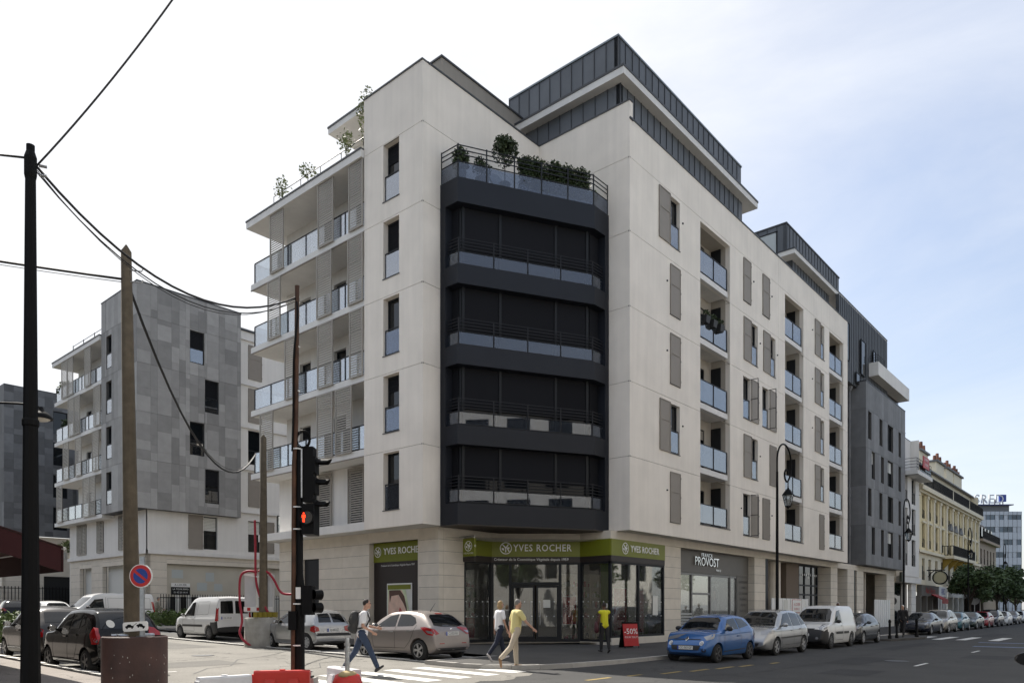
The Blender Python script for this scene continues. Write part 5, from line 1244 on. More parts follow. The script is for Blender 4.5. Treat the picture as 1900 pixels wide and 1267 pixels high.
class Body:
    def __init__(s, L, W, top, belt, roofw, zb=.20, nose=.76, tail=.86, wb=(.8, 3.2), r=.30, crown=.03, rb=.6):
        s.L, s.W, s.wb, s.r = L, W, wb, r; T = pchip(top); Hm = max(p[1] for p in top)
        def station(q):
            zt = T(q); e0 = min(q / .75, 1); e1 = min((L - q) / rb, 1)
            w = W / 2 * (1 - (1 - nose) * (1 - e0) ** 2.4) * (1 - (1 - tail) * (1 - e1) ** 2.4)
            z0 = zb + .13 * (1 - min(q / .35, 1)) ** 2 + .12 * (1 - min((L - q) / .35, 1)) ** 2
            bz = belt[0] + (belt[1] - belt[0]) * q / L
            zs = min(bz, zt - .03); zs = max(zs, z0 + .1)
            t = max(0, min(1, (zt - bz) / max(.1, Hm - bz)))
            wr = w * .87 * (1 - t) + min(roofw, w * .9) * t
            P = [(0, z0), (w * .78, z0), (w * .955, z0 + .06), (w * .995, z0 + .42 * (zs - z0)), (w * .985, zs - .16 * (zs - z0)), (w * .945, zs), (wr, max(zs + .004, zt - .015 - .065 * t)), (wr * .72, zt - .004 + crown * .4), (0, zt + crown)]
            return spl(P, 21)
        N = 74; qs = sorted({0.0, L, *[L * (1 - math.cos(math.pi * i / 26)) / 2 for i in range(27)], *[L * i / N for i in range(N + 1)]})
        qs = [q for i, q in enumerate(qs) if i == 0 or q - qs[i - 1] > .012]
        mb = MB(); rings = []
        for q in qs:
            h = station(q); ring = [Vector((L / 2 - q, y, z)) for y, z in h] + [Vector((L / 2 - q, -y, z)) for y, z in h[-2:0:-1]]
            rings.append(list(range(len(mb.v), len(mb.v) + len(ring)))); mb.v += ring
        for a, b in zip(rings, rings[1:]):
            n = len(a)
            for j in range(n): mb.f.append((a[j], a[(j + 1) % n], b[(j + 1) % n], b[j])); mb.m.append(0)
        mb.f += [tuple(rings[0][::-1]), tuple(rings[-1])]; mb.m += [0, 0]
        s.mb = mb; s.bvh = BVHTree.FromPolygons(mb.v, mb.f); s.station = station; s.top = T
    def hit(s, mode, u, v):
        if mode in 'LR': sg = 1 if mode == 'L' else -1; o, d = Vector((s.L / 2 - u, sg * 3, v)), Vector((0, -sg, 0))
        elif mode == 'F': o, d = Vector((5, u, v)), Vector((-1, 0, 0))
        elif mode == 'B': o, d = Vector((-5, u, v)), Vector((1, 0, 0))
        elif mode == 'T': o, d = Vector((s.L / 2 - u, v, 4)), Vector((0, 0, -1))
        else:
            sx = 1 if mode[0] == 'F' else -1; sy = 1 if mode[1] == 'L' else -1; a = R(42)
            d = Vector((-sx * math.cos(a), -sy * math.sin(a), 0)); pr_ = Vector((-sx * math.sin(a), sy * math.cos(a), 0))
            base = Vector((sx * (s.L / 2 - .25), sy * (s.W / 2 - .25), v)); o = base - d * 5 + pr_ * u
        h = s.bvh.ray_cast(o, d)
        return (h[0], h[1] if h[1].dot(d) < 0 else -h[1]) if h[0] else (None, None)
    def decal(s, mode, poly, off=.006, maxe=.11):
        bm = bmesh.new(); f = bm.faces.new([bm.verts.new((u, v, 0)) for u, v in poly]); bmesh.ops.triangulate(bm, faces=[f])
        for _ in range(4):
            le = [e for e in bm.edges if e.calc_length() > maxe]
            if not le: break
            bmesh.ops.subdivide_edges(bm, edges=le, cuts=1); bmesh.ops.triangulate(bm, faces=bm.faces[:])
        bad = []
        for v in bm.verts:
            p, n = s.hit(mode, v.co.x, v.co.y)
            if p is None: bad.append(v)
            else:
                v.co = p + n * off
        if bad: bmesh.ops.delete(bm, geom=bad, context='VERTS')
        mb = MB(); bm.verts.index_update()
        mb.v = [v.co.copy() for v in bm.verts]; mb.f = [tuple(v.index for v in f.verts) for f in bm.faces]; mb.m = [0] * len(mb.f); bm.free()
        return mb
    def strip(s, mode, pts, w=.012, off=.004):
        mb = MB(); P = []
        for a, b in zip(pts, pts[1:]):
            n = max(1, int(math.dist(a, b) / .09))
            P += [(a[0] + (b[0] - a[0]) * i / n, a[1] + (b[1] - a[1]) * i / n) for i in range(n)]
        P.append(pts[-1]); prev = None
        for i, p in enumerate(P):
            q0, q1 = P[max(i - 1, 0)], P[min(i + 1, len(P) - 1)]; dx, dy = q1[0] - q0[0], q1[1] - q0[1]; l = math.hypot(dx, dy) or 1
            nx, ny = -dy / l * w / 2, dx / l * w / 2
            h0, n0 = s.hit(mode, p[0] + nx, p[1] + ny); h1, n1 = s.hit(mode, p[0] - nx, p[1] - ny)
            cur = (h0 + n0 * off, h1 + n1 * off) if h0 and h1 else None
            if prev and cur: mb.face([prev[0], cur[0], cur[1], prev[1]])
            prev = cur
        return mb
    def arches(s, name, mats, blackf=None):
        """close the body, cut the wheel arches out of it"""
        me = s.mb.mesh('body', mats, weld=False)
        cut = MB()
        for q in s.wb:
            for sy in (1, -1): cut.lathe([(s.r + .055, sy * (s.W / 2 - .26)), (s.r + .055, sy * (s.W / 2 + .3))], 28, 0, (s.L / 2 - q, 0, s.r), 'y')
        cm = cut.mesh('cut', [mats[0], mats[0], M_SEAM]); cm.polygons.foreach_set('material_index', [2] * len(cm.polygons))
        a = bpy.data.objects.new('tmp_a', me); b = bpy.data.objects.new('tmp_b', cm); COL.objects.link(a); COL.objects.link(b)
        md = a.modifiers.new('b', 'BOOLEAN'); md.operation = 'DIFFERENCE'; md.object = b; md.solver = 'EXACT'
        dg = bpy.context.evaluated_depsgraph_get(); r = bpy.data.meshes.new_from_object(a.evaluated_get(dg))
        bpy.data.objects.remove(a); bpy.data.objects.remove(b); r.name = 'body'
        r.materials.clear()
        for m_ in mats: r.materials.append(m_)
        if blackf:
            for p in r.polygons:
                if p.material_index == 0 and blackf(s.L / 2 - p.center.x, abs(p.center.y), p.center.z): p.material_index = 1
        shade(r, 38); return r
def wheel_meshes(r, w, rim, style):
    key = ('wheel', r, style, rim.name)
    if key in KIT: return KIT[key]
    t = MB().lathe([(r * .62, -w / 2), (r * .9, -w / 2), (r, -w * .36), (r, w * .36), (r * .9, w / 2), (r * .68, w / 2), (r * .62, w * .3)], 26, 0, (0, 0, 0), 'y').mesh('wheel', M_TYRE, smooth=50)
    k = MB(); R_ = r * .69
    k.lathe([(R_, w * .30), (R_, w * .49), (R_ * .92, w * .50), (R_ * .9, w * .36)], 24, 0, (0, 0, 0), 'y', False)
    if style == 'cap': k.lathe([(R_ * .93, w * .42), (R_ * .6, w * .5), (R_ * .2, w * .52), (0, w * .52)], 24, 0, (0, 0, 0), 'y')
    else:
        k.lathe([(R_ * .26, w * .36), (R_ * .24, w * .48), (0, w * .49)], 14, 0, (0, 0, 0), 'y'); n = 5
        for i in range(n):
            for dlt in ((-.13, .13) if style == 'twin' else (0,)):
                a = 2 * math.pi * i / n + dlt; c, s_ = math.cos(a), math.sin(a); ww = R_ * (.085 if style == 'twin' else .15)
                q = []
                for rr_, wd in ((R_ * .2, ww), (R_ * .93, ww * .8)):
                    for sg in (-1, 1):
                        for yy in (w * .36, w * .46): q.append((rr_ * c - sg * wd * s_, yy, rr_ * s_ + sg * wd * c))
                k.hexa([q[0], q[2], q[6], q[4], q[1], q[3], q[7], q[5]])
        k.lathe([(0, w * .12), (R_ * .93, w * .12)], 20, 1, (0, 0, 0), 'y')
    if style == 'cap':
        for i in range(7):
            a = 2 * math.pi * i / 7; k.ball((R_ * .66 * math.cos(a), w * .49, R_ * .66 * math.sin(a)), (R_ * .12, .012, R_ * .12), 1, 8, 4)
    KIT[key] = (t, k.mesh('rim', [rim, M_SEAM], smooth=35)); return KIT[key]

def car(label, loc, deg, sp, group=None, cat='car', name='parked_car'):
    B = Body(sp['L'], sp['W'], sp['top'], sp['belt'], sp['roofw'], zb=sp.get('zb', .2), nose=sp.get('nose', .76), tail=sp.get('tail', .86), wb=sp['wb'], r=sp['r'], rb=sp.get('rb', .6), crown=sp.get('crown', .03))
    t = thing(name, label, cat, loc, group, R(deg)); P = sp['paint']; L, W = sp['L'], sp['W']
    def part(nm, mb, m, parent=t, sm=30): return mb.build(nm, m, parent, smooth=sm, recalc=False)
    o = bpy.data.objects.new('body', B.arches('body', [P, M_TRIM, M_SEAM], sp.get('black'))); COL.objects.link(o); o.parent = t; ORG[o.name] = Vector((0, 0, 0))
    for nm, poly in sp['side']:
        for md in 'LR': part(nm, B.decal(md, poly), M_CGLASS)
    for md, key, nm in (('F', 'wind', 'windscreen'), ('B', 'rear', 'rear_window')):
        if key in sp:
            for poly in sp[key] if isinstance(sp[key][0][0], (list, tuple)) else [sp[key]]:
                part(nm, B.decal(md, poly), M_CGLASS)
    for md in ('FL', 'FR'):
        for poly, m in sp.get('head', []): part('headlight', B.decal(md, [(-u if md == 'FL' else u, v) for u, v in poly] if False else poly if md == 'FL' else [(-u, v) for u, v in poly], .008), m)
    for md in ('BL', 'BR'):
        for poly, m in sp.get('tail_l', []): part('tail_light', B.decal(md, poly if md == 'BL' else [(-u, v) for u, v in poly], .01), m)
    for md, poly, m, nm in sp.get('extra', []): part(nm, B.decal(md, poly, .007), m)
    for pts in sp.get('seams', []):
        for md in 'LR': part('door_gap', B.strip(md, pts), M_SEAM)
    for pts, w, m, nm in sp.get('strips', []):
        for md in 'LR': part(nm, B.strip(md, pts, w, .012), m)
    for q, z in sp.get('handles', []):
        for md, sg in (('L', 1), ('R', -1)):
            h, n = B.hit(md, q, z)
            if h: part('door_handle', MB().box(h.x - .09, h.x + .09, h.y - .01 if sg > 0 else h.y - .03, h.y + .03 if sg > 0 else h.y + .01, h.z - .018, h.z + .018), sp.get('handle_m', P))
    q, z = sp['mirror']
    for md, sg in (('L', 1), ('R', -1)):
        h, n = B.hit(md, q, z)
        if h:
            k = MB(); k.ball((h.x, h.y + sg * .13, h.z + .04), (.075, .11, .075), 0, 12, 8); k.box(h.x - .03, h.x + .03, min(h.y, h.y + sg * .1), max(h.y, h.y + sg * .1), h.z - .02, h.z + .02)
            part('wing_mirror', k, sp.get('mirror_m', P), sm=True)
            part('mirror_glass', MB().lathe([(0, -.078), (.075, -.078), (.075, -.06)], 12, 0, (h.x, h.y + sg * .14, h.z + .04), 'x'), sp.get('mglass', M_CHROME))
    for end, key in (('F', 'plate_f'), ('B', 'plate_r')):
        if key in sp:
            u, z, txt = sp[key]; h, n = B.hit(end, u, z)
            if h:
                sx = 1 if end == 'F' else -1; F = Frame(h.x + sx * .018, u, 90 if sx > 0 else -90)
                pl = MB().fbox(F, -.26, .26, -.015, 0, z - .055, z + .055).build('number_plate', M_PLATE, t); MB().fbox(F, -.262, -.215, .0005, .003, z - .055, z + .055).build('plate_band', M_PBLUE, pl)
                text_on(pl, F, .02, .003, z, txt, .105, M_PTXT, name='plate_number', sx=.82)
    tm, rm = wheel_meshes(sp['r'], .19, sp.get('rim', M_RIM), sp.get('rimstyle', 'spoke'))
    for q in sp['wb']:
        for sg in (1, -1):
            w = sub('wheel', tm, t, (L / 2 - q, sg * (W / 2 - .115), sp['r']), 0 if sg > 0 else math.pi); sub('rim', rm, w)
    for (nm, mb, m) in sp.get('more', lambda b: [])(B): part(nm, mb, m, sm=30)
    k = MB(); k.box(-L / 2 + .35, L / 2 - .35, -W / 2 + .28, W / 2 - .28, .17, .3); part('underside', k, M_SEAM)
    return t
def hatch_top(L, H, hz, cowl, ws, re, rz, t1, tz, nose=.56):
    return [(0, nose - .14), (.03, nose), (.13, nose + .13), (.34, hz - .11), (cowl * .62, hz - .035), (cowl, hz), ((cowl + ws) / 2, (hz + H) / 2 + .035), (ws, H - .035), ((ws + re) / 2, H), (re, rz), (t1, tz), (L - .07, .86), (L - .015, .62), (L, .42)]
def up(poly): return poly
def glass_front(B_w, z0, z1, w0, w1): return [(-w0, z0), (-w1, z1), (w1, z1), (w0, z0)]

# silver-blue three-door city car, MPV, van, hatch ... each with its own outline
def sp_city(paint_, **kw):
    L = 3.6
    d = dict(L=L, W=1.66, top=hatch_top(L, 1.46, .98, .85, 1.62, 3.0, 1.39, 3.42, 1.0), belt=(.90, 1.0), roofw=.60, wb=(.62, 2.99), r=.29, paint=paint_, rimstyle='spoke', nose=.74,
        side=[('side_window', [(1.18, 1.0), (1.62, 1.33), (2.12, 1.37), (2.18, 1.02)]), ('quarter_window', [(2.25, 1.03), (2.2, 1.37), (2.72, 1.34), (3.02, 1.12)])],
        wind=[(-.62, 1.005), (-.55, 1.30), (-.42, 1.385), (.42, 1.385), (.55, 1.30), (.62, 1.005)], rear=[(-.56, 1.02), (-.47, 1.30), (.47, 1.30), (.56, 1.02)],
        head=[([(-.02, .69), (-.06, .80), (.18, .88), (.30, .90), (.22, .76)], M_LAMP)],
        tail_l=[([(-.02, .66), (.0, .95), (.14, .95), (.16, .70)], M_TAIL)],
        extra=[('F', [(-.44, .40), (-.50, .55), (.50, .55), (.44, .40)], M_TRIM, 'grille'), ('F', [(-.45, .71), (-.45, .735), (.45, .735), (.45, .71)], M_TRIM, 'upper_grille')],
        seams=[[(1.1, .34), (1.02, .6), (1.10, .98)], [(1.1, .34), (2.2, .36)], [(2.2, .36), (2.28, .7), (2.22, 1.02)]], handles=[(2.05, .80)], mirror=(1.24, 1.0), mirror_m=M_TRIM)
    d.update(kw); return d
def roundel(B, u, v, r, mode='F', m=None, n=14): return B.decal(mode, [(u + r * math.cos(2 * math.pi * i / n), v + r * math.sin(2 * math.pi * i / n)) for i in range(n)], .012)
def city_more(B):
    k = B.decal('F', [(0, .66), (-.065, .735), (0, .81), (.065, .735)], .022); k2 = B.decal('F', [(0, .70), (-.03, .735), (0, .77), (.03, .735)], .026)
    out = [('emblem', k, M_CHROME), ('emblem', k2, M_TRIM)]
    for s_ in (-1, 1): out += [('fog_lamp', roundel(B, s_ * .52, .61, .068), M_RIM), ('fog_lamp_glass', roundel(B, s_ * .52, .61, .046).shift(.006), M_LAMP), ('low_lamp', roundel(B, s_ * .60, .40, .055), M_TRIM)]
    out.append(('sill_trim', B.strip('L', [(.98, .34), (2.6, .38)], .03), M_SEAM)); return out
M_BLUE = paint('blue_car_paint', (.035, .115, .31), .25); M_SILVER = paint('silver_car_paint', (.40, .405, .41), .55); M_VANW = paint('white_van_paint', (.66, .66, .65))
M_ANTH = paint('anthracite_car_paint', (.04, .045, .052), .3); M_DBLUE = paint('midnight_car_paint', (.010, .013, .024), .1); M_TAUPEP = paint('taupe_car_paint', (.275, .245, .232), .55, .36); M_BLK = mat('black_car_paint', (.006, .0055, .0055), .07, spec=.35)
M_GREYP = paint('warm_grey_car_paint', (.055, .05, .047), .3); M_REDP = paint('red_car_paint', (.25, .012, .02)); M_TEALP = paint('teal_car_paint', (.03, .11, .14), .3); M_GREEN_P = paint('dark_green_car_paint', (.015, .03, .028), .3)

blue = car('small blue three-door car with two round front lamps, first in the kerbside row', (22.72, 10.97, 0), 180, sp_city(M_BLUE, more=city_more, plate_f=(0, .475, 'CC-363-GF'), rim=M_DRIM, rimstyle='twin'), 'cars parked along the main street')
def sp_mpv(paint_, **kw):
    L = 4.26
    d = dict(L=L, W=1.80, top=hatch_top(L, 1.62, 1.03, .98, 1.95, 3.5, 1.54, 4.05, 1.05, .58), belt=(.93, 1.02), roofw=.64, wb=(.85, 3.53), r=.32, paint=paint_, rimstyle='spoke', nose=.80,
        side=[('side_window', [(1.30, 1.04), (1.92, 1.48), (2.4, 1.53), (2.42, 1.04)]), ('side_window', [(2.5, 1.04), (2.48, 1.53), (3.2, 1.50), (3.3, 1.05)]), ('quarter_window', [(3.38, 1.06), (3.28, 1.49), (3.48, 1.46), (3.78, 1.10)])],
        wind=[(-.70, 1.05), (-.60, 1.45), (-.46, 1.545), (.46, 1.545), (.60, 1.45), (.70, 1.05)], rear=[(-.62, 1.06), (-.52, 1.46), (.52, 1.46), (.62, 1.06)],
        head=[([(-.12, .74), (-.10, .86), (.22, .96), (.34, .98), (.26, .80)], M_LAMP)], tail_l=[([(0, .75), (.02, 1.2), (.12, 1.2), (.16, .8)], M_TAIL)],
        extra=[('F', [(-.50, .34), (-.56, .46), (.56, .46), (.50, .34)], M_TRIM, 'grille'), ('F', [(-.34, .74), (-.34, .80), (.34, .80), (.34, .74)], M_TRIM, 'upper_grille')],
        strips=[([(1.25, .62), (3.35, .66)], .05, M_TRIM, 'side_moulding')],
        seams=[[(1.3, .36), (1.22, .7), (1.28, 1.02)], [(2.46, .36), (2.45, 1.04)], [(3.1, .4), (3.3, .8), (3.34, 1.04)], [(1.3, .36), (3.1, .38)]], handles=[(2.25, .88), (3.1, .92)], mirror=(1.42, 1.05))
    d.update(kw); return d
car('silver people carrier with large windscreen, second in the kerbside row', (27.65, 11.08, 0), 180, sp_mpv(M_SILVER), 'cars parked along the main street')
def sp_van(paint_, **kw):
    L = 4.38
    top = [(0, .46), (.03, .62), (.12, .82), (.36, .96), (.75, 1.04), (1.12, 1.10), (1.62, 1.48), (2.05, 1.74), (2.5, 1.80), (4.05, 1.79), (4.24, 1.72), (4.33, 1.2), (4.37, .6), (L, .42)]
    d = dict(L=L, W=1.80, top=top, belt=(1.0, 1.08), roofw=.70, wb=(.92, 3.65), r=.32, paint=paint_, rimstyle='cap', rim=M_DRIM, nose=.82, tail=.95, rb=.2,
        side=[('side_window', [(1.42, 1.10), (1.98, 1.58), (2.32, 1.62), (2.36, 1.08)])],
        wind=[(-.72, 1.12), (-.64, 1.55), (-.5, 1.68), (.5, 1.68), (.64, 1.55), (.72, 1.12)],
        head=[([(-.10, .80), (-.06, .92), (.20, 1.02), (.34, 1.03), (.26, .84)], M_LAMP)], tail_l=[([(0, .7), (0, 1.3), (.10, 1.3), (.12, .7)], M_TAIL)],
        extra=[('F', [(-.42, .80), (-.46, .86), (.46, .86), (.42, .80)], M_TRIM, 'grille')],
        strips=[([(1.45, .66), (2.4, .66)], .10, M_TRIM, 'side_moulding'), ([(2.5, .66), (3.2, .66)], .10, M_TRIM, 'side_moulding')],
        seams=[[(1.42, .36), (1.34, .8), (1.40, 1.1)], [(2.42, .36), (2.42, 1.66)], [(1.42, .36), (2.42, .36)]], handles=[(2.25, .95)], mirror=(1.55, 1.10), mirror_m=M_TRIM,
        black=lambda q, y, z: (q < .55 and z < .78) or (q > L - .3 and z < .6))
    d.update(kw); return d
def van_more(B): return [('fog_lamp', roundel(B, s_ * .58, .46, .06), M_LAMP) for s_ in (-1, 1)]
car('small white panel van with black bumper, third in the kerbside row', (33.65, 11.1, 0), 180, sp_van(M_VANW, plate_f=(0, .6, 'DA-518-VK'), more=van_more), 'cars parked along the main street', 'van', 'parked_van')
def sp_hatch(paint_, **kw):
    L = 3.96
    d = dict(L=L, W=1.74, top=hatch_top(L, 1.46, .99, .98, 1.85, 3.2, 1.39, 3.78, 1.02), belt=(.88, .99), roofw=.60, wb=(.80, 3.34), r=.31, paint=paint_, rimstyle='spoke', nose=.76, tail=.82, rb=.8,
        side=[('side_window', [(1.32, .985), (1.84, 1.31), (2.22, 1.375), (2.24, 1.0)]), ('side_window', [(2.33, 1.005), (2.30, 1.375), (2.75, 1.36), (3.02, 1.27), (3.15, 1.12), (3.05, 1.03)])],
        wind=[(-.66, 1.0), (-.58, 1.30), (-.42, 1.39), (.42, 1.39), (.58, 1.30), (.66, 1.0)], rear=[(-.60, 1.05), (-.50, 1.30), (-.38, 1.36), (.38, 1.36), (.50, 1.30), (.60, 1.05), (.3, 1.0), (-.3, 1.0)],
        head=[([(-.10, .70), (-.06, .80), (.24, .92), (.36, .92), (.24, .78)], M_LAMP)], tail_l=[([(-.20, .80), (-.06, .93), (.22, 1.0), (.36, .98), (.16, .78), (0, .74)], M_TAIL)],
        extra=[('F', [(-.42, .42), (-.46, .58), (.46, .58), (.42, .42)], M_TRIM, 'grille'), ('B', [(-.58, .30), (-.62, .38), (.62, .38), (.58, .30)], M_TRIM, 'lower_bumper')],
        seams=[[(1.28, .34), (1.2, .65), (1.28, .98)], [(2.28, .34), (2.28, 1.0)], [(2.98, .58), (3.1, .8), (3.2, 1.06)], [(1.28, .34), (2.75, .36)], [(2.75, .36), (2.98, .58)]], handles=[(2.12, .84), (2.95, .88)], mirror=(1.40, .985))
    d.update(kw); return d
grey_h = car('small dark grey hatchback parked nose first behind the white van', (38.6, 11.2, 0), 180, sp_hatch(M_ANTH), 'cars parked along the main street')
def peug_more(B):
    out = [('reflector', B.decal('B', [(s_ * .56, .50), (s_ * .56, .525), (s_ * .36, .525), (s_ * .36, .50)], .01), M_TAIL) for s_ in (-1, 1)]
    out += [('high_brake_light', B.decal('B', [(-.14, 1.375), (-.14, 1.395), (.14, 1.395), (.14, 1.375)], .012), M_TAIL)]
    for md in ('BL', 'BR'): sg = 1 if md == 'BL' else -1; out.append(('lamp_lens', B.decal(md, [(sg * -.02, .80), (sg * .02, .87), (sg * .20, .90), (sg * .14, .82)], .016), M_LAMP))
    h, n = B.hit('B', 0, .93); k = MB(); k.ball((h.x, 0, .93), (.02, .04, .04), 0, 8, 6); out.append(('emblem', k, M_CHROME))
    k = MB(); k.tube([(-.95, 0, 1.44), (-1.2, 0, 1.72)], [.012, .004], 5); out.append(('aerial', k, M_TRIM))
    return out
car('taupe five-door hatchback parked by the shop corner, tail to the crossing', (15.76, 17.9, ramp_z(17.9)), 90, sp_hatch(M_TAUPEP, rim=M_RIM, rimstyle='twin', plate_r=(0, .80, 'CL-022-NS'), more=peug_more, handle_m=M_SILVER), 'cars parked along the side street')
def sp_oldcity(paint_, **kw):
    L = 3.43
    top = [(0, .44), (.03, .58), (.12, .72), (.45, .90), (.8, 1.02), (1.25, 1.26), (1.62, 1.39), (2.1, 1.42), (2.85, 1.37), (3.12, 1.22), (3.3, .95), (3.40, .6), (L, .42)]
    d = dict(L=L, W=1.63, top=top, belt=(.86, .92), roofw=.60, wb=(.55, 2.90), r=.28, paint=paint_, rimstyle='cap', rim=M_CAP, nose=.74, tail=.90,
        side=[('side_window', [(1.0, .92), (1.45, 1.27), (1.88, 1.34), (1.92, .93)]), ('quarter_window', [(2.0, .94), (1.97, 1.33), (2.6, 1.29), (2.78, .97)])],
        wind=[(-.62, 1.04), (-.5, 1.33), (.5, 1.33), (.62, 1.04)], rear=[[(-.56, .97), (-.48, 1.26), (-.04, 1.29), (-.04, .97)], [(.04, .97), (.04, 1.29), (.48, 1.26), (.56, .97)]],
        head=[([(-.05, .64), (0, .8), (.2, .85), (.2, .66)], M_LAMP)], tail_l=[([(-.12, .68), (-.08, .80), (.04, .86), (.18, .82), (.2, .68), (.05, .62)], M_TAIL)],
        extra=[('B', [(-.72, .50), (-.74, .60), (.74, .60), (.72, .50)], M_TRIM, 'bumper_strip')],
        seams=[[(1.0, .34), (.92, .6), (1.0, .92)], [(1.95, .34), (1.97, .93)], [(1.0, .34), (1.95, .34)]], handles=[(1.82, .78)], mirror=(1.1, .93), plate_r=(0, .70, 'AJ-085-LZ'))
    d.update(kw); return d
car('silver older three-door city car parked between conduit pole and taupe hatchback', (15.78, 23.6, ramp_z(23.6)), 90, sp_oldcity(M_SILVER), 'cars parked along the side street')
def sp_kang(paint_, **kw):
    L = 4.0
    top = [(0, .46), (.03, .62), (.12, .80), (.40, .93), (.82, 1.04), (1.3, 1.42), (1.72, 1.72), (2.2, 1.81), (3.6, 1.82), (3.86, 1.76), (3.94, 1.2), (3.98, .6), (L, .42)]
    d = dict(L=L, W=1.67, top=top, belt=(.96, 1.0), roofw=.66, wb=(.70, 3.30), r=.30, paint=paint_, rimstyle='cap', rim=M_DRIM, nose=.80, tail=.95, rb=.2, zb=.22,
        side=[('side_window', [(1.12, 1.02), (1.66, 1.56), (1.98, 1.62), (2.0, 1.02)])],
        wind=[(-.64, 1.06), (-.56, 1.55), (.56, 1.55), (.64, 1.06)], rear=[[(-.62, 1.12), (-.60, 1.60), (-.56, 1.64), (-.08, 1.66), (-.05, 1.62), (-.05, 1.12)], [(.05, 1.12), (.05, 1.62), (.08, 1.66), (.56, 1.64), (.60, 1.60), (.62, 1.12)]],
        head=[([(-.05, .72), (0, .86), (.24, .92), (.22, .72)], M_LAMP)], tail_l=[([(-.04, .80), (-.04, 1.36), (.06, 1.36), (.10, .80)], M_TAIL)],
        strips=[([(.98, .60), (2.8, .60)], .09, M_TRIM, 'side_moulding')],
        seams=[[(1.05, .36), (.98, .7), (1.06, 1.02)], [(2.06, .36), (2.08, 1.62)], [(1.05, .36), (2.06, .36)], [(2.2, 1.06), (3.2, 1.08), (3.22, 1.62), (2.25, 1.62), (2.2, 1.06)]], handles=[(1.92, .90)], mirror=(1.2, 1.0), mirror_m=M_TRIM,
        plate_r=(.34, .93, 'CE-147-JM'), black=lambda q, y, z: q > L - .55 and z < .74)
    d.update(kw); return d
car('boxy white panel van with black rear bumper parked before the railings', (16.22, 31.5, ramp_z(31.5)), 90, sp_kang(M_VANW), 'cars parked along the side street', 'van', 'parked_van')
def sp_bigvan(paint_, **kw):
    L = 4.8
    top = [(0, .5), (.04, .75), (.2, 1.0), (.7, 1.16), (1.1, 1.45), (1.6, 1.86), (2.1, 1.95), (4.55, 1.95), (4.7, 1.85), (4.77, 1.2), (L, .45)]
    d = dict(L=L, W=1.9, top=top, belt=(1.05, 1.1), roofw=.76, wb=(.9, 4.0), r=.33, paint=paint_, rimstyle='cap', rim=M_DRIM, nose=.82, tail=.96, rb=.2,
        side=[('side_window', [(1.1, 1.14), (1.52, 1.62), (1.95, 1.66), (2.0, 1.14)])], wind=[(-.72, 1.2), (-.62, 1.75), (.62, 1.75), (.72, 1.2)],
        tail_l=[([(0, .8), (0, 1.5), (.1, 1.5), (.1, .8)], M_TAIL)], seams=[[(1.0, .4), (1.0, 1.12)], [(2.08, .4), (2.08, 1.75)], [(3.2, .4), (3.2, 1.78)], [(2.2, 1.1), (3.1, 1.1), (3.1, 1.7), (2.2, 1.7), (2.2, 1.1)], [(3.3, 1.1), (4.5, 1.1), (4.5, 1.7), (3.3, 1.7), (3.3, 1.1)]],
        strips=[([(1.0, 1.06), (4.6, 1.08)], .03, M_TRIM, 'side_moulding')], mirror=(1.1, 1.15), mirror_m=M_TRIM)
    d.update(kw); return d
car('large white panel van standing across the side street before the garage doors', (16.9, 45.0, ramp_z(45)), 180, sp_bigvan(M_VANW), 'cars parked along the side street', 'van', 'parked_van')
def sp_small5(paint_, **kw):
    L = 3.65
    d = dict(L=L, W=1.62, top=hatch_top(L, 1.50, .99, .88, 1.62, 3.05, 1.44, 3.5, 1.02), belt=(.90, 1.0), roofw=.60, wb=(.68, 3.08), r=.29, paint=paint_, rimstyle='spoke', rim=M_DRIM, nose=.76, tail=.88,
        side=[('side_window', [(1.15, 1.0), (1.62, 1.36), (1.98, 1.41), (2.0, 1.01)]), ('side_window', [(2.08, 1.02), (2.06, 1.41), (2.55, 1.39), (2.62, 1.05)]), ('quarter_window', [(2.7, 1.08), (2.64, 1.37), (2.8, 1.34), (2.88, 1.14)])],
        wind=[(-.62, 1.0), (-.52, 1.41), (.52, 1.41), (.62, 1.0)], rear=[(-.60, 1.04), (-.54, 1.38), (.54, 1.38), (.60, 1.04)],
        head=[([(-.05, .66), (0, .82), (.26, .9), (.2, .68)], M_LAMP)], tail_l=[([(-.04, .70), (-.06, .86), (.02, 1.06), (.12, 1.08), (.2, .92), (.12, .70)], M_TAIL), ([(-.02, .74), (-.02, .82), (.1, .84), (.1, .74)], M_LAMP)],
        seams=[[(1.12, .34), (1.05, .6), (1.12, 1.0)], [(2.03, .34), (2.04, 1.01)], [(2.6, .6), (2.7, 1.05)], [(1.12, .34), (2.45, .36), (2.6, .6)]], handles=[(1.9, .86), (2.55, .9)], mirror=(1.25, 1.0), mirror_m=M_BLK, plate_r=(0, .68, 'BW-774-QC'))
    d.update(kw); return d
def sticker(B): return [('window_sticker', roundel(B, .36, 1.15, .09, 'B'), M_PALE)]
car('shiny black five-door hatchback parked at the left kerb behind the brown drum', (7.28, 19.75, ramp_z(19.75)), 90, sp_small5(M_BLK, more=sticker), 'cars parked along the left kerb')
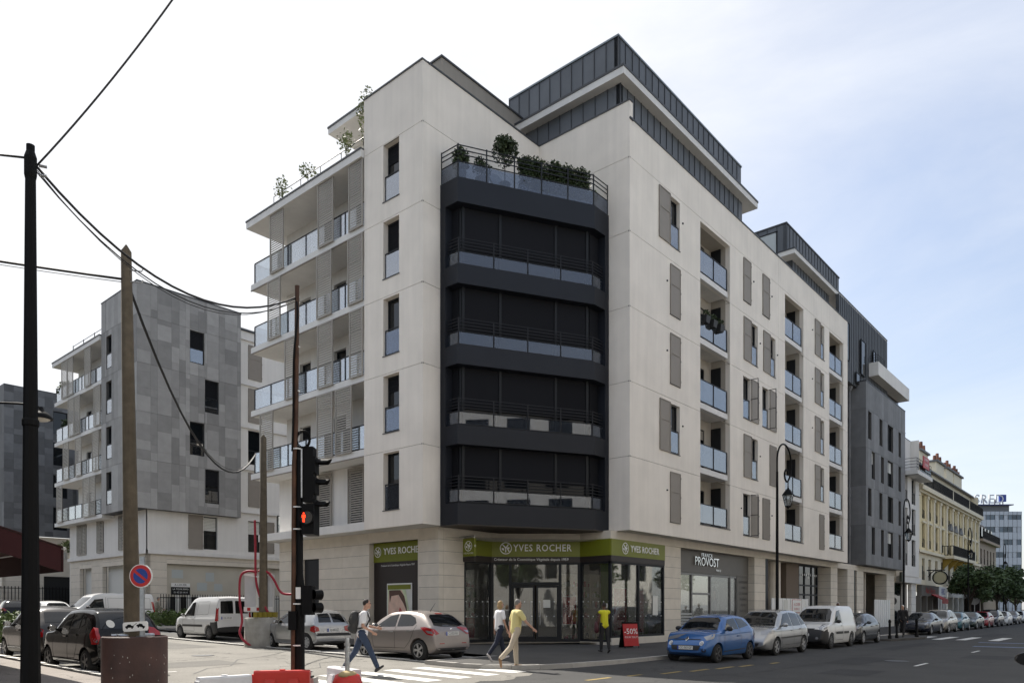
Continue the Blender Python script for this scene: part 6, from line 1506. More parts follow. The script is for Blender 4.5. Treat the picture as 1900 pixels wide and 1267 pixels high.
def sp_round(paint_, **kw):
    L = 3.55
    top = [(0, .46), (.03, .62), (.12, .78), (.4, .92), (.75, .97), (1.0, 1.02), (1.35, 1.30), (1.65, 1.45), (2.1, 1.49), (2.75, 1.42), (3.15, 1.15), (3.36, .95), (3.5, .65), (L, .44)]
    d = dict(L=L, W=1.63, top=top, belt=(.90, .96), roofw=.58, wb=(.66, 2.96), r=.29, paint=paint_, rimstyle='spoke', nose=.74, tail=.80, rb=.8,
        side=[('side_window', [(1.2, .97), (1.55, 1.33), (2.1, 1.40), (2.12, .98)]), ('quarter_window', [(2.2, 1.0), (2.18, 1.38), (2.5, 1.34), (2.62, 1.06)])],
        wind=[(-.60, 1.03), (-.5, 1.38), (.5, 1.38), (.60, 1.03)], rear=[(-.54, 1.05), (-.46, 1.34), (.46, 1.34), (.54, 1.05)],
        tail_l=[([(-.06, .68), (-.04, .86), (.06, .92), (.16, .86), (.16, .68), (.05, .64)], M_TAIL), ([(.02, .74), (.02, .82), (.08, .82), (.08, .74)], M_LAMP)],
        seams=[[(1.15, .34), (1.08, .6), (1.15, .96)], [(2.15, .34), (2.16, .98)], [(1.15, .34), (2.15, .34)]], handles=[(2.0, .84)], mirror=(1.28, .97), mirror_m=M_BLK)
    d.update(kw); return d
car('small round-tailed grey car half hidden behind the black lamp post', (7.55, 24.3, ramp_z(24.3)), 90, sp_round(M_GREYP), 'cars parked along the left kerb')
def sp_saloon(paint_, **kw):
    L = 4.75
    top = [(0, .44), (.03, .56), (.14, .68), (.45, .80), (1.0, .91), (1.45, .97), (2.0, 1.24), (2.4, 1.41), (2.9, 1.45), (3.5, 1.40), (4.15, 1.08), (4.5, 1.02), (4.68, .85), (4.73, .6), (L, .44)]
    d = dict(L=L, W=1.84, top=top, belt=(.88, .98), roofw=.60, wb=(.95, 3.70), r=.33, paint=paint_, rimstyle='spoke', nose=.74, tail=.82,
        side=[('side_window', [(1.75, .96), (2.35, 1.30), (2.72, 1.36), (2.75, .98)]), ('side_window', [(2.84, .98), (2.82, 1.36), (3.35, 1.32), (3.75, 1.04)])],
        wind=[(-.68, .99), (-.54, 1.36), (.54, 1.36), (.68, .99)], rear=[(-.6, 1.1), (-.5, 1.34), (.5, 1.34), (.6, 1.1)],
        head=[([(-.08, .64), (-.04, .72), (.26, .82), (.36, .80), (.2, .66)], M_LAMP)], extra=[('F', [(-.3, .56), (-.34, .66), (.34, .66), (.3, .56)], M_TRIM, 'grille'), ('F', [(-.5, .3), (-.54, .4), (.54, .4), (.5, .3)], M_TRIM, 'lower_grille')],
        tail_l=[([(-.05, .76), (0, .9), (.2, .92), (.2, .78)], M_TAIL)], seams=[[(1.7, .34), (1.62, .7), (1.72, .96)], [(2.8, .34), (2.8, .98)]], handles=[(2.6, .84), (3.5, .88)], mirror=(1.9, .96), mirror_m=M_BLK)
    d.update(kw); return d
GM = 'cars parked along the main street'
sal = car('black saloon parked beside the bollards, front towards the camera', (55.3, 11.7, 0), 180, sp_saloon(M_DBLUE), GM)
def recolour(o, label, loc, m, deg=180, grp=GM):
    c = copy_tree(o); c.location = loc; c.rotation_euler = (0, 0, R(deg)); c['label'] = label; c['group'] = grp
    for ch in c.children:
        if ch.name.startswith(('body', 'wing_mirror', 'door_handle')) and ch.material_slots and ch.material_slots[0].material not in (M_TRIM,):
            ch.material_slots[0].link = 'OBJECT'; ch.material_slots[0].material = m
    return c
mpv = car('beige grey compact people carrier behind the black saloon', (60.9, 11.75, 0), 180, sp_mpv(paint('champagne_car_paint', (.33, .31, .28), .5)), GM)
recolour(grey_h, 'teal hatchback parked fourth from the red car, towards the bollards', (66.4, 11.8, 0), M_TEALP)
recolour(sal, 'dark green saloon parked between the teal hatchback and the red car', (72.6, 11.85, 0), M_GREEN_P)
recolour(grey_h, 'red hatchback in the far part of the kerbside row', (79.0, 11.9, 0), M_REDP)
recolour(mpv, 'dark people carrier parked directly behind the red hatchback', (84.8, 11.95, 0), M_DBLUE)
recolour(grey_h, 'white hatchback far down the kerbside row', (91.6, 12.0, 0), M_VANW)
recolour(sal, 'dark saloon furthest along the kerbside row under the trees', (99.5, 12.2, 0), M_ANTH)
recolour(grey_h, 'silver hatchback coming up the street at the far right edge', (107.5, 12.4, 0), M_SILVER, grp='far traffic')
recolour(sal, 'dark red saloon at the far right edge of the street', (112.3, 13.3, 0), M_REDP, grp='far traffic')
far = recolour(grey_h, 'white hatchback seen past the lamp post, near the dark garage', (15.6, 50.2, ramp_z(50.2)), M_VANW, 90, 'cars parked along the side street')
recolour(grey_h, 'black hatchback farthest up the side street, left of the lamp post', (15.7, 57.0, ramp_z(57)), M_BLK, 80, 'cars parked along the side street')
M_ICE = paint('ice_blue_car_paint', (.50, .55, .66), .3)
edge = car('pale blue car at the lower right edge, only its dark wing mirror inside the frame', (10.39, .215, 0), 6, sp_hatch(M_ICE, mirror_m=M_BLK, mglass=M_CGLASS, mirror=(1.5, 1.02)))
# ------------------------------------------------------------------ people
M_SKIN = mat('skin', (.42, .24, .17), .55, var=.06, scale=12); M_SKIN2 = mat('brown_skin', (.13, .065, .04), .55)
M_HAIR = mat('dark_hair', (.018, .013, .010), .7, bump=.4, bscale=120); M_BLONDE = mat('blond_hair', (.30, .20, .09), .65, bump=.4, bscale=120); M_GREYH = mat('grey_hair', (.16, .15, .14), .7, bump=.4, bscale=120)
M_TEE = mat('white_cotton', (.70, .70, .72), .85, bump=.25, bscale=18); M_YTEE = mat('pale_yellow_cotton', (.60, .53, .24), .85, bump=.25, bscale=18); M_FLUO = mat('bright_yellow_cotton', (.62, .58, .02), .8, bump=.25, bscale=18)
M_JEAN = mat('blue_denim', (.028, .045, .085), .85, var=.15, scale=8, bump=.25, bscale=25); M_BEIGE = mat('beige_cotton', (.42, .36, .28), .85, bump=.25, bscale=18); M_NAVY = mat('navy_cotton', (.012, .016, .035), .85); M_DK = mat('dark_cotton', (.02, .019, .02), .85)
M_SHOE = mat('dark_shoe', (.018, .017, .018), .6); M_TANSH = mat('tan_shoe', (.20, .11, .05), .6); M_WSH = mat('white_shoe', (.55, .52, .52), .6); M_BAGC = mat('grey_backpack', (.030, .030, .031), .75, bump=.3, bscale=60)
M_STRAPR = mat('maroon_leather', (.06, .012, .016), .5); M_CAPW = mat('white_cloth', (.6, .6, .58), .8)
def capsule(mb, p, q, r0, r1, n=10):
    p, q = Vector(p), Vector(q); d = q - p; l = d.length
    if l < 1e-5: mb.ball(p, r0, 0, n, 7); return
    d.normalize(); path = []; rs = []
    for t in (-.94, -.75, -.4, 0): path.append(p + d * r0 * t); rs.append(r0 * math.sqrt(1 - t * t))
    for t in (0, .4, .75, .94): path.append(q + d * r1 * t); rs.append(r1 * math.sqrt(1 - t * t))
    mb.tube(path, rs, n)
def fused(caps, vox, balls=(), smooth_it=4):
    """one closed surface round a set of tapered limbs"""
    mb = MB()
    for c in caps: capsule(mb, *c)
    for c, r in balls: mb.ball(c, r, 0, 14, 10)
    me = mb.mesh('tmp', M_SKIN); o = bpy.data.objects.new('tmp', me); COL.objects.link(o)
    m = o.modifiers.new('r', 'REMESH'); m.mode = 'VOXEL'; m.voxel_size = vox
    s = o.modifiers.new('s', 'SMOOTH'); s.iterations = smooth_it; s.factor = .5
    dg = bpy.context.evaluated_depsgraph_get(); r = bpy.data.meshes.new_from_object(o.evaluated_get(dg)); bpy.data.objects.remove(o)
    r.materials.clear(); shade(r); return r
def person(label, loc, deg, H, pose, skin, hair, top, legs, shoes, group=None, long_hair=False, female=False, sleeve=.55, trouser=1.0, sit=False):
    """x is the way the person faces, y to the left; angles in degrees, forward positive"""
    t = thing('person', label, 'person', loc, group, R(deg)); k = H / 1.75
    V = lambda x, y, z: Vector((x * k, y * k, z * k))
    hipz = pose.get('hip', .93); lean = R(pose.get('lean', 4)); wS = .175 if female else .20; wH = .095
    pel = V(0, 0, hipz); up_ = Vector((math.sin(lean), 0, math.cos(lean)))
    chest = pel + up_ * .42 * k; neck = pel + up_ * .54 * k; head = neck + up_ * .07 * k + Vector((.02 * k + pose.get('nod', 0), 0, .10 * k))
    legj = {}
    for sd, sg in (('L', 1), ('R', -1)):
        a, b = R(pose['thigh' + sd]), R(pose['knee' + sd]); hip = pel + V(0, sg * wH, -.02)
        kn = hip + Vector((math.sin(a), sg * .01, -math.cos(a))) * .44 * k; c = a - b
        an = kn + Vector((math.sin(c), 0, -math.cos(c))) * .42 * k; f = c + R(pose.get('foot' + sd, 0))
        toe = an + Vector((math.cos(f) * .15, sg * .02, math.sin(f) * .15 - .055)) * k; heel = an + Vector((-math.cos(f) * .05, 0, -.055 - math.sin(f) * .05)) * k
        legj[sd] = (hip, kn, an, toe, heel)
    armj = {}
    for sd, sg in (('L', 1), ('R', -1)):
        a, b = R(pose['arm' + sd]), R(pose['elbow' + sd]); out = pose.get('out' + sd, .10); sh = chest + V(0, sg * wS, .055)
        el = sh + Vector((math.sin(a), sg * out, -math.cos(a))).normalized() * .29 * k; c = a + b
        inn = pose.get('in' + sd, .0)
        wr = el + Vector((math.sin(c), sg * (out * .4 - inn), -math.cos(c))).normalized() * .25 * k
        armj[sd] = (sh, el, wr, (wr - el).normalized())
    caps = [(pel, chest, .125 * k, .13 * k), (chest, neck, .075 * k, .055 * k), (neck, head, .052 * k, .052 * k), (chest + V(0, wS - .02, .05), chest + V(0, -wS + .02, .05), .068 * k, .068 * k), (pel + V(0, .07, -.02), pel + V(0, -.07, -.02), .11 * k, .11 * k)]
    for sd in 'LR':
        hip, kn, an, toe, heel = legj[sd]; sh, el, wr, hd = armj[sd]; sg = 1 if sd == 'L' else -1
        caps += [(hip, kn, .083 * k, .054 * k), (kn, an, .055 * k, .036 * k), (heel, toe, .034 * k, .028 * k), (sh, el, .05 * k, .038 * k), (el, wr, .038 * k, .026 * k)]
        side = Vector((0, sg, 0)).cross(hd).normalized(); fw_ = hd.cross(side).normalized()
        palm = wr + hd * .075 * k; caps.append((wr + hd * .01, palm, .026 * k, .030 * k))
        for i, (o_, ln) in enumerate(((-.028, .062), (-.010, .072), (.009, .068), (.027, .052))):
            b0 = palm + side * o_ * k; b1 = b0 + hd * ln * .55 * k; b2 = b1 + (hd * .8 - fw_ * sg * .6).normalized() * ln * .5 * k
            caps += [(b0, b1, .0095 * k, .009 * k), (b1, b2, .009 * k, .0075 * k)]
        th = wr + hd * .025 * k - side * .026 * k; caps.append((th, th + (hd * .7 - side * .7).normalized() * .06 * k, .011 * k, .009 * k))
    hr = (.088 * k, .073 * k, .112 * k)
    balls = [(head, hr), (head + V(.085, 0, -.02), (.018 * k, .014 * k, .022 * k)), (head + V(.0, .073, -.01), (.02 * k, .012 * k, .03 * k)), (head + V(.0, -.073, -.01), (.02 * k, .012 * k, .03 * k)), (head + V(.04, 0, -.075), (.05 * k, .045 * k, .04 * k))]
    if female: balls += [(chest + V(.075, .07, -.08), .062 * k), (chest + V(.075, -.07, -.08), .062 * k)]
    def put(nm, me, m):
        me.materials.append(m); me.name = nm; o = bpy.data.objects.new(nm, me); COL.objects.link(o); o.parent = t; ORG[o.name] = Vector((0, 0, 0)); return o
    put('body', fused(caps, .0105 * k, balls), skin)
    g = .016 * k; tl = .02
    shc = [(pel + V(0, 0, tl), chest, .128 * k + g, .13 * k + g), (pel + V(0, .05, .0), pel + V(0, -.05, .0), .108 * k + g, .108 * k + g), (chest, chest + (neck - chest) * .55, .09 * k + g, .066 * k), (chest + V(0, wS - .02, .05), chest + V(0, -wS + .02, .05), .07 * k + g, .07 * k + g)]
    if sleeve > 0:
        for sd in 'LR': sh, el, wr, hd = armj[sd]; shc.append((sh, sh.lerp(el, min(1, sleeve)), .056 * k + g, .05 * k + g * 1.3))
    if sleeve > 1:
        for sd in 'LR': sh, el, wr, hd = armj[sd]; shc.append((el, wr.lerp(el, .05), .042 * k + g, .032 * k + g))
    put('shirt', fused(shc, .014 * k, [(chest + V(.075, s_ * .07, -.08), .07 * k) for s_ in (1, -1)] if female else (), 3), top)
    tr = [(pel + V(0, .06, .03), pel + V(0, -.06, .03), .112 * k, .112 * k)]
    for sd in 'LR':
        hip, kn, an, toe, heel = legj[sd]
        tr += [(hip, kn, .088 * k + g * .7, .066 * k + g * .5)]; e = kn.lerp(an, trouser * .93); tr.append((kn, e, .066 * k + g * .5, .056 * k + g * .3))
    put('trousers', fused(tr, .014 * k, (), 3), legs)
    sh_ = MB()
    for sd in 'LR':
        hip, kn, an, toe, heel = legj[sd]; me = fused([(heel, toe, .040 * k, .033 * k), (heel, heel + (an - heel) * .7, .038 * k, .04 * k)], .012 * k); put('shoe', me, shoes)
    hb = [(head + V(-.018, 0, .028), (.085 * k, .079 * k, .098 * k))]; hc = []
    if long_hair: hb += [(head + V(-.05, 0, -.05), (.06 * k, .078 * k, .10 * k)), (head + V(-.02, .05, -.06), (.05 * k, .035 * k, .09 * k)), (head + V(-.02, -.05, -.06), (.05 * k, .035 * k, .09 * k))]
    put('hair', fused(hc, .012 * k, hb, 2), hair)
    e_ = MB()
    for sg in (1, -1): e_.ball(head + V(.079, sg * .03, .012), .011 * k, 0, 8, 6)
    ey = e_.mesh('eyes', M_DK); put('eyes', ey, M_DK) if False else inst('eyes', ey, t, (0, 0, 0), local=True)
    return t, dict(chest=chest, pel=pel, neck=neck, head=head, arm=armj, leg=legj, up=up_, k=k)
def at_ground(x, y, dz_=0): return (x, y, ramp_z(y) + dz_)
def drop(res, z):
    """set the figure down so that the lower sole meets the ground"""
    t, j = res; low = min(min(j['leg'][s_][3].z, j['leg'][s_][4].z) for s_ in 'LR') - .038 * j['k']
    t.location.z = z - low; return res
# young man with a backpack striding to the right across the side street
A = drop(person('young man in white polo and jeans with a grey backpack, striding over the crossing', at_ground(11.3, 14.55), -40, 1.78, dict(hip=.88, lean=6, thighL=-22, kneeL=14, footL=-12, thighR=27, kneeR=4, footR=12, armL=8, elbowL=70, armR=-4, elbowR=62, outL=.12, outR=.12, inR=.1, inL=.1, nod=.03), M_SKIN, M_HAIR, M_TEE, M_JEAN, M_SHOE, 'people walking at the corner', sleeve=.6), ramp_z(14.5))
t_, j = A; BP = thing('backpack', 'grey backpack on the back of the striding young man', 'backpack', t_.location, None, R(-40))
c = j['chest']; me = fused([(c + Vector((-.22, 0, .02)), c + Vector((-.24, 0, -.30)), .12, .13), (c + Vector((-.25, 0, -.18)), c + Vector((-.30, 0, -.28)), .10, .10)], .016, [(c + Vector((-.22, .0, -.12)), (.12, .17, .24))], 3); me.materials.append(M_BAGC)
o_ = inst('bag', me, BP, (0, 0, 0), local=True)
k_ = MB()
for sg in (1, -1): k_.tube([c + Vector((-.16, sg * .11, .06)), c + Vector((-.04, sg * .13, .135)), c + Vector((.09, sg * .13, .08)), c + Vector((.14, sg * .13, -.08)), c + Vector((.05, sg * .17, -.26)), c + Vector((-.14, sg * .14, -.3))], .022, 6)
s_ = k_.mesh('strap', M_SHOE, smooth=True); inst('strap', s_, BP, (0, 0, 0), local=True)
k_ = MB(); k_.tube([c + Vector((-.33, -.1, .0)), c + Vector((-.365, 0, -.12)), c + Vector((-.34, .1, -.2))], .012, 5); inst('pocket_zip', k_.mesh('pocket_zip', M_SHOE), BP, (0, 0, 0), local=True)
# man in a pale yellow T-shirt
A2 = drop(person('grey-haired man in pale yellow T-shirt and beige trousers stepping up onto the kerb', (15.05, 12.85, .1), -25, 1.78, dict(hip=.90, lean=5, thighL=6, kneeL=3, thighR=-24, kneeR=22, footR=-38, armL=-16, elbowL=14, armR=32, elbowR=16, outR=.16, outL=.12), M_SKIN, M_GREYH, M_YTEE, M_BEIGE, M_TANSH, 'people walking at the corner', sleeve=.6), ramp_z(12.9) + .05)
A3 = drop(person('blond woman in white top and navy trousers walking just beyond the yellow-shirted man', (15.85, 14.15, .1), -20, 1.66, dict(hip=.91, lean=3, thighL=18, kneeL=4, thighR=-20, kneeR=18, footR=-20, armL=-12, elbowL=12, armR=8, elbowR=14), M_SKIN, M_BLONDE, M_TEE, M_NAVY, M_WSH, 'people walking at the corner', long_hair=True, female=True, sleeve=.55), ramp_z(14.1) + .115)
A4 = drop(person('woman in a bright yellow sleeveless top on the phone outside the shop, seen from behind', (21.0, 14.0, .2), 62, 1.62, dict(hip=.93, lean=2, thighL=6, kneeL=4, thighR=-8, kneeR=10, footR=-8, armL=4, elbowL=10, armR=38, elbowR=118, outR=.35, inR=.12), M_SKIN2, M_HAIR, M_FLUO, M_DK, M_SHOE, 'people walking at the corner', female=True, sleeve=0), ramp_z(14) + .115)
t_, j = A4; sh = j['arm']['L'][2]
HB = thing('handbag', 'dark red shoulder bag hanging beside the woman in yellow', 'handbag', t_.location, None, R(62))
me = fused([(sh + Vector((-.05, .08, .12)), sh + Vector((-.05, .08, -.12)), .07, .09)], .014, [(sh + Vector((-.05, .09, -.04)), (.13, .06, .18))]); me.materials.append(M_STRAPR); inst('bag', me, HB, (0, 0, 0), local=True)
k_ = MB(); k_.tube([sh + Vector((-.12, .09, .1)), j['chest'] + Vector((-.02, .19, .12)), sh + Vector((.04, .09, .1))], .012, 5); inst('strap', k_.mesh('strap', M_STRAPR), HB, (0, 0, 0), local=True)
PH = thing('phone', 'pale mobile phone held to the ear of the woman in yellow', 'phone', t_.location, None, R(62))
hd = j['head']; k_ = MB(); k_.box(hd.x - .04, hd.x + .05, hd.y - .115, hd.y - .09, hd.z - .07, hd.z + .08); inst('case', k_.mesh('case', M_CAPW), PH, (0, 0, 0), local=True)
# by the railings of the white base
A5 = drop(person('elderly person in a pale waistcoat standing by the railings', (20.3, 46.3, 0), -10, 1.66, dict(hip=.92, lean=9, thighL=6, kneeL=4, thighR=-5, kneeR=6, armL=10, elbowL=35, armR=16, elbowR=40), M_SKIN, M_GREYH, mat('pale_waistcoat', (.30, .28, .22), .85), mat('khaki_cotton', (.13, .11, .075), .85), M_SHOE, 'people by the railings', sleeve=1.2), ramp_z(46) + .1)
SITP = dict(hip=.50, lean=12, thighL=80, kneeL=80, thighR=78, kneeR=84, armL=20, elbowL=50, armR=24, elbowR=55)
A6 = drop(person('person in a dark patterned top sitting by the railings beyond the small van', (22.9, 46.6, 0), -150, 1.68, SITP, M_SKIN, M_HAIR, mat('patterned_top', (.10, .07, .06), .85, var=.5, scale=20), M_DK, M_SHOE, 'people by the railings', sleeve=.8), ramp_z(46) + .1)
A7 = drop(person('dark haired person standing behind the roof of the small white van', (24.6, 46.7, 0), 200, 1.74, dict(hip=.93, lean=3, thighL=4, kneeL=2, thighR=-4, kneeR=3, armL=5, elbowL=20, armR=5, elbowR=20), M_SKIN, M_HAIR, M_DK, M_DK, M_SHOE, 'people by the railings', sleeve=.8), ramp_z(46) + .1)
BN = thing('low_wall', 'low concrete seat by the railings under the sitting person', 'seat', (23.1, 46.75, ramp_z(46.7)))
MB().box(22.4, 24.2, 46.6, 47.1, ramp_z(46), ramp_z(46) + .52).build('seat', M_CONCRETE, BN)
# rider beside the scooter
A8 = drop(person('rider in dark clothes and a striped cap beside the parked scooter', (41.9, 12.9, 0), 200, 1.80, dict(hip=.93, lean=5, thighL=5, kneeL=3, thighR=-6, kneeR=5, armL=18, elbowL=40, armR=20, elbowR=45), M_SKIN2, M_CAPW, M_DK, M_DK, M_SHOE, None, sleeve=1.2), ramp_z(12.9) + .115)
# ------------------------------------------------------------------ street furniture
def gz(x, y): return ramp_z(y)
# big black lamp post close by on the left
LP = thing('lamp_post', 'tall black ribbed lamp post in the left foreground with cables at its top', 'lamp post', (3.21, 10.97, .13))
k = MB(); k.lathe([(.14, .1), (.14, .5), (.120, .6), (.112, 1.2), (.098, 2.5), (.062, 7.2), (.058, 7.4)], 12, 0, (3.21, 10.97, 0)); k.build('pole', M_BLACK, LP, smooth=False)
k = MB(); k.lathe([(.064, 7.2), (.074, 7.25), (.074, 7.47), (.05, 7.55), (.05, 7.63), (.0, 7.63)], 12, 0, (3.21, 10.97, 0)); k.build('cap', M_BLACK, LP)
for i in range(2): k = MB(); k.tube([(3.21 + .09, 10.97 - .02, 7.4 - .12 * i), (3.21 + .17, 10.97 - .06, 7.4 - .12 * i)], .018, 6); k.build('hook', M_STEEL, LP)
k = MB(); k.lathe([(.09, 4.0), (.10, 4.02), (.10, 4.08), (.09, 4.1)], 12, 0, (3.21, 10.97, 0), 'z', False); k.build('collar', M_BLACK, LP)
# wooden poles
M_WOOD = mat('weathered_wood', (.115, .092, .062), .9, var=.2, scale=6, streak=.35, bump=.5, bscale=30)
def wood_pole(label, x, y, z0, z1, r0, r1, lx=0., ly=0.):
    P = thing('wooden_pole', label, 'utility pole', (x, y, z0))
    k = MB(); k.tube([(x, y, z0), (x + lx * .5, y + ly * .5, (z0 + z1) / 2), (x + lx, y + ly, z1 - .12), (x + lx, y + ly, z1)], [r0, (r0 + r1) / 2, r1, r1 * .15], 12); k.build('shaft', M_WOOD, P, smooth=40)
    return P
WP = wood_pole('weathered wooden pole standing in the brown steel drum', 5.50, 13.48, 1.0, 8.0, .135, .085, -.07, .09)
k = MB()
for z in (7.55, 7.35): k.tube([(5.45, 13.5, z), (5.62, 13.4, z), (5.64, 13.39, z + .05)], .012, 5)
k_ = k.build('step_irons', M_STEEL, WP); k_['kind'] = 'stuff'
M_RUST = mat('brown_painted_steel', (.045, .020, .016), .6, var=.35, scale=3, bump=.2, bscale=20)
DR = thing('steel_drum', 'big brown painted steel drum of ballast at the foot of the near wooden pole', 'ballast drum', (5.55, 13.5, .06))
k = MB(); k.lathe([(.525, .06), (.525, 1.17), (.50, 1.19), (.50, 1.14), (0, 1.14)], 36, 0, (5.55, 13.5, 0)); k.build('drum', M_RUST, DR, smooth=40)
k = MB(); k.tube([(5.55 - .15, 13.5 + .2, 1.17), (5.55 + .1, 13.5 - .5, 1.17)], .03, 6); k.tube([(5.2, 13.35, 1.2), (5.9, 13.6, 1.2)], .03, 6); k.tube([(5.2, 13.6, 1.2), (5.8, 13.3, 1.2)], .03, 6); d_ = k.build('clamp_bars', M_STEEL, DR); d_['kind'] = 'stuff'
CHP = (random.Random(5))
k = MB()
for i in range(26):
    t = CHP.uniform(-1.6, .3); z = CHP.uniform(.15, .9); a = math.atan2(-.4, .2) + t; k.ball((5.55 + .525 * math.cos(a), 13.5 + .525 * math.sin(a), z), (.008, .008, CHP.uniform(.006, .02)), 0, 5, 3)
q = k.build('paint_chips', M_CONCRETE, DR); q['kind'] = 'stuff'
# no parking sign and tow-away plate
NP = thing('no_parking_sign', 'round blue and red no parking sign with a tow plate by the drum', 'traffic sign', (5.487, 13.08, 1.14))
FNP = Frame(5.487, 13.08, math.degrees(THETA) - 90 - 4)
k = MB(); k.fbox(FNP, -.035, .035, -.04, 0, 1.14, 2.55); k.build('post', M_STEEL, NP)
def disc(F, a, z, r, b0, b1, m, nm, parent, n=32):
    k = MB(); P0 = [F.p(a + r * math.cos(2 * math.pi * i / n), b0, z + r * math.sin(2 * math.pi * i / n)) for i in range(n)]; k.prism(P0, [p + F.n * (b1 - b0) for p in P0]); return k.build(nm, m, parent)
M_SRED = mat('sign_red', (.50, .02, .02), .4); M_SBLUE = mat('sign_blue', (.015, .05, .28), .4)
dsc = disc(FNP, 0, 2.22, .200, .005, .03, M_WHITEPAINT, 'sign_plate', NP)
disc(FNP, 0, 2.22, .186, .031, .034, M_SRED, 'red_ring', dsc); disc(FNP, 0, 2.22, .128, .035, .037, M_SBLUE, 'blue_field', dsc)
k = MB(); c_, s_ = math.cos(R(-38 + 180)), math.sin(R(-38 + 180))
k.face([FNP.p(u * c_ - v * s_, .0385, 2.22 + u * s_ + v * c_) for u, v in ((-.13, -.022), (.13, -.022), (.13, .022), (-.13, .022))]); k.build('red_bar', M_SRED, dsc, recalc=False)
pl = MB(); c2, s2 = math.cos(R(4)), math.sin(R(4))
def tw(u, v, b): return FNP.p(-.10 + u * c2 - v * s2, b, 1.36 + u * s2 + v * c2)
pl.prism([tw(u, v, .005) for u, v in ((-.2, -.08), (.2, -.08), (.22, -.05), (.22, .05), (.2, .08), (-.2, .08), (-.22, .05), (-.22, -.05))], [tw(u, v, .025) for u, v in ((-.2, -.08), (.2, -.08), (.22, -.05), (.22, .05), (.2, .08), (-.2, .08), (-.22, .05), (-.22, -.05))]); tp = pl.build('tow_plate', M_WHITEPAINT, NP)
k = MB()
for ox, ti in ((-.10, 0), (.10, -.25)):
    for poly in ([(-.075, -.02), (.075, -.02), (.075, .008), (.04, .012), (.02, .035), (-.03, .035), (-.05, .012), (-.075, .008)],):
        k.face([tw(ox + u * math.cos(ti) - v * math.sin(ti), .005 + u * math.sin(ti) + v * math.cos(ti), .027) for u, v in poly])
    for wx in (-.045, .045): k.face([tw(ox + wx * math.cos(ti) + .016 * math.cos(t * math.pi / 4), -.02 + wx * math.sin(ti) + .016 * math.sin(t * math.pi / 4), .028) for t in range(8)])
k.face([tw(-.03, .01, .027), (tw(.03, .05, .027)), tw(.03, .06, .027), tw(-.03, .02, .027)]); q = k.build('tow_symbol', M_BLACK, tp, recalc=False); q['kind'] = 'stuff'
# second wooden pole: concrete block, grey cabinet, red conduits
zb = ramp_z(25)
WP2 = wood_pole('wooden pole rising from the concrete block with red conduits beside the silver car', 15.05, 25.3, zb + 1.1, 8.2, .16, .11)
CB2 = thing('concrete_block', 'round-edged concrete ballast block under the second wooden pole', 'ballast block', (15.0, 25.35, zb))
k = MB(); k.lathe([(.62, zb), (.60, zb + 1.05), (.56, zb + 1.10), (0, zb + 1.10)], 24, 0, (15.0, 25.35, 0)); k.build('block', M_CONCRETE, CB2, smooth=40)
for i in range(5): piece('yellow_wedge', CB2, Frame(14.5 + .2 * i, 25.0, -50), 0, .12, -.1, .1, zb + 1.11, zb + 1.30, mat('dull_yellow', (.25, .2, .02), .6))
M_CAB = mat('grey_cabinet', (.55, .56, .57), .6, var=.05)
CA = thing('electric_cabinet', 'tall pale grey electric cabinet strapped to the second wooden pole', 'cabinet', (15.05, 25.6, zb + 1.1))
FCB = Frame(15.05, 25.55, math.degrees(THETA) - 90)
k = MB(); k.fbox(FCB, -.56, -.14, -.25, .05, zb + 1.3, zb + 2.75); k.build('left_box', M_CAB, CA)
k = MB(); k.fbox(FCB, .12, .48, -.25, .05, zb + 1.3, zb + 2.72); k.build('right_box', M_CAB, CA)
k = MB(); k.fbox(FCB, -.58, .5, .055, .075, zb + 1.32, zb + 1.5); wl_ = k.build('warning_strip', M_WHITEPAINT, CA)
for a in (-.45, -.1, .2): MB().fbox(FCB, a, a + .12, .076, .08, zb + 1.35, zb + 1.47).build('red_mark', M_SRED, wl_)
k = MB(); k.tube([FCB.p(-.56, .09, zb + 2.7), FCB.p(0, .2, zb + 2.62), FCB.p(.5, .09, zb + 2.74)], .02, 6); k.build('strap', M_WHITEPAINT, CA)
M_COND = mat('red_conduit', (.30, .012, .03), .5, var=.1)
def smooth_path(pts, n=8):
    out = spl([tuple(p) for p in pts], (len(pts) - 1) * n + 1); return out
def cond(label, pts, r=.045): return solo(MB().tube(smooth_path(pts), r, 8), 'conduit', M_COND, label, 'conduit', pts[0], 'red cable conduits at the second pole', smooth=True)
cond('red conduit running up the left side of the second wooden pole', [FCB.p(-.14, .14, 5.0), FCB.p(-.12, .14, 4.0), FCB.p(-.10, .16, 2.9), FCB.p(.02, .2, 2.3), FCB.p(.3, .25, 1.7), FCB.p(.75, .3, 1.0), FCB.p(1.2, .35, .45)])
cond('red conduit looping round the left edge of the grey cabinet to the ground', [FCB.p(-.05, .15, 3.05), FCB.p(-.4, .2, 3.08), FCB.p(-.66, .2, 2.85), FCB.p(-.68, .22, 2.0), FCB.p(-.56, .3, 1.25), FCB.p(-.55, .55, .75), FCB.p(-.2, .7, .38), FCB.p(.3, .7, .30)])
cond('red conduit drooping from the cabinet towards the traffic light pole', [FCB.p(.0, .15, 3.1), FCB.p(.35, .2, 3.05), FCB.p(.6, .2, 2.75), FCB.p(.85, .2, 2.3), FCB.p(1.2, .2, 2.22), FCB.p(1.6, .2, 2.3)])
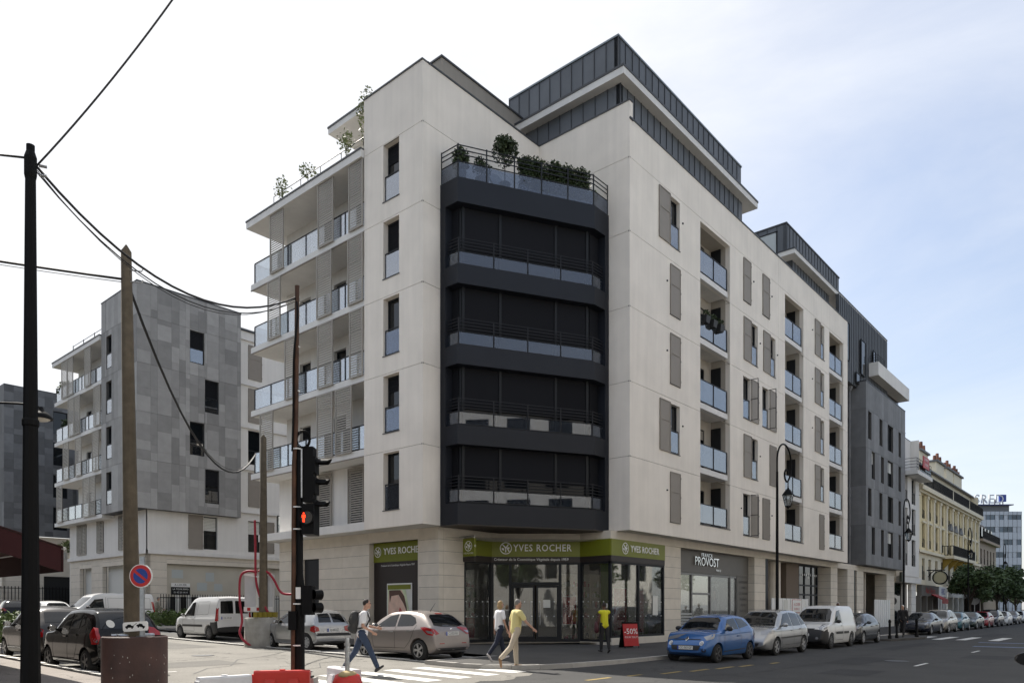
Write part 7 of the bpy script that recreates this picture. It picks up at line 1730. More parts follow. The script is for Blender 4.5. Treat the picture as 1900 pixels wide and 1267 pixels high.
# traffic light
TX, TY = 7.72, 11.76
TL = thing('traffic_light', 'black traffic light on a banded pole showing a red pedestrian man', 'traffic light', (TX, TY, .45))
k = MB(); k.lathe([(.15, .45), (.15, .5), (.095, .52), (.088, 2.1), (.075, 2.2), (.065, 2.3), (.062, 4.55), (.05, 4.6)], 14, 0, (TX, TY, 0)); k.build('pole', M_BLACK, TL, smooth=40)
FT = Frame(TX, TY, math.degrees(THETA) - 90)
M_RUSTP = mat('rusty_pole', (.075, .032, .015), .7, var=.4, scale=5, streak=.3)
k = MB(); k.tube([FT.p(-.10, .06, .5), FT.p(-.08, .06, 4.3), FT.p(-.045, .06, 5.0), FT.p(-.025, .06, 7.5)], .042, 10); k.build('mast', M_RUSTP, TL, smooth=40)
for z in (1.0, 1.75, 3.1, 3.5, 4.55, 5.6, 6.4, 7.0, 7.2, 7.3):
    k = MB(); k.lathe([(.085 if z < 4.6 else .05, z - .012), (.085 if z < 4.6 else .05, z + .012)], 12, 0, tuple(FT.p(-.03, .04, 0)), 'z', False); k.build('band', M_WHITEPAINT, TL)
# vehicle head seen from behind, visors to the right
h0 = 3.05
k = MB(); k.fbox(FT, .07, .26, -.2, .06, h0 + .55, h0 + 1.55); k.build('signal_housing', M_BLACK, TL)
k = MB(); k.fbox(FT, .08, .30, -.24, .16, h0 - .05, h0 + .5); hs_ = k.build('pedestrian_housing', M_BLACK, TL)
for i, (z, w) in enumerate(((h0 + 1.22, .30), (h0 + .85, .27), (h0 + .45, .27))):
    k = MB(); n = 8
    for j in range(n):
        t0, t1 = R(20 + 140 * j / n), R(20 + 140 * (j + 1) / n); r_ = .125; L0, L1 = w * (.55 + .45 * math.sin(t0)), w * (.55 + .45 * math.sin(t1))
        def vp(t, a): return FT.p(.27 + a, -.07 + r_ * math.cos(t), z + r_ * math.sin(t))
        def vq(t, a): return FT.p(.27 + a, -.07 + (r_ - .012) * math.cos(t), z + (r_ - .012) * math.sin(t))
        k.hexa([vp(t0, 0), vp(t1, 0), vq(t1, 0), vq(t0, 0), vp(t0, L0), vp(t1, L1), vq(t1, L1), vq(t0, L0)])
    k.fbox(FT, .262, .30, -.22, .07, z - .15, z + .15)
    k.build('visor', M_BLACK, TL)
k = MB(); k.fbox(FT, .05, .075, .03, .09, h0 + .62, h0 + 1.5); k.build('mounting_rail', M_STEEL, TL)
k = MB(); P_ = [FT.p(.175 + .115 * math.cos(2 * math.pi * i / 24), .162, h0 + .25 + .115 * math.sin(2 * math.pi * i / 24)) for i in range(24)]; k.prism(P_, [p + FT.n * .012 for p in P_]); k.build('lens', mat('dark_lens', (.006, .004, .004), .2), hs_)
k = MB()
for i in range(24):
    t0, t1 = 2 * math.pi * i / 24, 2 * math.pi * (i + 1) / 24
    k.hexa([FT.p(.175 + r * math.cos(t), b, h0 + .25 + r * math.sin(t)) for b in (.161, .22) for r, t in ((.118, t0), (.135, t0), (.135, t1), (.118, t1))])
k.build('lens_hood', M_BLACK, hs_)
M_REDMAN = mat('red_signal', (.8, .06, .01), .5, emit=(1.0, .035, .006, 1.7))
k = MB(); o_ = (.125, h0 + .25)
def mn(u, v): return FT.p(o_[0] + u, .178, o_[1] + v)
k.face([mn(.016 * math.cos(i * math.pi / 4), .075 + .016 * math.sin(i * math.pi / 4)) for i in range(8)])
k.face([mn(*p) for p in ((-.03, .05), (.03, .05), (.034, -.005), (.022, -.005), (.018, .03), (.018, -.085), (.004, -.085), (0, -.02), (-.004, -.085), (-.018, -.085), (-.018, .03), (-.022, -.005), (-.034, -.005))])
q = k.build('red_man', M_REDMAN, hs_, recalc=False)
# lower pedestrian box and push button
k = MB(); k.fbox(FT, .07, .25, -.12, .12, 1.55, 2.08); k.build('rear_housing', M_BLACK, TL)
for z in (1.92, 1.68):
    k = MB(); k.lathe([(.09, 0), (.1, .16), (.09, .16), (.08, 0)], 14, 0, tuple(FT.p(.25, 0, z)), 'x'); k.build('visor', M_BLACK, TL)
k = MB(); k.fbox(FT, -.16, -.02, .05, .16, 1.28, 1.62); pb = k.build('button_box', M_BLACK, TL); MB().fbox(FT, -.165, -.16, .07, .14, 1.3, 1.58).build('warning_label', mat('warning_yellow', (.55, .35, .02), .6), pb)
piece('paper_label', TL, FT, -.04, .05, .1, .104, 1.84, 2.05, M_WHITEPAINT)
for i in range(3):
    k = MB(); n = 20; r_ = .13 + .02 * i; k.tube([FT.p(.08 + r_ * math.cos(2 * math.pi * j / n) * .8, .06, 4.72 + r_ * math.sin(2 * math.pi * j / n)) for j in range(n + 1)], .009, 5, cap=False); k.build('cable_coil', M_BLACK, TL)
k = MB(); k.tube(smooth_path([FT.p(-.02, .1, 7.2), FT.p(.0, .13, 6.9), FT.p(-.07, .11, 6.2), FT.p(-.08, .11, 5.2), FT.p(-.10, .11, 4.5)]), .018, 6); k.build('riser_cable', M_BLACK, TL)
# two concrete feet, bolts
for i, (a, b) in enumerate(((-.20, .02), (.16, .06))):
    S = thing('concrete_block', ('left' if i == 0 else 'right') + ' concrete foot block under the traffic light pole', 'concrete block', FT.p(a, b, .02), 'concrete feet of the traffic light')
    k = MB(); k.hexa([FT.p(a - .19, b + .2, .02), FT.p(a + .19, b + .2, .02), FT.p(a + .19, b - .2, .02), FT.p(a - .19, b - .2, .02), FT.p(a - .15, b + .16, .42), FT.p(a + .15, b + .16, .42), FT.p(a + .15, b - .16, .42), FT.p(a - .15, b - .16, .42)]); k.build('block', M_CONCRETE, S)
    k = MB(); k.fbox(FT, a - .10, a + .10, b - .09, b + .09, .425, .45); k.build('base_plate', M_BLACK, S)
    for dx in (-.08, .08): MB().lathe([(.012, .45), (.012, .52), (.03, .52), (.03, .545), (0, .545)], 8, 0, tuple(FT.p(a + dx, b + .07, 0))).build('bolt', M_STEEL, S)
# water-filled barriers
def barrier(label, p, q, m, z1=.6):
    p, q = Vector((*p, 0)), Vector((*q, 0)); F = Frame(p.x, p.y, math.degrees(math.atan2(q.y - p.y, q.x - p.x))); ln = (q - p).length
    S = thing('road_barrier', label, 'barrier', F.p(ln / 2, 0, .03), 'water filled barriers round the works')
    def sec(a): return [F.p(a, b, z) for b, z in ((.22, .03), (.22, .12), (.10, .32), (.09, z1 - .03), (.07, z1), (-.07, z1), (-.09, z1 - .03), (-.10, .32), (-.22, .12), (-.22, .03))]
    k = MB(); k.prism(sec(0.03), sec(ln - .03)); k.build('shell', m, S)
    for a in (.18, ln - .42):
        k = MB(); k.hexa([F.p(a, .225, .06), F.p(a + .24, .225, .06), F.p(a + .24, .08, .06), F.p(a, .08, .06), F.p(a + .04, .125, z1 - .14), F.p(a + .2, .125, z1 - .14), F.p(a + .2, .08, z1 - .14), F.p(a + .04, .08, z1 - .14)]); k.build('rib', m, S)
    MB().lathe([(.05, z1), (.05, z1 + .02), (0, z1 + .02)], 12, 0, tuple(F.p(ln / 2, 0, 0))).build('filler_cap', m, S)
    k = MB(); k.fbox(F, 0, .03, -.08, .08, .1, z1 - .06); k.build('hinge', m, S)
    return S
M_BWHITE = mat('white_plastic', (.66, .665, .68), .4, var=.08, scale=4)
barrier('white plastic barrier left of the red one, in the bottom foreground', (5.72, 11.62), (6.62, 11.50), M_BWHITE, .56)
barrier('red plastic barrier between the two white ones behind the concrete feet', (6.74, 11.68), (7.52, 11.08), M_RED, .6)
barrier('white plastic barrier right of the traffic light, beside the steel post', (8.30, 11.62), (8.05, 10.50), M_BWHITE, .6)
GP = thing('steel_post', 'galvanised steel post with clamps standing in the sandbagged base', 'post', (7.66, 10.26, .5))
k = MB(); k.lathe([(.038, .05), (.038, 1.18), (0, 1.18)], 12, 0, (7.66, 10.26, 0)); k.build('post', M_STEEL, GP, smooth=40)
for z in (.72, .95, 1.04): k = MB(); k.lathe([(.05, z), (.05, z + .04)], 10, 0, (7.66, 10.26, 0)); k.build('clamp', M_STEEL, GP)
BS2 = thing('post_base', 'small red and white weighted base of the steel post', 'base', (7.66, 10.26, .02))
k = MB(); k.lathe([(.27, .02), (.25, .42), (.20, .55), (.16, .57), (0, .57)], 18, 0, (7.66, 10.26, 0)); k.build('drum', M_RED, BS2, smooth=50)
k = MB(); k.lathe([(.262, .2), (.258, .34)], 18, 0, (7.66, 10.26, 0), 'z', False); k.build('white_band', M_WHITEPAINT, BS2)
SB = solo(MB().ball((7.62, 10.2, .56), (.17, .13, .07), 0, 14, 8), 'sandbag', mat('sand_sack', (.42, .33, .17), .9, bump=.5, bscale=14), 'tan sandbag lying on the weighted base of the steel post', 'sandbag', (7.62, 10.2, .5), smooth=True)
# cables
M_CABLE = mat('black_cable', (.012, .012, .013), .6)
def cable(label, p, q, sag, r=.014, mid=None, n=16, group=None):
    p, q = Vector(p), Vector(q); pts = [p.lerp(q, i / n) - Vector((0, 0, sag * 4 * (i / n) * (1 - i / n))) for i in range(n + 1)]
    return solo(MB().tube(pts, r, 6), 'cable', M_CABLE, label, 'cable', p, group, smooth=True)
lt = (3.27, 10.95, 7.38); wt = (5.43, 13.57, 7.75); tt = tuple(FT.p(-.03, .05, 7.3)); w2 = (5.43, 13.55, 7.38)
GC = 'overhead cables between the poles'
cable('black cable climbing from the lamp post top out of the upper edge of the picture', lt, (5.31, 9.76, 11.37), .16, .012, group=GC)
cable('thick cable swagging from the lamp post to the traffic light mast', lt, tt, .80, .017, group=GC); cable('second strand of the swag between lamp post and traffic light mast', (3.27, 10.95, 7.31), (tt[0], tt[1], tt[2] - .06), .84, .009, group=GC); cable('thin lowest strand of the swag between lamp post and traffic light mast', (3.27, 10.95, 7.34), (tt[0], tt[1], tt[2] - .02), .92, .006, group=GC)
cable('black cable entering from the left edge to the lamp post top', (-2.0, 16.5, 8.5), (3.2, 10.97, 7.46), .1, .014, group=GC)
cable('thick cable from the left edge to the near wooden pole', (-3, 17.5, 7.6), (5.44, 13.52, 7.38), .12, .020, group=GC); cable('thin cable crossing above it from the left edge to the near wooden pole', (-3, 18.5, 8.3), (5.44, 13.52, 7.33), .25, .006, group=GC)
cable('thick drooping cable from the near wooden pole down to the second wooden pole', w2, tuple(FCB.p(-.1, .16, 7.45)), 1.75, .026, group=GC)
cable('thin strand beside the drooping cable to the second wooden pole', (w2[0], w2[1], w2[2] - .05), tuple(FCB.p(-.1, .16, 7.5)), 1.68, .008, group=GC)
# small street light at the left edge, on an arm
SL = thing('street_light', 'small dish street light on a thin arm at the left edge', 'street light', (4.46, 14.73, 5.0))
k = MB(); k.tube(smooth_path([(1.5, 17.8, 5.25), (3.4, 15.9, 5.26), (4.2, 15.02, 5.24), (4.44, 14.76, 5.18)]), .02, 6); k.build('arm', M_BLACK, SL, smooth=True)
k = MB(); k.lathe([(.03, 5.18), (.05, 5.12), (.12, 5.07), (.18, 5.0), (.185, 4.97), (.17, 4.97), (0, 4.99)], 20, 0, (4.47, 14.72, 0)); k.build('shade', M_BLACK, SL, smooth=40); k = MB(); k.lathe([(.14, 4.97), (.10, 4.94), (0, 4.93)], 16, 0, (4.47, 14.72, 0)); k.build('diffuser', mat('lamp_diffuser', (.55, .52, .46), .4), SL)
# red awning
M_AWN = mat('dark_red_canvas', (.035, .0035, .005), .85, var=.08, bump=.2, bscale=30)
AW = thing('awning', 'dark red canvas awning with folding arms at the left edge', 'awning', (5.6, 18.2, 2.4))
x1, y1, zt_, zv = 5.82, 17.78, 2.98, 2.46
k = MB(); k.hexa([(1.7, y1, 4.25), (x1, y1, zt_), (x1, 24.5, zt_), (1.7, 24.5, 4.25), (1.7, y1, 4.27), (x1, y1, zt_ + .02), (x1, 24.5, zt_ + .02), (1.7, 24.5, 4.27)]); k.build('canopy', M_AWN, AW)
k = MB(); k.box(x1 - .015, x1 + .005, y1, 24.5, zv, zt_ - .04); k.build('front_valance', M_AWN, AW); k = MB(); k.hexa([(2.2, y1 + .02, 3.6), (x1 - .03, y1 + .02, zv), (x1 - .03, y1 + .035, zv), (2.2, y1 + .035, 3.6), (2.2, y1 + .02, 4.08), (x1 - .03, y1 + .02, zt_ - .01), (x1 - .03, y1 + .035, zt_ - .01), (2.2, y1 + .035, 4.08)]); k.build('side_valance', M_AWN, AW)
k = MB(); k.tube([(x1 + .02, y1 - .03, zt_ - .02), (x1 + .02, 24.5, zt_ - .02)], .035, 8); k.build('front_bar', M_STEEL, AW)
for yy, dy in ((18.6, .0), (22.6, .0)): k = MB(); k.tube([(x1 - .05, yy, zt_ - .06), (4.0, yy - .8, 3.15), (1.7, yy, 3.9)], .03, 8); k.build('folding_arm', M_STEEL, AW)
k = MB(); k.box(1.42, 1.75, y1 - .1, 24.6, 4.1, 4.4); k.build('cassette', M_BLACK, AW); MB().box(3.4, 3.6, 25.5, 26.5, .3, 2.9).build('side_screen', M_AWN, AW)
# gooseneck lanterns along the main street
def street_lantern():
    t = thing('street_lamp', '', 'street lamp', (0, 0, 0), 'gooseneck lanterns along the main street')
    k = MB(); k.lathe([(.14, 0), (.14, .25), (.11, .35), (.10, 1.2), (.075, 1.3), (.065, 4), (.05, 7.6)], 12); k.build('pole', M_BLACK, t, smooth=40)
    k = MB(); pts = [Vector((0, 0, 7.55))] + [Vector((.85 - .85 * math.cos(a), 0, 8.1 + .85 * math.sin(a))) for a in [R(d) for d in range(0, 181, 15)]] + [Vector((.85 + .85 * math.cos(R(d)), 0, 8.1 - .85 * math.sin(R(d)))) for d in (12, 24, 36)]
    pts += [Vector((1.38, 0, 7.42)), Vector((1.15, 0, 7.30)), Vector((.92, 0, 7.42)), Vector((.88, 0, 7.66)), Vector((1.04, 0, 7.84)), Vector((1.22, 0, 7.78)), Vector((1.26, 0, 7.62))]
    k.tube(smooth_path(pts, 3), .04, 8); k.tube([(1.30, 0, 7.36), (1.30, 0, 7.05)], .025, 6); k.build('swan_neck', M_BLACK, t, smooth=True)
    k = MB(); k.lathe([(.02, 7.10), (.05, 7.0), (.10, 6.96), (.27, 6.72), (.25, 6.70), (0, 6.74)], 6, 0, (1.30, 0, 0))
    for i in range(6): a = 2 * math.pi * i / 6; k.tube([(1.30 + .24 * math.cos(a), .24 * math.sin(a), 6.72), (1.30 + .13 * math.cos(a), .13 * math.sin(a), 6.22)], .014, 5)
    k.lathe([(.14, 6.22), (.12, 6.17), (.05, 6.14), (.02, 6.08), (0, 6.08)], 6, 0, (1.30, 0, 0)); ln = k.build('lantern', M_BLACK, t)
    k = MB(); k.lathe([(.225, 6.70), (.12, 6.23)], 6, 0, (1.30, 0, 0), 'z', False); k.build('lantern_pane', M_BGLASS, ln); return t
L0 = street_lantern()
for i, (x, y, lb) in enumerate(((32.7, 12.65, 'black gooseneck street lamp before the salon, behind the silver people carrier'), (54.6, 12.6, 'black gooseneck street lamp before the slate building, by the bollards'), (78.0, 12.7, 'black gooseneck street lamp before the yellow facade, over the first tree'), (99.8, 12.8, 'smallest black gooseneck street lamp, before the far office'))):
    o = L0 if i == 0 else copy_tree(L0); o.location = (x, y, ramp_z(y) + .115 if x < 53 else .15); o['label'] = lb
# bollards at the build-out
PVB = struct(MB().plan([(41, 12.0), (42, 10.3), (46.3, 9.6), (48.2, 9.9), (48.6, 12.0)], .0, .11), 'kerb_buildout', M_PAVE)
kb_ = None
for i, (x, y) in enumerate(((42.6, 10.5), (43.8, 10.45), (46.2, 10.0), (47.0, 10.2))):
    B_ = thing('bollard', ['leftmost black bollard at the kerb build-out', 'second black bollard from the left at the build-out', 'third black bollard at the build-out, before the black saloon', 'rightmost black bollard at the build-out'][i], 'bollard', (x, y, .1), 'bollards on the kerb build-out')
    k = MB(); k.lathe([(.09, .11), (.09, .25), (.06, .3), (.055, .95), (.075, .97), (.075, 1.02), (.05, 1.1), (0, 1.14)], 12, 0, (x, y, 0)); k.build('shaft', M_BLACK, B_, smooth=40)
HPD = thing('pedestrian_in_dark', '', 'x', (0, 0, 0)); bpy.data.objects.remove(HPD)
A9 = drop(person('person in dark clothes with a pale scarf at the bollards by the black saloon', (44.9, 10.4, 0), 170, 1.70, dict(hip=.92, lean=3, thighL=14, kneeL=4, thighR=-14, kneeR=14, footR=-15, armL=-10, elbowL=12, armR=10, elbowR=14), M_SKIN, M_CAPW, M_DK, M_DK, M_SHOE, None, sleeve=1.2), .11)
# scooter
SC = thing('motor_scooter', 'dark parked motor scooter with a round mirror beside the small grey hatchback', 'scooter', (43.2, 12.55, .15), None, R(200))
for x in (-.62, .62): w_ = MB().lathe([(.12, -.06), (.20, -.06), (.24, -.03), (.24, .03), (.20, .06), (.12, .06)], 20, 0, (x, 0, .24), 'y'); w_.build('wheel', M_TYRE, SC, smooth=40)
k = MB(); k.hexa([(-.75, -.16, .35), (.1, -.16, .30), (.1, .16, .30), (-.75, .16, .35), (-.8, -.12, .75), (-.05, -.14, .70), (-.05, .14, .70), (-.8, .12, .75)]); k.build('tail_body', M_ANTH, SC)
k = MB(); k.box(-.05, .45, -.15, .15, .24, .32); k.build('footboard', M_TRIM, SC); k = MB(); k.hexa([(.40, -.2, .3), (.5, -.2, .3), (.5, .2, .3), (.40, .2, .3), (.33, -.16, 1.0), (.46, -.12, 1.0), (.46, .12, 1.0), (.33, .16, 1.0)]); k.build('leg_shield', M_ANTH, SC)
k = MB(); k.ball((-.42, 0, .80), (.40, .15, .08), 0, 12, 8); k.build('seat', M_TRIM, SC, smooth=True); k = MB(); k.tube([(.36, -.34, 1.10), (.40, 0, 1.06), (.36, .34, 1.10)], .02, 6); k.tube([(.62, 0, .24), (.42, 0, 1.05)], .035, 6); k.build('handlebar', M_TRIM, SC)
for s_ in (-1, 1): k = MB(); k.tube([(.36, s_ * .26, 1.1), (.38, s_ * .34, 1.32)], .008, 5); k.lathe([(0, -.01), (.06, -.01), (.06, .01), (0, .01)], 12, 0, (.38, s_ * .34, 1.36), 'x'); k.build('mirror', M_CHROME, SC)
k = MB(); k.ball((.5, 0, .92), (.06, .1, .08), 0, 10, 6); k.build('headlight', M_LAMP, SC, smooth=True); k = MB(); k.box(.56, .575, -.1, .1, .5, .62); k.build('number_plate', M_PLATE, SC)
# railings before the white base, and by the dark block
RL = thing('railing_fence', 'black upright bar railings before the boarded shopfront of the white base', 'railing', (27, 47.2, ramp_z(47)))
zf = ramp_z(47.2)
for z in (.25, 1.75): piece('rail', RL, Frame(0, 47.2, 0), 20.9, 33.5, -.02, .02, zf + z, zf + z + .05, M_BLACK)
for i in range(74): piece('bar', RL, Frame(0, 47.2, 0), 20.95 + i * .17, 20.98 + i * .17, -.015, .015, zf + .05, zf + 2.0, M_BLACK)
k = MB(); 
piece('dark_backing', RL, Frame(0, 47.95, 0), 21.9, 33.5, -.02, .02, zf, zf + 1.85, M_DARKIN)
for i in range(16): piece('pale_post', RL, Frame(0, 47.85, 0), 22.2 + i * .72, 22.5 + i * .72, -.02, .02, zf, zf + 1.95, M_PALE)
RL2 = thing('railing_fence', 'black bar railings at the foot of the far dark block', 'railing', (22, 76.6, ramp_z(76)))
zf = ramp_z(76.6)
for z in (.3, 2.4): piece('rail', RL2, Frame(0, 76.6, 0), 19.2, 30, -.03, .03, zf + z, zf + z + .06, M_BLACK)
for i in range(40): piece('bar', RL2, Frame(0, 76.6, 0), 19.3 + i * .27, 19.36 + i * .27, -.02, .02, zf + .05, zf + 2.6, M_BLACK)
# signs down the street
RD = thing('round_sign', 'back of a round metal traffic sign among the street trees', 'traffic sign', (83, 13.0, .15))
k = MB(); k.lathe([(0, -.02), (.42, -.02), (.42, .02), (0, .02)], 20, 0, (83, 13, 2.5), 'x'); k.build('disc', M_STEEL, RD); k = MB(); k.tube([(83.04, 13, .15), (83.04, 13, 2.7)], .03, 6); k.build('post', M_STEEL, RD)
PX = thing('pharmacy_cross', 'green lit pharmacy cross far down the street above the trees', 'sign', (118, 15.2, 5.6))
M_GLIT = mat('green_led', (.02, .5, .1), .5, emit=(.05, 1.0, .22, 1.6)); k = MB(); F_ = Frame(118, 15.2, -90)
k.fbox(F_, -.25, .25, -.1, .1, 5.0, 6.5); k.fbox(F_, -.75, -.251, -.1, .1, 5.5, 6.0); k.fbox(F_, .251, .75, -.1, .1, 5.5, 6.0); k.build('cross', M_GLIT, PX); k = MB(); k.tube([(118, 15.3, 5.75), (118, 16.3, 5.75)], .04, 6); k.build('bracket', M_BLACK, PX)
RA = thing('shop_awning', 'small red shop awning over the bakery doorway down the street', 'awning', (80.4, 15.6, 2.9))
MB().hexa([(79.2, 15.0, 2.55), (81.8, 15.0, 2.55), (81.8, 16.0, 3.1), (79.2, 16.0, 3.1), (79.2, 15.0, 2.62), (81.8, 15.0, 2.62), (81.8, 16.0, 3.16), (79.2, 16.0, 3.16)]).build('canopy', M_SHOPRED, RA); MB().box(79.2, 81.8, 14.98, 15.0, 2.2, 2.6).build('valance', M_SHOPRED, RA)

# ------------------------------------------------------------------ trees and plants
def leaf_mat(name, col, tr=.25): return mat(name, col, .6, rnd=0, var=.35, scale=2.2)
M_LEAF = leaf_mat('street_tree_leaf', (.062, .100, .036)); M_LEAF2 = leaf_mat('hedge_leaf', (.085, .13, .03)); M_LEAF3 = leaf_mat('terrace_leaf', (.034, .055, .018)); M_LEAF4 = leaf_mat('olive_leaf', (.15, .18, .075)); M_BARK = mat('bark', (.06, .048, .036), .9, bump=.5)
def leaves(k, rnd, centres, n, size, mi=0):
    for _ in range(n):
        c, r = centres[rnd.randrange(len(centres))]
        while True:
            d = Vector((rnd.uniform(-1, 1), rnd.uniform(-1, 1), rnd.uniform(-1, 1)))
            if .25 < d.length < 1: break
        p = Vector(c) + Vector((d.x * r[0], d.y * r[1], d.z * r[2])); u = Vector((rnd.uniform(-1, 1), rnd.uniform(-1, 1), rnd.uniform(-.6, .6))).normalized(); w = u.cross(Vector((rnd.uniform(-1, 1), rnd.uniform(-1, 1), rnd.uniform(-1, 1)))).normalized()
        s = size * rnd.uniform(.6, 1.3); k.face([p - u * s, p + w * s * .45, p + u * s, p - w * s * .45], mi)
def tree(label, x, y, z, h, crown, n, size, seed, m=M_LEAF):
    rnd = random.Random(seed); T = thing('street_tree', label, 'tree', (x, y, z), 'street trees')
    k = MB(); top = z + h * .55; k.tube([(x, y, z), (x + .05, y, z + h * .25), (x, y + .1, top), (x + .1, y, z + h * .85)], [.16, .12, .09, .03], 8); 
    cen = []
    for i in range(13):
        a = rnd.uniform(0, 6.28); e = rnd.uniform(-.25, 1.15); q = Vector((x + crown * .62 * math.cos(a), y + crown * .62 * math.sin(a), z + h * .62 + e * h * .26)); k.tube([(x, y, z + h * rnd.uniform(.33, .6)), (Vector((x, y, z + h * .6)) + q) / 2, q], [.06, .04, .015], 6); cen.append((q, (crown * rnd.uniform(.25, .5), crown * rnd.uniform(.25, .5), h * rnd.uniform(.07, .16))))
    k.build('trunk', M_BARK, T, smooth=40); l = MB(); leaves(l, rnd, cen, n, size); l.build('crown', m, T, recalc=False); return T
tree('nearest leafy street tree, before the yellow facade', 80.0, 12.9, .15, 5.3, 2.0, 4200, .17, 1); tree('second leafy street tree, dark crown before the brown building', 88, 13.1, .15, 5.8, 2.5, 4600, .19, 2); tree('third street tree, partly hidden by the second', 96, 12.9, .15, 5.9, 2.7, 3800, .20, 3); tree('farthest street tree towards the far office', 108, 13.6, .15, 5.6, 3.2, 3200, .24, 4); tree('small street tree at the right edge of the row', 124, 14.5, .15, 5.2, 3.4, 2600, .28, 5)
def bush(label, x0, x1, y0, y1, z0, h, n, size, seed, m, group=None):
    rnd = random.Random(seed); k = MB(); cen = [(Vector((rnd.uniform(x0, x1), rnd.uniform(y0, y1), z0 + h * rnd.uniform(.3, .7))), (.45, .45, h * rnd.uniform(.3, .55))) for _ in range(16)]; leaves(k, rnd, cen, n, size)
    T = thing('shrub', label, 'shrub', ((x0 + x1) / 2, (y0 + y1) / 2, z0), group); k.build('foliage', m, T, recalc=False); s = MB(); [s.tube([((x0 + x1) / 2 + rnd.uniform(-.2, .2), (y0 + y1) / 2 + rnd.uniform(-.2, .2), z0), c], .015, 5) for c, r in cen[:6]]; q = s.build('stems', M_BARK, T); q['kind'] = 'stuff'; return T
bush('bright green shrubs at the foot of the railings, left of the small white van', 18.2, 20.4, 41.0, 44.2, ramp_z(42), 1.0, 2600, .10, 21, M_LEAF2)
bush('green shrub at the left edge beside the grey round-tailed car', 6.7, 7.9, 27.3, 30.5, ramp_z(28) + .1, 1.15, 3000, .075, 22, M_LEAF2); bush('second green shrub farther along the left kerb', 6.9, 8.4, 33.0, 37.5, ramp_z(35) + .1, 1.3, 2400, .09, 23, M_LEAF2)
BED2 = struct(MB().box(6.35, 8.5, 26.6, 38.2, ramp_z(26) - .05, ramp_z(38) + .02), 'kerbside_planting_bed', M_STRIP)
BED = struct(MB().box(17.6, 20.6, 40.6, 44.4, ramp_z(40), ramp_z(44) + .16), 'planting_bed', M_STRIP)
# planting on the bay terrace
def pot_plant(label, p, ph, pr, cr, ch, n, seed, size=.06, stem=0.0, m=M_LEAF3, pm=None):
    T = thing('potted_plant', label, 'plant', p, 'pot plants on the balconies'); x, y, z = p; rnd = random.Random(seed)
    k = MB(); k.lathe([(pr * .75, z), (pr, z + ph), (pr * .9, z + ph), (pr * .85, z + ph * .9), (0, z + ph * .9)], 14, 0, (x, y, 0)); k.build('pot', pm or M_CONCRETE, T, smooth=40)
    k = MB(); k.tube([(x, y, z + ph * .9), (x + .01, y, z + ph + stem + ch * .5)], .018, 5); k.build('stem', M_BARK, T)
    k = MB(); leaves(k, rnd, [((x, y, z + ph + stem + ch * .5), (cr, cr, ch * .5))] * 2 + [((x + rnd.uniform(-.5, .5) * cr, y + rnd.uniform(-.5, .5) * cr, z + ph + stem + ch * rnd.uniform(.3, .8)), (cr * .6, cr * .6, ch * .3)) for _ in range(4)], n, size); k.build('foliage', m, T, recalc=False)
    return T
zt2 = 17.6
pot_plant('spiky plant at the left corner of the bay terrace', (19.95, 19.75, zt2), .5, .22, .34, .95, 500, 31, .09); pot_plant('rounded bush in a bowl on the bay terrace, left of the ball tree', (20.75, 19.4, zt2), .45, .28, .38, .75, 600, 32)
pot_plant('clipped ball tree standing tallest on the bay terrace', (21.55, 18.95, zt2), .45, .22, .50, 1.15, 1700, 33, .065, .65); pot_plant('small ball tree in a white pot right of the tallest one', (22.25, 18.6, zt2), .45, .24, .28, .62, 600, 34, .055, .55, pm=M_WHITEPAINT)
pot_plant('yellow-green plant in a pot at the right end of the bay terrace', (24.95, 17.25, zt2), .5, .2, .26, .5, 350, 35, .07, m=M_LEAF2)
HG = thing('hedge', 'long clipped hedge along the right half of the bay terrace rail', 'hedge', (23.5, 17.75, zt2)); k = MB(); rnd_ = random.Random(8); Fh, lh = seg_frame(baypoly(.30)[1], baypoly(.35)[2])
cen = [(Fh.p(a, rnd_.uniform(-.08, .08), zt2 + rnd_.uniform(.25, 1.5)), (.24, .2, .24)) for a in [lh * .47 + lh * .52 * i / 160 for i in range(161)]]; leaves(k, rnd_, cen, 12500, .065); k.build('foliage', M_LEAF3, HG, recalc=False); k = MB(); k.fbox(Fh, lh * .5, lh * .99, -.2, .2, zt2, zt2 + .3); k.build('trough', M_CONCRETE, HG)
TBL = thing('garden_chair', 'pale folded garden furniture behind the bay terrace rail', 'chair', (21.9, 19.3, zt2)); k = MB(); k.hexa([(21.5, 19.35, zt2 + .4), (22.1, 19.0, zt2 + .4), (22.15, 19.1, zt2 + .4), (21.55, 19.45, zt2 + .4), (21.2, 19.6, zt2 + 1.0), (21.6, 19.4, zt2 + 1.0), (21.65, 19.5, zt2 + 1.0), (21.25, 19.7, zt2 + 1.0)]); k.build('back', M_CAPW, TBL); k = MB(); k.box(21.6, 22.2, 19.3, 19.8, zt2 + .35, zt2 + .42); k.build('seat', M_CAPW, TBL)
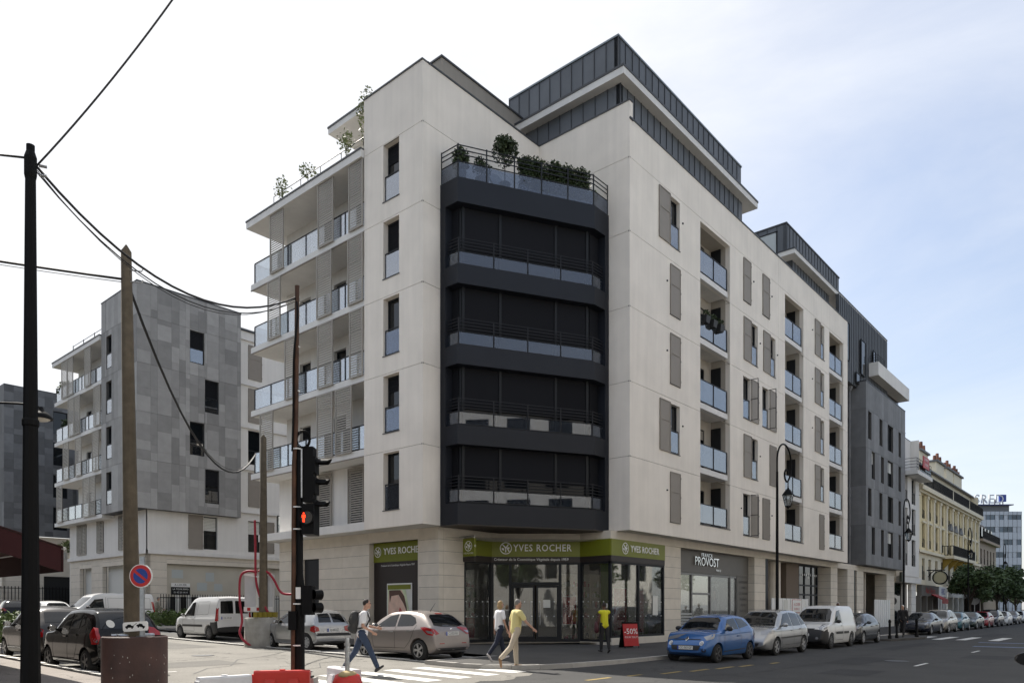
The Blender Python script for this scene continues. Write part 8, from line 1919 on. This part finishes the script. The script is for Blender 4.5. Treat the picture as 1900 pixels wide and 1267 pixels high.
# plants on the side street roof edge and balconies
for i, (y, h, lb) in enumerate(((24.4, 1.9, 'tallest climbing plant on the roof terrace, against the tower'), (25.8, 1.1, 'bushy plant on the roof terrace nearest the tower'), (28.6, .8, 'small plant midway along the roof terrace edge'), (30.6, .9, 'plant at the far end of the roof terrace'))):
    pot_plant(lb, (19.2, y, 20.33), .25, .16, .42, h * 1.25, int(120 * h) + 60, 40 + i, .075, 0, M_LEAF4)
pot_plant('leafy plant at the far corner of the grey block balcony, top floor', (20.3, 62.0, dz(4) + .02), .4, .22, .5, 1.3, 300, 51, .14, 0, M_LEAF4); pot_plant('flowering plant on the lowest balcony of the grey block', (20.6, 62.1, 5.42), .5, .25, .5, 1.0, 300, 52, .14, 0, M_LEAF4)
pot_plant('tall plant on the third balcony of the grey block', (20.4, 61.5, dz(3) + .02), .4, .25, .45, 1.2, 300, 53, .14)
for i in range(3):
    x = 32.2 + i * .75; z = 5.23 + 9 + 1.08
    T = thing('hanging_planter', ['left', 'middle', 'right'][i] + ' planter hooked on the rail of the upper loggia', 'planter', (x, 15.8, z), 'planters on the loggia rail'); k = MB(); k.hexa([(x - .16, 15.72, z - .32), (x + .16, 15.72, z - .32), (x + .16, 15.9, z - .32), (x - .16, 15.9, z - .32), (x - .22, 15.66, z), (x + .22, 15.66, z), (x + .22, 15.92, z), (x - .22, 15.92, z)]); k.build('trough', M_TRIM, T); k = MB(); leaves(k, random.Random(60 + i), [((x, 15.8, z + .12), (.24, .16, .18))], 160, .06); k.build('foliage', M_LEAF3, T, recalc=False)
# loose things on the loggias
def bistro(label, x, z, m):
    T = thing('folding_table', label, 'table', (x, 16.6, z)); k = MB()
    k.tube([(x - .35, 16.5, z), (x + .35, 16.5, z + .95)], .02, 5); k.tube([(x + .35, 16.55, z), (x - .35, 16.55, z + .95)], .02, 5); q = k.build('legs', m, T); q['kind'] = 'stuff'; MB().box(x - .4, x + .4, 16.3, 16.8, z + .93, z + .97).build('top', m, T)
bistro('green folding garden table on the middle loggia', 33.0, 11.25, M_LEAF2); bistro('white folding garden table on the second loggia from the bottom', 33.0, 8.25, M_WHITEPAINT)
# trees across the street, mirrored in the shop panes
tree('tree behind the camera, mirrored in the shop doors', -4.5, -4.4, .1, 7.0, 2.4, 2400, .2, 71); tree('tree across the main street, mirrored in the corner shop window', 54, -4.4, .1, 7.5, 2.8, 2200, .22, 72); tree('tree farther across the main street, mirrored in the salon window', 70, -4.4, .1, 7.5, 2.8, 2000, .24, 73)
